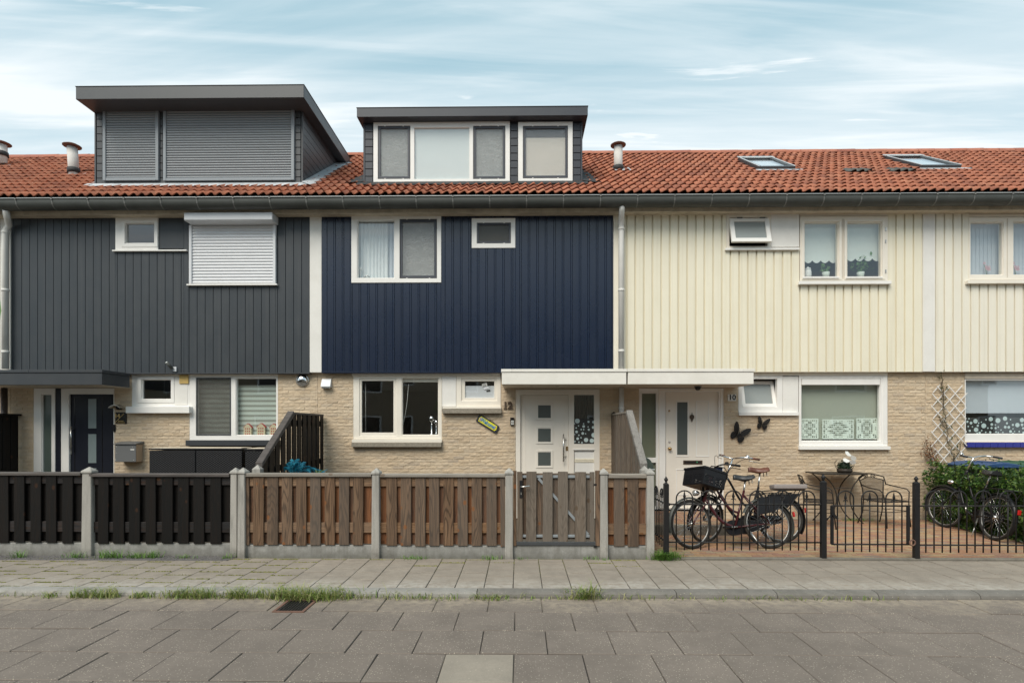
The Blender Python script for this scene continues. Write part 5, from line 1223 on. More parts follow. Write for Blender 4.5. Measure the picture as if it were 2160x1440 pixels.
# ================================================================== THINGS IN FRONT OF NUMBER 14 AND 12
mb_ = tag(empty('letterbox', (XP(268, YB), YB, P(268, 976, YB).z)), 'grey steel letterbox with a sloping lid on the brick beside the dark door', 'letterbox')
Ym = YB - .20; x0, x1, z0, z1 = RC((242.5, 937, 286.5, 974), Ym)
MB().box(x0 + .003, x1 - .003, Ym + .012, YB - .004, z0, z1).build('body', 'letterbox_tan', mb_, .004)
MB().box(x0, x1, Ym, Ym + .0115, z0 + .004, z1).build('front_plate', 'mailbox_grey', mb_, .003)
MB().prism([(x0 - .015, Ym - .025, z1 + .003), (x0 - .015, Ym - .025, z1 + .014), (x0 - .015, YB - .004, z1 + .055), (x0 - .015, YB - .004, z1 + .003)], (x1 - x0 + .03, 0, 0)).build('lid', 'mailbox_grey', mb_, .003)
for px, py in ((245, 941), (279.5, 942), (245, 970.5), (281.5, 970.5), (245, 955.5)): p = P(px, py, Ym); MB().lathe([(.009, 0), (.006, .005), (0, .006)], (p.x, Ym - .0005, p.z), 8, 'Y').build('screw', 'steel', mb_)
rbox(mb_, (275, 946.5, 283, 949), Ym - .003, .003, 'name_strip', 'plate_white', 0)
pl = tag(empty('house_number', (XP(254.5, YB), YB, P(254, 893, YB).z)), 'black square number plate 14 with gold lettering beside the dark door', 'number plate')
rbox(pl, (243, 869, 266.5, 893), YB - .018, .014, 'plate', 'black_gloss', .002)
p = P(249, 877, YB); text_mesh('14', .10, .002, .002).xf(Matrix.Translation((p.x, YB - .0195, p.z))).build('lettering', 'gold', pl)
a, b = P(245, 890.5, YB), P(263, 872, YB); d = (b - a).normalized(); n_ = Vector((-d.z, 0, d.x)) * .0035
MB().prism([Vector((q.x, YB - .0205, q.z)) for q in (a + n_, a - n_, b - n_, b + n_)], (0, .002, 0)).build('gold_line', 'gold', pl)
for y_, xa_, xb_ in ((887, 251, 261), (890.3, 249, 264)):
    m = MB(); x = xa_
    while x < xb_: k = random.uniform(.7, 1.6); x0, x1, z0, z1 = RC((x, y_, x + k, y_ + 1.3), YB); m.box(x0, x1, YB - .0202, YB - .0185, z0, z1); x += k + .45
    m.build('small_lettering', 'gold', pl)
cm = tag(empty('security_camera', (XP(256, YB), YB, P(256, 866, YB).z)), 'dark round camera under a curved silver hood beside the dark front door', 'camera')
c = P(252, 864, YB); m = MB()
for k, rr in ((0, .11), (1, .103)):
    pass
hood = [(c.x + .115 * math.cos(R(a)), c.z + .085 * math.sin(R(a))) for a in range(20, 161, 14)]; hin = [(c.x + .105 * math.cos(R(a)), c.z + .074 * math.sin(R(a))) for a in range(160, 19, -14)]
MB().prism([(x, YB - .14, z) for x, z in hood + hin], (0, .136, 0)).build('hood', 'steel', cm)
p = P(254.5, 859, YB); MB().lathe([(.045, 0), (.045, .06), (.040, .075), (.018, .078), (.016, .06), (0, .06)], (p.x, YB - .003, p.z), 18, 'Y').build('camera_body', 'black_plastic', cm)
db = tag(empty('doorbell', (XP(239, YB), YB, P(239, 910, YB).z)), 'small black doorbell on the frame of the dark front door', 'doorbell')
rbox(db, (236.5, 895, 242, 910), YB - .025, .03, 'bell_case', 'black_plastic', .004); rbox(db, (238, 904, 240.5, 908), YB - .029, .004, 'push_button', 'black_gloss', .001)
sp_ = tag(empty('wall_spotlight', (XP(368, YC), YC, P(368, 783, YC).z)), 'small grey wall spotlight at the foot of the anthracite boards', 'lamp')
rbox(sp_, (364.5, 773.5, 371.5, 783.5), YC - .03, .029, 'bracket', 'slat_silver', .004); p = P(367, 778, YC); q = P(360, 766, YC)
MB().tube([(p.x, YC - .05, p.z), (q.x, YC - .12, q.z)], .028, 12).build('lamp_head', 'zinc', sp_); MB().tube([(q.x + .002, YC - .118, q.z - .004), (q.x - .004, YC - .126, q.z + .006)], .024, 12).build('lens', 'lens', sp_)
bv = tag(empty('vent_cover', (XP(690, YB), YB, P(690, 815, YB).z)), 'square white metal vent cover on the brick near the navy front', 'vent')
x0, x1, z0, z1 = RC((680, 799, 700, 818), YB); MB().prism([(x0, YB - .03, z1), (x0, YB - .095, z0 + .03), (x0, YB - .095, z0 + .01), (x0, YB - .003, z0 + .01), (x0, YB - .003, z1)], (x1 - x0, 0, 0)).build('hood', 'slat_silver', bv, .005)
MB().box(x0 + .012, x1 - .012, YB - .08, YB - .004, z0 - .012, z0 + .0095).build('grille', 'steel', bv, .003)
# wicker cabinets
def cabinet(pa, pb, Y, n, label, ytop):
    x0, x1, _, z1 = RC((pa, ytop, pb, ytop + 10), Y); z1 = P((pa + pb) / 2, ytop, Y).z
    c = tag(empty('wicker_cabinet', ((x0 + x1) / 2, Y, 0)), label, 'cabinet', 'wicker cabinets along the brick wall')
    MB().box(x0 + .01, x1 - .01, Y + .021, Y + .40, .06, z1 - .05).build('body', 'rattan', c, .006)
    wd = (x1 - x0) / n
    for i in range(n): MB().box(x0 + i * wd + .006, x0 + (i + 1) * wd - .006, Y, Y + .0205, .08, z1 - .045).build('front_panel', 'rattan', c, .006)
    MB().box(x0 - .005, x1 + .005, Y - .01, Y + .42, z1 - .035, z1 - .012).build('lid', 'black_plastic', c, .008); MB().box(x0 + .03, x1 - .03, Y + .02, Y + .40, z1 - .0115, z1).build('top_board', 'eaves_wood', c, .003)
    for sx in (x0 + .04, x1 - .04):
        for sy in (Y + .05, Y + .36): MB().box(sx - .02, sx + .02, sy - .02, sy + .02, -.02, .06).build('foot', 'black_plastic', c)
cabinet(314, 511, 9.2, 2, 'wide black wicker cabinet with two panels beside the letterbox', 944)
cabinet(516, 566, 9.2, 1, 'narrow black wicker cabinet partly behind the sloping black fence', 945)
# plants behind the brown fence
def frond(parent, base, az, ln, up, mat, nleaf=16, wid=.10, tilt=0.0, droop=1.0, name='frond'):
    m = MB(); b = Vector(base); d = Vector((math.cos(az), math.sin(az), 0)); s_ = Vector((-math.sin(az), math.cos(az), 0)); pts = []
    for i in range(nleaf + 1):
        t = i / nleaf; pts.append(b + d * (ln * t) + Vector((0, 0, up * math.sin(t * 2.2) * 0.9 - droop * .25 * t * t * ln)))
    m.tube(pts, [.004 * (1 - .7 * i / nleaf) for i in range(nleaf + 1)], 5)
    for i in range(2, nleaf + 1):
        t = i / nleaf; L_ = wid * math.sin(math.pi * min(1, .12 + .85 * t)) ** .7
        for sg in (-1, 1):
            p = pts[i]; tip = p + s_ * sg * L_ * .85 + d * L_ * .55 + Vector((0, 0, L_ * (.25 + tilt) * random.uniform(.4, 1.2))); mid = p.lerp(tip, .5) + Vector((0, 0, .012)); w_ = (pts[i] - pts[i - 1]) * .42
            m.add([p, mid - w_, tip, mid + w_], [(0, 1, 2), (0, 2, 3)])
    return m.build(name, mat, parent)
bp = tag(empty('blue_palm', (XP(622, 7.62), 7.62, .55)), 'bright blue feathery palm plant against the black sloping fence', 'plant')
bx, bz = XP(616, 7.6), P(618, 1003, 7.6).z
for i, (az, ln, up) in enumerate(((R(95), .10, .24), (R(60), .16, .20), (R(130), .14, .20), (R(20), .26, .15), (R(165), .16, .13), (R(-20), .22, .10), (R(-80), .12, .20), (R(-110), .13, .18), (R(-50), .15, .20), (R(0), .34, .13), (R(8), .42, .10))): frond(bp, (bx + .02 * (i % 3), 7.62 + .01 * i, bz), az, ln, up, 'blue_frond', 15, .085)
MB().lathe([(.09, -.5), (.12, -.08), (.11, -.08), (.10, -.10), (0, -.10)], (bx + .03, 7.66, bz), 16).build('pot', 'black_plastic', bp)
for k in range(5): MB().tube([(bx + .03, 7.66, bz - .1), (bx + .02 + .01 * k, 7.63 + .008 * k, bz + .005)], .005, 5).build('stem', 'stem', bp)
gp = tag(empty('green_spiky_plant', (XP(668, 7.62), 7.62, .55)), 'small green spiky plant right of the blue palm', 'plant')
gx = XP(667, 7.6)
for i in range(15):
    az = random.uniform(0, 6.28); ln = random.uniform(.05, .16); h = random.uniform(.05, .13); c = Vector((gx + (.12 if i > 10 else 0) + random.uniform(-.03, .03), 7.62, bz - .03)); t = c + Vector((math.cos(az) * ln, math.sin(az) * ln * .5, h)); s_ = Vector((-.008, 0, .004))
    MB().add([c - s_, c.lerp(t, .5) - s_ + Vector((0, 0, .02)), t, c.lerp(t, .5) + s_ + Vector((0, 0, .02)), c + s_], [(0, 1, 2, 3, 4)]).build('leaf', 'green_frond' if i % 4 else 'blue_frond', gp)
MB().lathe([(.07, -.45), (.10, -.06), (.09, -.06), (.08, -.08), (0, -.08)], (gx + .03, 7.66, bz), 16).build('pot', 'black_plastic', gp)
# number 12, welcome sign, bell
n12 = tag(empty('house_number', (XP(1071, YB), YB, P(1071, 862, YB).z)), 'brown metal digits 12 on the brick left of the cream door', 'house number')
p = P(1071, 855.5, YB); q = text_mesh('12', .175, .008, .007); q.xf(Matrix.Translation((p.x, YB - .014, p.z)) @ Matrix.Diagonal((1.0, 1, 1.0, 1))).build('digits', 'number_brown', n12, .0015)
for px in (1065, 1074): rbox(n12, (px - 3, 860.3, px + 4, 861.6), YB - .022, .016, 'serif', 'number_brown', 0)
ws = tag(empty('welcome_sign', (XP(1030, YB), YB, P(1030, 905, YB).z)), 'tilted yellow and blue welcome sign hanging on the brick under the small window', 'sign')
c = P(1029.5, 893.5, YB); M_ = Matrix.Translation((c.x, YB - .03, c.z)) @ Matrix.Rotation(R(32), 4, 'Y') @ Matrix.Diagonal((1.0, 1, 1.45, 1))
MB().prism([(-.215, 0, -.05), (.215, 0, -.05), (.215, 0, .03), (.19, 0, .05), (-.19, 0, .052), (-.20, 0, .03), (-.225, 0, .045)], (0, .018, 0)).xf(M_).build('board', 'sign_navy', ws, .003)
MB().prism([(-.175, 0, -.034), (.165, 0, -.034), (.185, 0, -.01), (.165, 0, .036), (-.175, 0, .036), (-.19, 0, .0)], (0, .003, 0)).xf(M_ @ Matrix.Translation((0, -.0035, 0))).build('painted_field', 'sign_yellow', ws)
text_mesh('Welcome', .072, .001, .0022).xf(M_ @ Matrix.Translation((-.005, -.006, .002))).build('lettering', 'sign_blue', ws)
for dx in (-.155, .135):
    for k in range(5):
        q = 2 * math.pi * k / 5; MB().lathe([(.012, 0), (0, .004)], (dx + .014 * math.cos(q), -.0045, .016 * math.sin(q)), 8, 'Y').xf(M_).build('flower_petal', 'sign_lilac', ws)
a, b, t = M_ @ Vector((-.11, -.002, .05)), M_ @ Vector((.09, -.002, .05)), P(1029.5, 878, YB); t.y = YB - .02
MB().tube([a, t, b], .0025, 5).build('string', 'string', ws)
db = tag(empty('doorbell', (XP(1081, YB), YB, P(1081, 897, YB).z)), 'black and white video doorbell on the brick beside the cream door', 'doorbell')
rbox(db, (1076.3, 880.3, 1084.5, 897), YB - .03, .027, 'bell_case', 'black_plastic', .004); rbox(db, (1077.8, 886.5, 1083.8, 895.5), YB - .033, .004, 'push_button', 'plate_white', .003)
p = P(1080.6, 883.3, YB); MB().lathe([(.012, 0), (0, .004)], (p.x, YB - .03, p.z), 12, 'Y').build('lens', 'black_gloss', db); p = P(1080.8, 890.5, YB); MB().tube(arc((p.x, YB - .034, p.z), .016, 0, 2 * math.pi, 14)[:-1], .003, 5, True).build('button_ring', 'zinc', db)

# ================================================================== THINGS IN FRONT OF NUMBER 10
n10 = tag(empty('house_number', (XP(1543.5, YB), YB, P(1543, 845, YB).z)), 'white number plate 10 on the brick right of the white door', 'number plate')
rbox(n10, (1535, 831.5, 1552.5, 845.5), YB - .018, .014, 'plate', 'plate_white', .003)
p = P(1543.8, 838.3, YB); text_mesh('10', .13, .002, .0025).xf(Matrix.Translation((p.x, YB - .0205, p.z))).build('digits', 'black_gloss', n10)
lm = tag(empty('porch_lamp', (XP(1472, 9.75), 9.75, P(1080, 810.3, 9.36).z - .06)), 'dark dome lamp under the white canopy above the panelled door', 'lamp')
p = Vector((XP(1472, 9.75), 9.75, P(1080, 810.3, 9.36).z - .004)); MB().lathe([(.062, 0), (.065, -.012), (.055, -.022)], p, 20).build('rim', 'dormer_grey', lm); MB().lathe([(.050, -.021), (.046, -.05), (.028, -.072), (0, -.08)], p, 20).build('dome', 'black_gloss', lm)
def butterfly(px, py, s_, ang, label):
    b = tag(empty('butterfly_ornament', (XP(px, YB), YB, P(px, py, YB).z)), label, 'ornament', 'black butterflies on the brick wall')
    c = P(px, py, YB); M_ = Matrix.Translation((c.x, YB - .03, c.z)) @ Matrix.Rotation(-R(ang - 90), 4, 'Y')
    for sg in (-1, 1):
        T = lambda pts: [Vector((sg * x * s_, 0, z * s_)) for x, z in pts]
        up = [(.03, .02), (.12, .42), (.35, .78), (.60, .95), (.72, .92), (.74, .72), (.66, .42), (.52, .16), (.30, .03)]
        lo = [(.03, .0), (.30, .02), (.52, .10), (.60, -.08), (.56, -.34), (.42, -.52), (.24, -.50), (.10, -.30)]
        for nm, pts, tilt in (('upper_wing', up, 12), ('lower_wing', lo, 6)):
            q = T(pts); q = q if sg > 0 else q[::-1]
            w_ = MB().prism(q, (0, .012, 0)).xf(M_ @ Matrix.Rotation(R(-tilt * sg), 4, 'Z')).build(nm, 'black_iron', b, .003)
        for pts in (((.08, .10), (.40, .52), (.62, .84)), ((.10, .04), (.45, .35), (.66, .60)), ((.06, -.06), (.30, -.22), (.42, -.46)), ((.10, -.02), (.40, -.08), (.56, -.20))):
            MB().tube([v + Vector((0, -.004, 0)) for v in T(pts)], .004, 5).xf(M_ @ Matrix.Rotation(R(-10 * sg), 4, 'Z')).build('wing_vein', 'bistro_iron', b)
        MB().tube([v for v in [Vector((sg * .02 * s_, -.005, .25 * s_)), Vector((sg * .10 * s_, -.01, .52 * s_)), Vector((sg * .20 * s_, -.01, .60 * s_))]], .004, 5).xf(M_).build('antenna', 'bistro_iron', b)
    MB().lathe([(0, -.36 * s_), (.04 * s_, -.2 * s_), (.055 * s_, .05 * s_), (.05 * s_, .2 * s_), (0, .30 * s_)], (0, -.008, 0), 10).xf(M_).build('body', 'black_iron', b)
butterfly(1555.5, 917, .215, 62, 'larger black butterfly ornament on the brick, lower left of the pair'); butterfly(1606.5, 896, .150, 76, 'smaller black butterfly ornament on the brick, upper right of the pair')
pb = tag(empty('pillar_postbox', (XP(1358, 8.8), 8.8, 0)), 'green domed standing postbox behind the brown fence end post', 'postbox')
c = Vector((XP(1358, 8.8), 8.8, P(1358, 988.5, 8.8).z))
dome = [(-.155 + .0, 0)] + [(.155 * math.sin(R(a)) * (1 if a <= 0 else 1), .185 * math.cos(R(a))) for a in range(-84, 85, 12)] + [(.155, 0)]
MB().prism([(c.x + x, c.y, c.z + z) for x, z in dome[::-1]], (0, .22, 0)).build('dome', 'postbox_green', pb, .006)
MB().box(c.x - .17, c.x + .17, c.y - .012, c.y + .235, c.z - .022, c.z - .001).build('ledge', 'zinc_bright', pb, .004); MB().box(c.x - .13, c.x + .13, c.y + .01, c.y + .21, c.z - .48, c.z - .023).build('box', 'postbox_green', pb, .006)
MB().box(c.x - .04, c.x + .04, c.y + .06, c.y + .14, 0, c.z - .481).build('stand', 'postbox_green', pb); MB().lathe([(.012, 0), (.012, .02), (.026, .035), (.012, .05), (0, .065)], (c.x + .0, c.y + .1, c.z + .182), 10).build('finial', 'black_iron', pb)
MB().tube(arc((c.x, c.y - .006, c.z + .085), .034, R(-60), R(200), 12), .007, 6).tube([(c.x + .01, c.y - .006, c.z + .085), (c.x + .035, c.y - .006, c.z + .05)], .006, 5).build('horn_emblem', 'black_iron', pb)
MB().box(c.x - .09, c.x + .09, c.y + .004, c.y + .0095, c.z - .08, c.z - .055).build('slot', 'black_gloss', pb)

# ---- bistro set
def bistro_chair(loc, rz, label):
    ch_ = empty('bistro_chair', loc, True); ch_.rotation_euler = (0, 0, rz); tag(ch_, label, 'chair', 'wrought iron bistro chairs'); k = 'bistro_iron'
    sw, sd_, sh_ = .25, .22, .42                                       # local: seat faces -y
    MB().tube([(-sw, -sd_, sh_), (sw, -sd_, sh_), (sw * .88, sd_, sh_), (-sw * .88, sd_, sh_)], .010, 7, True).build('seat_frame', k, ch_)
    MB().box(-sw * .9, sw * .9, -sd_, sd_, sh_ - .004, sh_ + .002).build('seat', 'chair_mesh', ch_)
    top = [Vector((-.27, .20, .66)), Vector((-.285, .25, .77))] + [Vector((-.285 + .57 * i / 10, .25 + .06 * math.sin(math.pi * i / 10), .79 + .055 * math.sin(math.pi * i / 10))) for i in range(11)] + [Vector((.285, .25, .77)), Vector((.27, .20, .66))]
    MB().tube(top, .010, 7).build('back_frame', k, ch_)
    low = [Vector((-.265 + .53 * i / 10, .245 + .05 * math.sin(math.pi * i / 10), .735 + .05 * math.sin(math.pi * i / 10))) for i in range(11)]
    MB().tube(low, .007, 6).build('back_rail', k, ch_)
    for u in (3, 4, 6, 7):
        p = low[u] + Vector((0, 0, .028)); MB().tube(arc(p, .018, 0, 2 * math.pi, 8)[:-1], .006, 5, True).build('scroll', k, ch_)
    m = MB()
    for i in range(10): m.quad(Vector((-.20 + .04 * i, .215, sh_)), Vector((-.16 + .04 * i, .215, sh_)), low[i + 1], low[i])
    m.build('back_mesh', 'chair_mesh', ch_)
    for sg in (-1, 1):
        MB().tube([Vector((sg * .265, .245, .735)), Vector((sg * .235, .22, .60)), Vector((sg * .215, .215, sh_)), Vector((sg * .22, .23, .20)), Vector((sg * .25, .30, 0))], .010, 7).build('leg', k, ch_)
        MB().tube([Vector((sg * .27, .20, .67)), Vector((sg * .30, .05, .64)), Vector((sg * .30, -.15, .62)), Vector((sg * .29, -.20, .58)), Vector((sg * .255, -sd_, sh_)), Vector((sg * .25, -.23, .22)), Vector((sg * .26, -.25, 0))], .010, 7).build('leg', k, ch_)
        MB().tube([Vector((sg * .23, .225, .24)), Vector((sg * .25, -.23, .26))], .006, 6).build('stretcher', k, ch_)
    MB().tube([Vector((-.25, -.23, .26)), Vector((.25, -.23, .26))], .006, 6).build('stretcher', k, ch_)
    return ch_
bistro_chair((XP(1864, 9.55), 9.52, 0), R(18), 'black bistro chair right of the little table, nearer the hedge'); bistro_chair((XP(1723, 9.5), 9.45, 0), R(62), 'black bistro chair left of the little table, nearer the bicycles')
tb = tag(empty('bistro_table', (XP(1778, 9.8), 9.8, 0)), 'dark wrought iron side table with curved legs against the brick wall', 'table')
xa, xb = XP(1722, 9.72), XP(1830, 9.72); zt = P(1778, 1000, 9.72).z; xm = (xa + xb) / 2
MB().prism([(xa, 10.10, zt), (xa, 9.75, zt), (xa + .07, 9.60, zt), (xb - .07, 9.60, zt), (xb, 9.75, zt), (xb, 10.10, zt)], (0, 0, .022)).build('table_top', 'bistro_iron', tb, .004)
for sx, sy in ((-1, 9.68), (1, 9.68), (-1, 10.03), (1, 10.03)): MB().tube(bez((xm + sx * .36, sy, zt), (xm + sx * .05, sy, zt * .75), (xm + sx * .02, sy, zt * .35), (xm + sx * .34, sy, 0), 14), .010, 7).build('leg', 'bistro_iron', tb)
MB().tube([(xm - .17, 9.68, zt * .72), (xm + .17, 9.68, zt * .72)], .006, 6).build('stretcher', 'bistro_iron', tb)
def leaf_cloud(parent, name, mat, pts, size, kind=None):
    m = MB()
    for p in pts:
        s_ = size * random.uniform(.6, 1.25); n_ = Vector((random.gauss(0, 1), random.gauss(0, 1), random.gauss(.3, 1))).normalized(); u = n_.orthogonal().normalized(); u.rotate(Matrix.Rotation(random.uniform(0, 6.28), 3, n_)); v = n_.cross(u); p = Vector(p)
        m.add([p - u * s_, p + v * s_ * .42 + n_ * s_ * .12, p + u * s_, p - v * s_ * .42 + n_ * s_ * .12], [(0, 1, 2), (0, 2, 3)])
    return m.build(name, mat, parent, kind=kind)
def ball_pts(c, r, n, flat=1.0):
    o = []
    for _ in range(n):
        d = Vector((random.gauss(0, 1), random.gauss(0, 1), random.gauss(0, 1))).normalized() * r * random.uniform(.75, 1.05); d.z *= flat; o.append(Vector(c) + d)
    return o
bb = tag(empty('box_ball', (XP(1782, 9.8), 9.8, zt + .022)), 'clipped box ball with two white butterflies in an iron planter on the table', 'plant')
c = Vector((XP(1783, 9.8), 9.82, zt + .13)); MB().lathe([(.10, 0), (.125, .03), (.11, .075), (.10, .07), (0, .065)], (c.x, c.y, zt + .0225), 16).build('planter', 'bistro_iron', bb)
MB().lathe([(.0, -.09), (.08, -.05), (.09, 0), (.07, .06), (0, .09)], c, 12).build('core', 'box_leaf', bb); leaf_cloud(bb, 'foliage', 'box_leaf', ball_pts(c, .115, 420), .018)
for sg in (-1, 1): MB().tube([(c.x + sg * .11, c.y, zt + .05), (c.x + sg * .16, c.y, zt + .13), (c.x + sg * .17, c.y, zt + .20), (c.x + sg * .13, c.y, zt + .24)], .005, 6).build('handle', 'bistro_iron', bb)
for o_, an in ((Vector((.02, -.11, .10)), -15), (Vector((.06, -.08, .19)), -38)):
    for sg in (-1, 1):
        MB().prism([(0, 0, -.012), (.05, 0, -.04), (.10, 0, -.03), (.12, 0, .005), (.08, 0, .03), (0, 0, .014)], (0, .003, 0)).xf(Matrix.Translation(c + o_) @ Matrix.Rotation(R(-an), 4, 'Y') @ Matrix.Rotation(R(25 * sg), 4, 'X') @ Matrix.Diagonal((1 if sg > 0 else -1, 1, 1.15, 1))).build('white_butterfly_wing', 'ceramic_white', bb)

# ---- bicycles (local axes: x forward, rear hub above the origin)
def bicycle(label, frame, loc, heading, lean, steer, grip, saddle_mat, fender, bar_mat, opts):
    b = empty('bicycle', loc, True); b.rotation_euler = Matrix.Rotation(heading, 3, 'Z').to_4x4().__matmul__(Matrix.Rotation(lean, 4, 'X')).to_euler(); tag(b, label, 'bicycle')
    Rw = .335; wb = 1.08; H = Vector((wb, 0, Rw)); ax0, ax1 = Vector((.85, 0, .66)), Vector((.715, 0, .98)); axd = (ax1 - ax0).normalized()
    S = Matrix.Translation(ax0) @ Matrix.Rotation(steer, 4, axd) @ Matrix.Translation(-ax0)
    def wheel(c, T):
        ring_ = lambda r, n=40: [Vector((c.x + r * math.cos(2 * math.pi * i / n), 0, c.z + r * math.sin(2 * math.pi * i / n))) for i in range(n)]
        w_ = MB().tube(ring_(Rw - .021), .021, 8, True).xf(T).build('wheel', 'rubber', b)
        MB().tube(ring_(Rw - .045), .0085, 6, True).xf(T).build('rim', 'rim_alu', w_)
        m = MB()
        for i in range(28):
            q = 2 * math.pi * i / 28; q2 = q + (.5 if i % 2 else -.5); s_ = .03 if (i // 2) % 2 else -.03
            m.tube([Vector((c.x + .028 * math.cos(q2), s_, c.z + .028 * math.sin(q2))), Vector((c.x + (Rw - .05) * math.cos(q), 0, c.z + (Rw - .05) * math.sin(q)))], .0016, 3, caps=False)
        m.xf(T).build('spokes', 'chrome', w_); MB().tube([Vector((c.x, -.05, c.z)), Vector((c.x, .05, c.z))], .026, 10).xf(T).build('hub', 'steel', w_)
    wheel(Vector((0, 0, Rw)), Matrix()); wheel(H, S)
    def fend(c, a0, a1, T, mat):
        m = MB(); n = 22
        for i in range(n + 1):
            q = R(a0 + (a1 - a0) * i / n)
            for k, (y, dr_) in enumerate(((-.032, -.012), (-.018, .006), (0, .012), (.018, .006), (.032, -.012))): m.v.append(Vector((c.x + (Rw + .022 + dr_) * math.cos(q), y, c.z + (Rw + .022 + dr_) * math.sin(q))))
        for i in range(n):
            for k in range(4): a = i * 5 + k; m.f.append([a, a + 1, a + 6, a + 5]); m.sm.append(True)
        m.xf(T).build('mudguard', mat, b)
    fend(Vector((0, 0, Rw)), 25, 215, Matrix(), fender); fend(H, -20, 130, S, fender)
    BBk = Vector((.46, 0, .29)); st = Vector((.27, 0, .80)); m = MB()
    m.tube([ax0 - axd * .02, ax1], .019, 10).tube([BBk, st], .016, 10)
    m.tube(bez(ax0 + axd * .04, ax0 + Vector((-.16, 0, -.22)), BBk + Vector((.22, 0, .06)), BBk, 10), .021, 10)
    m.tube(bez(ax1 - axd * .03, ax1 + Vector((-.14, 0, -.30)), Vector((.55, 0, .52)), Vector((.385, 0, .49)), 10), .016, 10)
    for sg in (-1, 1): m.tube([BBk + Vector((0, sg * .03, 0)), Vector((0, sg * .06, Rw))], .010, 8).tube([st + Vector((.02, sg * .015, -.06)), Vector((0, sg * .06, Rw))], .009, 8)
    m.build('frame', frame, b)
    m = MB(); cr_ = ax0 - axd * .03
    for sg in (-1, 1): m.tube([cr_ + Vector((0, sg * .0, 0)), cr_ + Vector((.0, sg * .055, -.02)), Vector((wb - .03, sg * .055, Rw + .06)), H + Vector((0, sg * .055, 0))], .011, 8)
    m.xf(S).build('fork', frame, b)
    # chain case, cranks
    MB().prism([(BBk.x + .11 * math.cos(R(a)), -.045, BBk.z + .11 * math.sin(R(a))) for a in range(-80, 81, 20)] + [(.0 + .06 * math.cos(R(a)), -.045, Rw + .06 * math.sin(R(a))) for a in range(90, 271, 30)], (0, -.03, 0)).build('chain_case', 'black_plastic' if not opts.get('case') else opts['case'], b, .004)
    for sg, a in ((-1, R(opts.get('crank', 180))), (1, R(opts.get('crank', 180) + 180))):
        e = BBk + Vector((.17 * math.cos(a), sg * .10, .17 * math.sin(a))); ck = MB().tube([BBk + Vector((0, sg * .085, 0)), e], .010, 8).build('crank', 'steel', b); MB().box(e.x - .045, e.x + .045, min(e.y, e.y + sg * .10), max(e.y, e.y + sg * .10), e.z - .012, e.z + .012).build('pedal', 'black_plastic', ck, .004)
    # saddle
    n = 12; m = MB(); sh = opts.get('sh', .93)
    for i in range(n + 1):
        t = i / n; x = .13 + .28 * (1 - t) - .13 + .02; hw = .018 + (.105 - .018) * (1 / (1 + math.exp(-10 * (t - .58)))) ; z = sh + .015 * math.cos(t * 5) + .02 * t; hw *= (1 if t < .93 else .8)
        for k in range(9):
            q = math.pi * k / 8; m.v.append(Vector((x, hw * math.cos(q), z + .045 * math.sin(q) * (0.8 if t > .9 or t < .05 else 1) - .03 * (abs(math.cos(q)) ** 2))))
    for i in range(n):
        for k in range(8): a = i * 9 + k; m.f.append([a, a + 9, a + 10, a + 1]); m.sm.append(True)
    for i in range(n): m.f.append([i * 9, i * 9 + 8, i * 9 + 17, i * 9 + 9]); m.sm.append(True)
    m.f += [list(range(9)), list(range(n * 9 + 8, n * 9 - 1, -1))]; m.sm += [False, False]
    sd_ = m.xf(Matrix.Translation((.10, 0, 0))).build('saddle', saddle_mat, b); MB().tube([st - Vector((-.01, 0, .03)), Vector((.235, 0, sh - .03))], .013, 8).build('seat_post', 'steel', sd_)
    for sg in (-1, 1): MB().tube([Vector((.16 + .006 * math.cos(i * 1.6), sg * .05 + .014 * math.sin(i * 1.6), sh - .075 + .0035 * i)) for i in range(16)], .004, 5).build('saddle_spring', 'steel', sd_)
    # handlebar
    tp = ax1 + axd * opts.get('stem', .12); T = S; m = MB(); m.tube([ax1 - axd * .02, tp], .012, 8)
    ends = []
    for sg in (-1, 1):
        pts = bez(tp, tp + Vector((.06, sg * .10, .02)), tp + Vector((.05, sg * .26, .05)), tp + Vector((-.06, sg * .29, .03)), 8) + [tp + Vector((-.15, sg * .305, .02))]
        m.tube(pts, .0105, 8); ends.append((pts[-2], pts[-1] + (pts[-1] - pts[-2]) * .35, sg))
    hb = m.xf(T).build('handlebar', bar_mat, b)
    for p, q, sg in ends:
        MB().tube([p, q], .016, 9).xf(T).build('grip', grip, hb); MB().tube([p + Vector((.03, -sg * .02, -.01)), p + Vector((.06, -sg * .01, -.035)), q + Vector((.02, sg * .03, -.045))], .005, 6).xf(T).build('brake_lever', 'steel' if bar_mat == 'chrome' else 'black_plastic', hb)
        MB().tube(bez(p + Vector((.05, 0, -.02)), p + Vector((.18, 0, .06)), ax1 + Vector((.16, sg * .05, .05)), ax0 + Vector((.04, 0, .05)), 10), .0035, 5).xf(T).build('cable', 'black_plastic', hb)
    p = ends[1][0]; MB().lathe([(.026, 0), (.028, .01), (.02, .024), (0, .028)], p + Vector((.04, -.05, .016)), 12).xf(T).build('bell', bar_mat if bar_mat == 'chrome' else 'black_plastic', hb)
    # headlight on the front mudguard, rear light
    hl = Vector((wb - .10, 0, Rw * 2 + .09)); MB().lathe([(.018, -.05), (.035, -.02), (.042, .02), (.040, .03)], hl, 14, 'X').xf(S).build('headlight', 'chrome', b); MB().lathe([(.038, .029), (.02, .034), (0, .036)], hl, 14, 'X').xf(S).build('lamp_glass', 'lens', b)
    MB().box(-.392, -.372, -.022, .022, .43, .50).xf(Matrix()).build('rear_light', 'red_light', b, .005)
    # rear carrier
    m = MB()
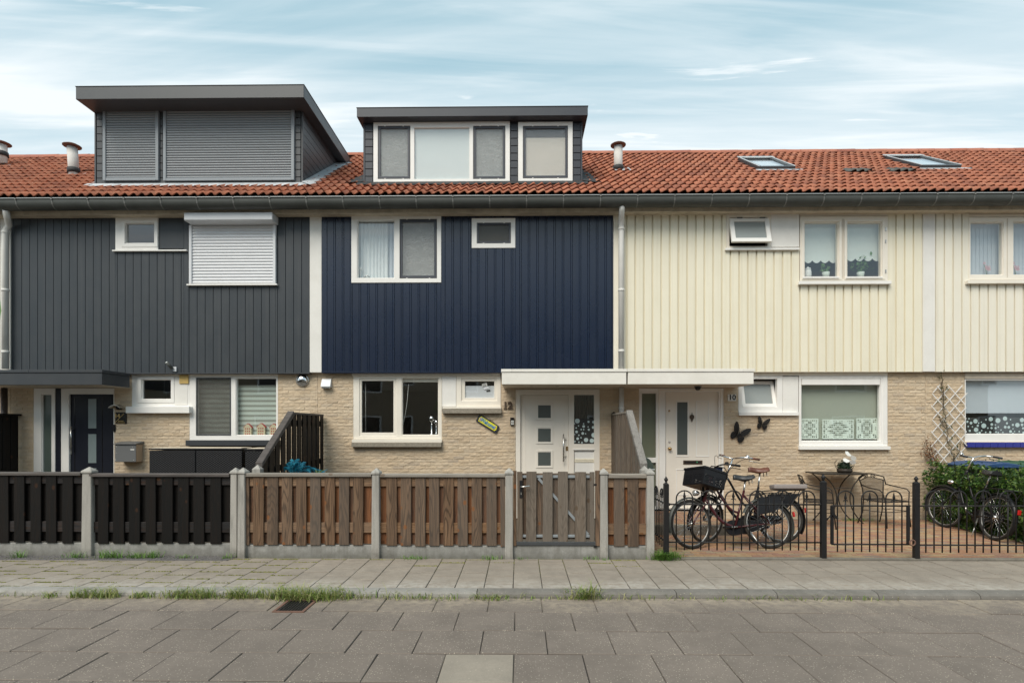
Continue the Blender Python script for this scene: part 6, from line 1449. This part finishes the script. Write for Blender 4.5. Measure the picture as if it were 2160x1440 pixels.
    for sg in (-1, 1): m.tube([(.22, sg * .05, .74), (-.02, sg * .065, .755), (-.37, sg * .065, .755)], .007, 6).tube([(-.30, sg * .065, .755), (-.02, sg * .07, Rw + .02)], .006, 6).tube([(-.05, sg * .065, .755), (0, sg * .07, Rw + .02)], .006, 6)
    for x in (-.37, -.25, -.12, 0): m.tube([(x, -.065, .755), (x, .065, .755)], .006, 6)
    m.build('rear_carrier', 'black_iron', b)
    if opts.get('cushion'): MB().box(-.40, .08, -.085, .085, .765, .835).build('carrier_cushion', 'cushion', b, .018, seg=3)
    MB().tube([(.30, .04, .27), (.20, .16, .0)], .009, 7).build('kickstand', 'steel', b)
    if opts.get('bag'):
        for sg in (-1, 1): MB().prism([(-.30, sg * .075, .735), (.06, sg * .075, .735), (.03, sg * .075, .42), (-.28, sg * .075, .42)], (0, sg * .09, 0)).build('pannier', 'black_plastic', b, .02)
    if opts.get('shield'): MB().prism([(-.30, .05, .70), (.12, .05, .70), (.16, .05, .45), (-.1, .05, .50)], (0, .006, 0)).prism([(-.30, -.056, .70), (.12, -.056, .70), (.16, -.056, .45), (-.1, -.056, .50)], (0, .006, 0)).build('coat_guard', 'black_plastic', b)
    if opts.get('carrier_front'):
        c0 = Vector((wb - .02, 0, .93)); m = MB()
        for u in (-.17, .17): m.tube([c0 + Vector((.14, u, 0)), c0 + Vector((-.14, u, 0))], .008, 6)
        for u in (-.14, 0, .14): m.tube([c0 + Vector((u, -.17, 0)), c0 + Vector((u, .17, 0))], .008, 6)
        m.tube([c0 + Vector((-.14, -.17, 0)), c0 + Vector((-.15, -.17, .10)), c0 + Vector((-.15, -.12, .16)), c0 + Vector((-.15, .12, .16)), c0 + Vector((-.15, .17, .10)), c0 + Vector((-.14, .17, 0))], .008, 6)
        m.tube([c0 + Vector((-.14, -.17, .08)), c0 + Vector((-.14, .17, .08))], .007, 6)
        for sg in (-1, 1): m.tube([c0 + Vector((.05, sg * .12, 0)), H + Vector((0, sg * .06, 0))], .006, 6)
        m.xf(S).build('front_carrier', 'black_iron', b); MB().box(c0.x - .165, c0.x - .158, -.075, .075, c0.z + .01, c0.z + .155).xf(S).build('carrier_plate', 'plate_blue', b, .004)
        m = MB()
        for i in range(6):
            q = math.pi * i / 3; m.tube([Vector((c0.x - .1675, 0, c0.z + .09)), Vector((c0.x - .1675, .032 * math.cos(q), c0.z + .09 + .032 * math.sin(q)))], .005, 5)
        m.xf(S).build('star_emblem', 'plate_white', b)
    return b, S, wb, Rw
def crate(parent, S, c, wx, wy, wz, tilt):
    """perforated plastic crate; the walls are grids of ribs with real holes"""
    T = S @ Matrix.Translation(c) @ Matrix.Rotation(tilt, 4, 'Y'); hx, hy = wx / 2, wy / 2; m = MB(); t = .006
    m.box(-hx, hx, -hy, hy, 0, .008); m.box(-hx - .012, hx + .012, -hy - .012, -hy + t, wz - .03, wz).box(-hx - .012, hx + .012, hy - t, hy + .012, wz - .03, wz).box(-hx - .012, -hx + t, -hy, hy, wz - .03, wz).box(hx - t, hx + .012, -hy, hy, wz - .03, wz)
    cr_ = m.xf(T).build('crate', 'black_plastic', parent, .002)
    for ax in (0, 1):
        L_ = (hx, hy)[ax]
        for sg in (-1, 1):
            m = MB(); n = 18; hs = []
            for i in range(n):
                for j in range(5):
                    if i in (0, 8, 9, n - 1): continue
                    u = -L_ + (i + .5 + (.25 if j % 2 else -.25)) * 2 * L_ / n; z = .03 + j * .024; hs.append((u - .0065, u + .0065, z, z + .013))
            m.holes(-L_ + .001, L_ - .001, .008, wz - .031, hs, -.003, .003)
            q = Matrix.Translation((0, sg * hy, 0)) if ax == 0 else Matrix.Translation((sg * hx, 0, 0)) @ Matrix.Rotation(R(90), 4, 'Z')
            m.xf(T @ q).build('crate_wall', 'black_plastic', cr_)
    MB().tube([T @ Vector((0, 0, 0)), T @ Vector((-.05, 0, -.12))], .015, 7).build('crate_mount', 'black_iron', cr_)
HD = R(180)
rear = P(1628, 1156, 7.64); 
b1, S1, wb, Rw = bicycle('burgundy city bicycle with a black crate on the front and a black saddle', 'bike_burgundy', (rear.x, 7.66, 0), HD + R(2), R(17), R(20), 'black_plastic', 'leather_black', 'zinc', 'black_plastic', {'crank': 175, 'stem': .15, 'sh': .97, 'shield': True})
crate(b1, S1, Vector((.86, 0, .84)), .36, .44, .25, R(-12))
rear = P(1654, 1151, 7.95)
b2, S2, _, _ = bicycle('black city bicycle with brown saddle and grips and a padded rear carrier', 'bike_black', (rear.x, 8.02, 0), HD + R(1), R(10), R(30), 'leather_brown', 'leather_brown', 'bike_black', 'chrome', {'crank': 120, 'cushion': True, 'stem': .25, 'sh': 1.03, 'carrier_front': True, 'shield': True, 'case': 'black_plastic'})
b3, _, _, _ = bicycle('black old bicycle leaning against the green hedge', 'bike_black', (6.93, 8.28, 0), R(86), R(8), R(14), 'sign_navy', 'leather_black', 'bike_black', 'chrome', {'crank': 250, 'stem': .22, 'sh': .96})
p = P(1447, 1096, 7.7)

# ---- hedge, bins, trellis
hd = tag(empty('hedge', (7.8, 8.7, 0)), 'clipped green ivy leaved hedge between the two yards at the right', 'hedge')
HXa, HXb, HYa, HYb, HZ = 7.16, 8.5, 7.55, 9.95, .93
pts = []
for _ in range(15000):
    f = random.random(); bump_ = lambda a, b_: .05 * math.sin(a * 5.3 + 1) + .05 * math.sin(b_ * 7.1) + random.gauss(0, .022)
    if f < .42: y, z = random.uniform(HYa, HYb), random.uniform(.02, HZ); pts.append((HXa + bump_(y, z * 2), y, z))
    elif f < .74: x, y = random.uniform(HXa, HXb), random.uniform(HYa, HYb); pts.append((x, y, HZ + bump_(x, y) + (.05 if random.random() < .1 else 0)))
    else: x, z = random.uniform(HXa, HXb), random.uniform(.02, HZ); pts.append((x, HYa + bump_(x, z * 2), z))
leaf_cloud(hd, 'foliage', 'hedge_leaf', pts, .034, 'stuff')
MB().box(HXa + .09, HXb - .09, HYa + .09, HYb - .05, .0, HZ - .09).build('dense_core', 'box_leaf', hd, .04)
for i in range(9): x, y = random.uniform(HXa + .02, HXb), HYa + .27 * i; MB().tube([(x, y, 0), (x + random.uniform(-.05, .05), y, .45)], .012, 6).build('stem', 'stem', hd)
leaf_cloud(hd, 'yellow_leaf', 'sign_yellow', [(7.2, 8.55, .955), (7.13, 8.3, .90), (7.26, 8.9, .95)], .035)
def bin_(x, y, lid, label):
    b = tag(empty('wheelie_bin', (x, y, 0)), label, 'bin', 'wheelie bins behind the hedge'); z1 = 1.0; a, d_ = .29, .36
    MB().add([(x - a + .06, y - d_ + .06, .06), (x + a - .06, y - d_ + .06, .06), (x + a - .06, y + d_ - .06, .06), (x - a + .06, y + d_ - .06, .06), (x - a, y - d_, z1), (x + a, y - d_, z1), (x + a, y + d_, z1), (x - a, y + d_, z1)], [(0, 3, 2, 1), (4, 5, 6, 7), (0, 1, 5, 4), (1, 2, 6, 5), (2, 3, 7, 6), (3, 0, 4, 7)]).build('body', 'bin_grey', b, .02, seg=2)
    MB().box(x - a - .02, x + a + .02, y - d_ - .02, y + d_ + .02, z1 - .06, z1 - .005).build('rim', 'bin_grey', b, .01)
    n = 8; pr = [(-a - .03, z1)] + [(-a - .03 + (2 * a + .06) * i / n, z1 + .025 + .055 * math.sin(math.pi * i / n) ** .6) for i in range(n + 1)] + [(a + .03, z1)]
    ld = MB().prism([(x + u, y - d_ - .05, v) for u, v in pr][::-1], (0, 2 * d_ + .06, 0)).build('lid', lid, b, .008)
    for u in (-.10, .10): MB().box(x + u - .012, x + u + .012, y - d_ - .02, y + d_ - .1, z1 + .06, z1 + .088).build('lid_rib', lid, ld, .008)
    MB().box(x - .10, x + .10, y - d_ - .075, y - d_ - .0505, z1 + .004, z1 + .03).build('lid_grip', lid, ld, .006)
    for u in (-1, 1): MB().lathe([(.09, -.02), (.10, 0), (.09, .02)], (x + u * .24, y + .27, .10), 16, 'X').build('wheel', 'rubber', b)
    MB().tube([(x - .2, y + d_ + .05, z1 - .02), (x + .2, y + d_ + .05, z1 - .02)], .015, 8).build('handle', 'bin_grey', b)
bin_(7.72, 9.42, 'bin_blue', 'grey wheelie bin with a blue lid behind the hedge'); bin_(8.46, 9.45, 'bin_green', 'grey wheelie bin with a green lid at the right edge')
tr = tag(empty('trellis', (XP(1998, YB), YB, P(1998, 992, YB).z)), 'white diamond lattice trellis on the brick left of the last window', 'trellis')
x0, x1, z0, z1 = RC((1963, 815, 2034, 992), YB); st_ = 24.3 * YB / F
def clipseg(p, d):
    lo, hi = -9, 9
    for a, b, s_, e in ((p[0], d[0], x0, x1), (p[1], d[1], z0, z1)):
        t0, t1 = (s_ - a) / d[0 if a == p[0] and b == d[0] and s_ == x0 else 1], (e - a) / d[0 if a == p[0] and b == d[0] and s_ == x0 else 1]
        lo, hi = max(lo, min(t0, t1)), min(hi, max(t0, t1))
    return lo, hi
for fam, (dx, dz, yo) in enumerate(((.66, .75, 0), (-.66, .75, .008))):
    for k in range(-12, 14):
        p = (x0 + k * st_ * .98, z0 - .02); lo, hi = clipseg(p, (dx, dz)); lo += random.uniform(-.03, .03); hi += random.uniform(-.03, .05)
        if hi - lo < .12: continue
        a, b = Vector((p[0] + dx * lo, YB - .035 - yo, p[1] + dz * lo)), Vector((p[0] + dx * hi, YB - .035 - yo, p[1] + dz * hi)); n_ = Vector((-dz, 0, dx)).normalized() * .0072
        MB().prism([a + n_, a - n_, b - n_, b + n_], (0, .006, 0)).build('slat', 'trellis_white', tr)
vn = tag(empty('climbing_vine', (XP(1995, YB), YB - .05, .0)), 'thin half bare vine climbing through the white trellis', 'plant')
def wander(px0, py0, px1, py1, n, amp):
    o = []
    for i in range(n + 1): t = i / n; p = P(px0 + (px1 - px0) * t + random.uniform(-amp, amp), py0 + (py1 - py0) * t, YB); p.y = YB - .05 + random.uniform(-.02, .01); o.append(p)
    return o
for path in ((2016, 1000, 1990, 905, 10, 3), (1990, 905, 1982, 800, 12, 4), (2005, 985, 2022, 935, 6, 3), (1990, 905, 1976, 880, 4, 2), (1986, 860, 1979, 783, 8, 2)): 
    w_ = wander(*path); MB().tube(w_, .006, 5).build('stem', 'stem', vn); leaf_cloud(vn, 'foliage', 'vine_leaf', [q + Vector((random.gauss(0, .04), random.gauss(-.01, .02), random.gauss(0, .04))) for q in w_ for _ in range(4 if path[1] > 900 else 2)], .026)
dv = tag(empty('withered_branch', (XP(1955, YB), YB - .06, .6)), 'withered branch with brown dry leaves beside the trellis', 'plant')
for path in ((1972, 1000, 1948, 930, 8, 3), (1972, 1000, 1960, 940, 8, 3), (1968, 985, 1944, 950, 6, 3)): w_ = wander(*path); MB().tube(w_, .005, 5).build('stem', 'stem', dv); leaf_cloud(dv, 'foliage', 'dry_leaf', [q + Vector((random.gauss(0, .05), random.gauss(-.02, .03), random.gauss(0, .05))) for q in w_[2:] for _ in range(14)], .022)

# ================================================================== BEHIND THE GLASS
def sheet(name, rect, Y, mat, label, cat, group=None, waves=0, amp=.012, scallop=0, thick=.004):
    x0, x1, z0, z1 = RC(rect, Y); m = MB(); n = max(2, waves * 10, scallop * 10)
    for i in range(n + 1):
        t = i / n; y = Y + (amp * math.sin(t * waves * 2 * math.pi + math.sin(t * 9)) if waves else 0); zb = z0 + (abs(math.sin(math.pi * t * scallop)) ** .8 * -.05 + .05 if scallop else 0)
        x = x0 + (x1 - x0) * t; m.v += [Vector((x, y, zb)), Vector((x, y, z1))]
    for i in range(n): m.f.append([2 * i, 2 * i + 2, 2 * i + 3, 2 * i + 1]); m.sm.append(bool(waves))
    return tag(m.build(name, mat), label, cat, group)
def duo_blind(rect, Y, label, n=11):
    b = tag(empty('duo_roller_blind', (XP((rect[0] + rect[2]) / 2, Y), Y, P(rect[0], rect[3], Y).z)), label, 'blind', 'banded roller blinds of the left house'); x0, x1, z0, z1 = RC(rect, Y); h = (z1 - z0) / n
    for i in range(n):
        MB().box(x0, x1, Y, Y + .002, z0 + i * h, z0 + i * h + h * .56).build('opaque_band', 'fabric_sage', b)
        MB().box(x0, x1, Y + .0005, Y + .0015, z0 + i * h + h * .56, z0 + (i + 1) * h).build('sheer_band', 'fabric_taupe', b)
duo_blind((412, 797, 488, 920), YB + .13, 'grey banded roller blind behind the dark insect screen of the left house', 12); duo_blind((496, 812, 585, 916), YB + .13, 'grey banded roller blind behind the three little model houses', 10)
def toy_house(px, label, s_=1.0):
    Y = YB + .11; t = tag(empty('model_house', (XP(px, Y), Y, P(px, 918, Y).z)), label, 'ornament', 'little model houses on the window sill'); c = P(px, 918, Y); a, d_, h = .070 * s_, .035, .145 * s_
    MB().box(c.x - a, c.x + a, Y - d_, Y + d_, c.z, c.z + h).prism([(c.x - a, Y - d_, c.z + h), (c.x + a, Y - d_, c.z + h), (c.x + .015, Y - d_, c.z + h + .062), (c.x - .015, Y - d_, c.z + h + .062)], (0, .01, 0)).build('wall', 'ornament_cream', t)
    MB().prism([(c.x + a + .012, Y - d_ + .011, c.z + h - .01), (c.x + a + .012, Y - d_ + .011, c.z + h + .006), (c.x + .012, Y - d_ + .011, c.z + h + .075), (c.x - .012, Y - d_ + .011, c.z + h + .075), (c.x - a - .012, Y - d_ + .011, c.z + h + .006), (c.x - a - .012, Y - d_ + .011, c.z + h - .01)], (0, .06, 0)).build('roof', 'ceramic_red', t)
    for i in range(3):
        for j in range(3): x = c.x + (i - 1) * .036 * s_; z = c.z + .02 + j * .047 * s_; MB().box(x - .009, x + .009, Y - d_ - .003, Y - d_ - .0005, z, z + .022).build('window', 'ceramic_red', t)
toy_house(524, 'leftmost of the three cream model houses with red roofs on the sill'); toy_house(552, 'middle one of the three cream model houses with red roofs on the sill', 1.05); toy_house(578.5, 'rightmost of the three cream model houses with red roofs on the sill')
sheet('net_curtain', (749, 455, 819, 592), YC + .14, 'fabric_white', 'white gathered net curtain in the upper window of the navy house', 'curtain', waves=9)
sheet('net_curtain', (818, 455, 836, 592), YC + .17, 'fabric_blue', 'pale bluish curtain edge beside the white net curtain', 'curtain', waves=2)
sheet('roller_blind', (838, 455, 926, 592), YC + .15, 'fabric_pale', 'pale roller blind behind the insect screen of the navy house', 'blind')
rd = tag(empty('round_ornament', (XP(760, YC + .10), YC + .10, P(760, 588, YC + .1).z)), 'white round ornament on a stand in the corner of the upper navy window', 'ornament'); c = P(760.5, 567, YC + .10)
MB().lathe([(.033, -.006), (.033, .006), (0, .008)], c, 16, 'Y').build('disc', 'ceramic_white', rd); MB().tube([c - Vector((0, 0, .03)), c - Vector((0, 0, .17))], .008, 7).build('stand', 'ceramic_white', rd); MB().tube([c + Vector((.06, 0, -.17)), c + Vector((.11, 0, -.12)), c + Vector((.17, 0, -.15))], .012, 7).build('figure', 'steel', rd)
sheet('window_film', (980, 813.5, 1044, 841), YB + .056, 'film_milky', 'milky film on the lower part of the small window of house 12', 'film')
stk = tag(empty('sticker', (XP(1024, YB), YB, P(1024, 822, YB).z)), 'white paper stickers on the small window left of the house number 12', 'sticker')
for k, (px, py, w_, h, mt) in enumerate(((1022, 811.5, 11, 6.5, 'plate_white'), (1025.5, 818, 10.5, 5, 'film_milky'), (1030, 823.5, 8.5, 2.6, 'film_dark'))):
    c = P(px, py, YB + .045); q = YB / F; MB().box(-w_ / 2 * q, w_ / 2 * q, 0, .001, -h / 2 * q, h / 2 * q).xf(Matrix.Translation((c.x, YB + .044 - .001 * k, c.z)) @ Matrix.Rotation(R(-14), 4, 'Y')).build('paper', mt, stk)
for k in range(3): c = P(1020.5 + k * .6, 809.6 + k * 1.9, YB); MB().box(-.035, .03, 0, .0005, -.004, .002).xf(Matrix.Translation((c.x, YB + .0425, c.z)) @ Matrix.Rotation(R(-14), 4, 'Y')).build('print_line', 'dormer_grey', stk)
tag(rbox(None, (848, 797.5, 924.5, 806), YB + .06, .04, 'roller_blind', 'cream_frame', .006), 'rolled up cream blind at the top of the ground floor window of house 12', 'blind')
cdm = MB(); a = [P(x, y, YB + .12) for x, y in ((862, 810), (860, 840), (856, 870), (850, 898), (847, 914))]; 
for q in a: q.y = YB + .10
cdm.tube(a, .0045, 5); tag(cdm.build('curved_cord', 'ceramic_white'), 'white blind cord hanging in a curve in the ground floor window of house 12', 'cord')
tag(MB().tube([P(771, 806, YB + .12), P(771.5, 912, YB + .12)], .004, 5).build('blind_rod', 'ceramic_white'), 'straight white blind rod in the left sash of house 12', 'rod')
def vase(px, py, s_, label):
    Y = YB + .16; c = P(px, 918, Y); t = P(px, py, Y).z - c.z; v = tag(empty('silver_candle_holder', tuple(c)), label, 'candle holder', 'silver candle holders in the window'); MB().lathe([(.045 * s_, 0), (.05 * s_, .01), (.012, .04), (.014, t * .55), (.01, t * .62)], c, 14).build('stem', 'chrome', v); MB().lathe([(.01, t * .62), (.045 * s_, t * .72), (.056 * s_, t * .86), (.046 * s_, t), (.04 * s_, t), (.03, t * .75), (0, t * .7)], c, 16).build('cup', 'chrome', v)
vase(910.5, 877, 1.0, 'taller silver candle holder in the ground floor window of house 12'); vase(920.5, 886, .7, 'shorter silver candle holder in the ground floor window of house 12')
def film(rect, Y, label, n, seed):
    rnd = random.Random(seed); x0, x1, z0, z1 = RC(rect, Y); f = tag(empty('window_film', ((x0 + x1) / 2, Y, z0)), label, 'film'); MB().box(x0, x1, Y, Y + .001, z0, z1).build('dark_sheet', 'film_dark', f); got = []
    for _ in range(900):
        r_ = rnd.choice((.045, .04, .025, .02, .014, .012)); x, z = rnd.uniform(x0, x1), rnd.uniform(z0 + .02, z1 - .02)
        if len(got) >= n or any((x - a) ** 2 + (z - b) ** 2 < (r_ + c + .012) ** 2 for a, b, c in got): continue
        got.append((x, z, r_)); q = [(min(max(x + r_ * math.cos(k * .524), x0), x1), Y - .001, z + r_ * math.sin(k * .524)) for k in range(12)]; MB().add(q, [tuple(range(12))]).build('balloon_print', 'film_white', f)
film((1211, 883, 1253.5, 936), YB + .05, 'dark film with pale balloon print on the side window of the cream door', 26, 3)
for r_, lb in (((1696, 464, 1766, 555), 'left'), ((1786, 464, 1858, 551), 'right')): sheet('scalloped_blind', r_, YC + .14, 'fabric_mint', f'pale roller blind with scalloped hem, {lb} pane of the upper cream house window', 'blind', 'scalloped blinds of the cream house', scallop=4)
def pot_plant(px, py, Y, ht, label, mat, n, sp, pot='fabric_sage'):
    c = P(px, py, Y); v = tag(empty('pot_plant', tuple(c)), label, 'plant'); MB().lathe([(.05, 0), (.065, .10), (.058, .10), (0, .09)], c, 14).build('pot', pot, v)
    for k in range(4): e = c + Vector((random.gauss(0, sp * .7), random.gauss(0, .03), ht * random.uniform(.6, 1))); MB().tube([c + Vector((0, 0, .09)), c.lerp(e, .6) + Vector((0, 0, .04)), e], .005, 5).build('stem', 'house_plant', v)
    leaf_cloud(v, 'foliage', mat, [c + Vector((random.gauss(0, sp), random.gauss(0, .03), .12 + abs(random.gauss(.4, .3)) * ht)) for _ in range(n)], .04)
pot_plant(1815, 586, YC + .13, .26, 'leafy green pot plant in the right upper window of the cream house', 'house_plant', 60, .10); pot_plant(1742, 586, YC + .13, .16, 'small pale plant in the left upper window of the cream house', 'house_plant', 18, .05)
c = P(1704, 585, YC + .13); v = tag(empty('lidded_jar', tuple(c)), 'white lidded jar in the left upper window of the cream house', 'jar'); MB().lathe([(.05, 0), (.06, .03), (.06, .10), (.05, .13)], c, 16).build('jar', 'fabric_pale', v); MB().lathe([(.055, .131), (.05, .16), (.01, .175), (.012, .19), (0, .195)], c, 16).build('lid', 'fabric_white', v)
sheet('roller_blind', (1690, 810, 1850, 932), YB + .14, 'fabric_green', 'closed greyish green roller blind in the ground floor window of house 10', 'blind')
def lace(pxa, pxb, pya, pyb, label, seed):
    Y = YB + .10; x0, x1, z0, z1 = RC((pxa, pya, pxb, pyb), Y); v = tag(empty('lace_panel', ((x0 + x1) / 2, Y, z0)), label, 'window panel', 'cut out lace panels in the window'); rnd = random.Random(seed); hs = []; nx = int((x1 - x0) / .034); nz = int((z1 - z0) / .034)
    for i in range(1, nx):
        for j in range(1, nz):
            u, w_ = (abs(i - nx / 2) / nx * 2), (abs(j - nz / 2) / nz * 2)
            if math.sin(u * 9.5) * math.cos(w_ * 8.5) + math.sin((u * u + w_ * w_) * 8) * .7 > -.25: x, z = x0 + (x1 - x0) * (i) / nx, z0 + (z1 - z0) * j / nz; s_ = .0115 + .0035 * math.sin(u * 13 + w_ * 11); hs.append((x - s_, x + s_, z - s_, z + s_))
    MB().holes(x0, x1, z0, z1, hs, Y, Y + .003).build('panel', 'lace', v); MB().box(x0, x1, Y - .01, Y + .02, z0 - .02, z0 - .0005).build('foot', 'steel', v)
lace(1690, 1726.5, 882.5, 925, 'left of the three lace panels in the ground floor window of house 10', 1); lace(1734.5, 1801, 884, 925, 'wide middle one of the three lace panels in the window of house 10', 2); lace(1806.5, 1851, 881.5, 925, 'right of the three lace panels in the ground floor window of house 10', 3)
vb = tag(empty('vertical_blind', (XP(2130, YC + .15), YC + .15, P(2100, 585, YC).z)), 'grey blue vertical slat blind in the upper window of the last house', 'blind')
x0, x1, z0, z1 = RC((2042, 464, 2232, 584), YC + .15); k = x0
while k < x1: MB().quad((k, YC + .15, z0), (k + .088, YC + .160, z0), (k + .088, YC + .160, z1), (k, YC + .15, z1)).build('blind_slat', 'fabric_blue', vb); k += .07
for px, lb in ((2082, 'left'), (2143, 'right')):
    c = P(px, 584, YC + .10); v = tag(empty('orchid', tuple(c)), f'pink orchid in the {lb} pane of the upper window of the last house', 'plant'); MB().lathe([(.03, 0), (.04, .03), (0, .03)], c, 10).build('pot', 'ceramic_white', v); MB().tube([c, c + Vector((-.02, 0, .12)), c + Vector((-.06, 0, .24))], .004, 5).build('stem', 'house_plant', v)
    for dx, dz in ((-.06, .24), (-.02, .15), (.02, .17), (-.0, .13), (-.03, .18), (.03, .13)):
        for q in range(5): a = q * 1.257; MB().prism([c + Vector((dx, -.02, dz)) + Vector((r_ * math.cos(a + e), 0, r_ * math.sin(a + e))) for r_, e in ((.004, 0), (.022, -.4), (.03, 0), (.022, .4))], (0, .003, 0)).build('petal', 'petal_pink', v)
sheet('roller_blind', (2036, 800, 2222, 871), YB + .12, 'fabric_blue', 'half lowered grey roller blind in the blue silled window', 'blind'); film((2037, 880, 2220, 916), YB + .05, 'dark film with pale balloon print along the blue silled window', 70, 5)
sheet('door_curtain', (1211, 833, 1254, 938), YB + .20, 'film_dark', 'dark curtain behind the side window of the cream door', 'curtain', waves=6)

# ================================================================== STREET DETAIL
dg = tag(empty('drain_grate', (XP(616, 5.3), 5.3, RZ)), 'rusty iron drain grate in the road beside the kerb', 'drain')
x0, x1 = XP(584, 5.25), XP(650, 5.25); ya, yb = 5.14, 5.50
MB().box(x0, x1, ya, ya + .025, RZ - .03, RZ + .010).box(x0, x1, yb - .025, yb, RZ - .03, RZ + .010).box(x0, x0 + .025, ya + .026, yb - .026, RZ - .03, RZ + .010).box(x1 - .025, x1, ya + .026, yb - .026, RZ - .03, RZ + .010).build('frame', 'rust_cap', dg)
for i in range(8): x = x0 + .04 + i * (x1 - x0 - .07) / 8; MB().box(x, x + .016, ya + .026, yb - .026, RZ - .02, RZ + .008).build('bar', 'black_iron', dg)
def blades(spots, mat, label, cat, name):
    m = MB()
    for cx, cy, sx, sy, n, h, z in spots:
        for _ in range(n):
            x, y = random.gauss(cx, sx), random.gauss(cy, sy); hh = h * random.uniform(.35, 1.35); a = random.uniform(0, 6.28); ln = hh * random.uniform(.5, 1.5); d = Vector((math.cos(a), math.sin(a), 0)); s_ = Vector((-d.y, d.x, 0)) * random.uniform(.0022, .0045); b = Vector((x, y, z)); p1 = b + d * ln * .35 + Vector((0, 0, hh * .6)); p2 = b + d * ln + Vector((0, 0, hh * random.uniform(.55, 1)))
            m.add([b - s_, b + s_, p1 + s_ * .8, p1 - s_ * .8, p2], [(0, 1, 2, 3), (3, 2, 4)])
    return tag(m.build(name, mat, None, kind='stuff'), label, cat)
K = lambda px, n, w_, h, Y=5.57: (XP(px, Y), Y, w_, .03, n, h, RZ)
blades([K(x_, random.randint(2, 14), .05, random.uniform(.03, .08), 5.585) for x_ in range(-40, 1900, 28)] + [K(635, 260, .20, .13), K(690, 130, .20, .13), K(590, 110, .14, .12), K(745, 50, .10, .09), K(640, 200, .18, .11, 5.49), K(520, 110, .12, .11), K(495, 90, .06, .10), K(400, 130, .15, .12), K(375, 70, .08, .10), K(430, 80, .08, .10), K(300, 90, .07, .07), K(195, 110, .12, .11), K(170, 40, .05, .09), K(225, 80, .07, .10), K(104, 30, .03, .06), K(1228, 150, .09, .11, 5.60), K(1245, 50, .05, .17, 5.62), K(1010, 40, .08, .07), K(1045, 60, .06, .06), K(890, 40, .08, .05), K(830, 40, .1, .06), K(940, 25, .08, .05)], 'grass_blade', 'tufts of grass growing in the gutter along the kerb', 'grass', 'kerb_grass')
G = lambda px, n, w_, h, Y=7.0: (XP(px, Y), Y, w_, .025, n, h, .0)
blades([G(40, 60, .05, .09), G(160, 60, .06, .09), G(235, 140, .10, .11), G(290, 80, .08, .08), G(320, 70, .05, .10), G(390, 40, .06, .06), G(480, 30, .03, .07), G(1402, 260, .07, .14), G(1395, 120, .06, .10), G(1420, 100, .06, .09), G(1035, 40, .05, .06), G(1100, 15, .03, .05), G(1240, 20, .05, .05), G(1275, 14, .03, .04), G(885, 40, .05, .05), G(860, 30, .05, .04)] + [(XP(x, 9.9), 9.95, .12, .03, 40, .06, .0) for x in (1798, 1826)], 'weed_green', 'green weeds along the foot of the fences', 'weeds', 'fence_weeds')
m = MB()
for k in range(-36, 8):
    x = -.066 + .15 + k * .301; off = .160 if k % 2 else 0.0; y = KY + .004 + off; j = 0
    while y < 6.99:
        pr = max(0, min(1, (6.2 + 3 * 0 - 0 + (y - 6.0) * 1.6 - (x + 6) * .55) / 3.4)) if x < -2.5 else max(0, (y - 6.55) * 1.1) * (1 if x < 2.2 else 0)
        if random.random() < pr:
            n = random.randint(50, 110)
            for _ in range(n):
                bx, by = x + random.uniform(-.15, .15), y + random.gauss(-.003, .005); s_ = random.uniform(.004, .011); a = random.uniform(0, 6.28); m.add([(bx + s_ * math.cos(a), by + s_ * math.sin(a), -.004), (bx + s_ * math.cos(a + 2), by + s_ * math.sin(a + 2), -.004), (bx, by, random.uniform(.002, .012))], [(0, 1, 2)])
                m.add([(bx + s_ * math.cos(a + 1), by + s_ * math.sin(a + 1), -.004), (bx + s_ * math.cos(a + 3), by + s_ * math.sin(a + 3), -.004), (bx, by, random.uniform(.002, .010))], [(0, 1, 2)])
        y += .305
tag(m.build('joint_moss', 'moss', None, kind='stuff'), 'yellow green moss in the joints of the pavement', 'moss')
# twig with a leaf reaching in from the left edge
tw = tag(empty('leafy_twig', (-2.6, 2.6, 1.9)), 'green leaf on a twig poking in at the left edge', 'plant')
MB().tube([(-3.2, 2.75, 1.2), (-2.95, 2.68, 1.9), (-2.62, 2.62, 2.26)], [.010, .007, .003], 6).build('twig', 'stem', tw)
for px, py, s_, an in ((-6, 655, .085, 82), (-60, 690, .09, 120), (-95, 620, .08, 60), (-70, 560, .08, 100)):
    c = P(px, py, 2.62); d = Vector((math.cos(R(an)), -.1, math.sin(R(an)))); n_ = Vector((-d.z, .2, d.x)); m = MB(); pts = [(-1, 0), (-.5, .30), (0, .40), (.5, .28), (1, 0), (.5, -.28), (0, -.40), (-.5, -.30)]
    m.add([c + d * a * s_ + n_ * b * s_ + Vector((0, -abs(b) * .02, 0)) for a, b in pts] + [c + d * a * s_ for a in (-.5, 0, .5)], [(0, 8, 1), (1, 8, 9, 2), (2, 9, 10, 3), (3, 10, 4), (4, 10, 5), (5, 10, 9, 6), (6, 9, 8, 7), (7, 8, 0)]).build('leaf', 'house_plant', tw)
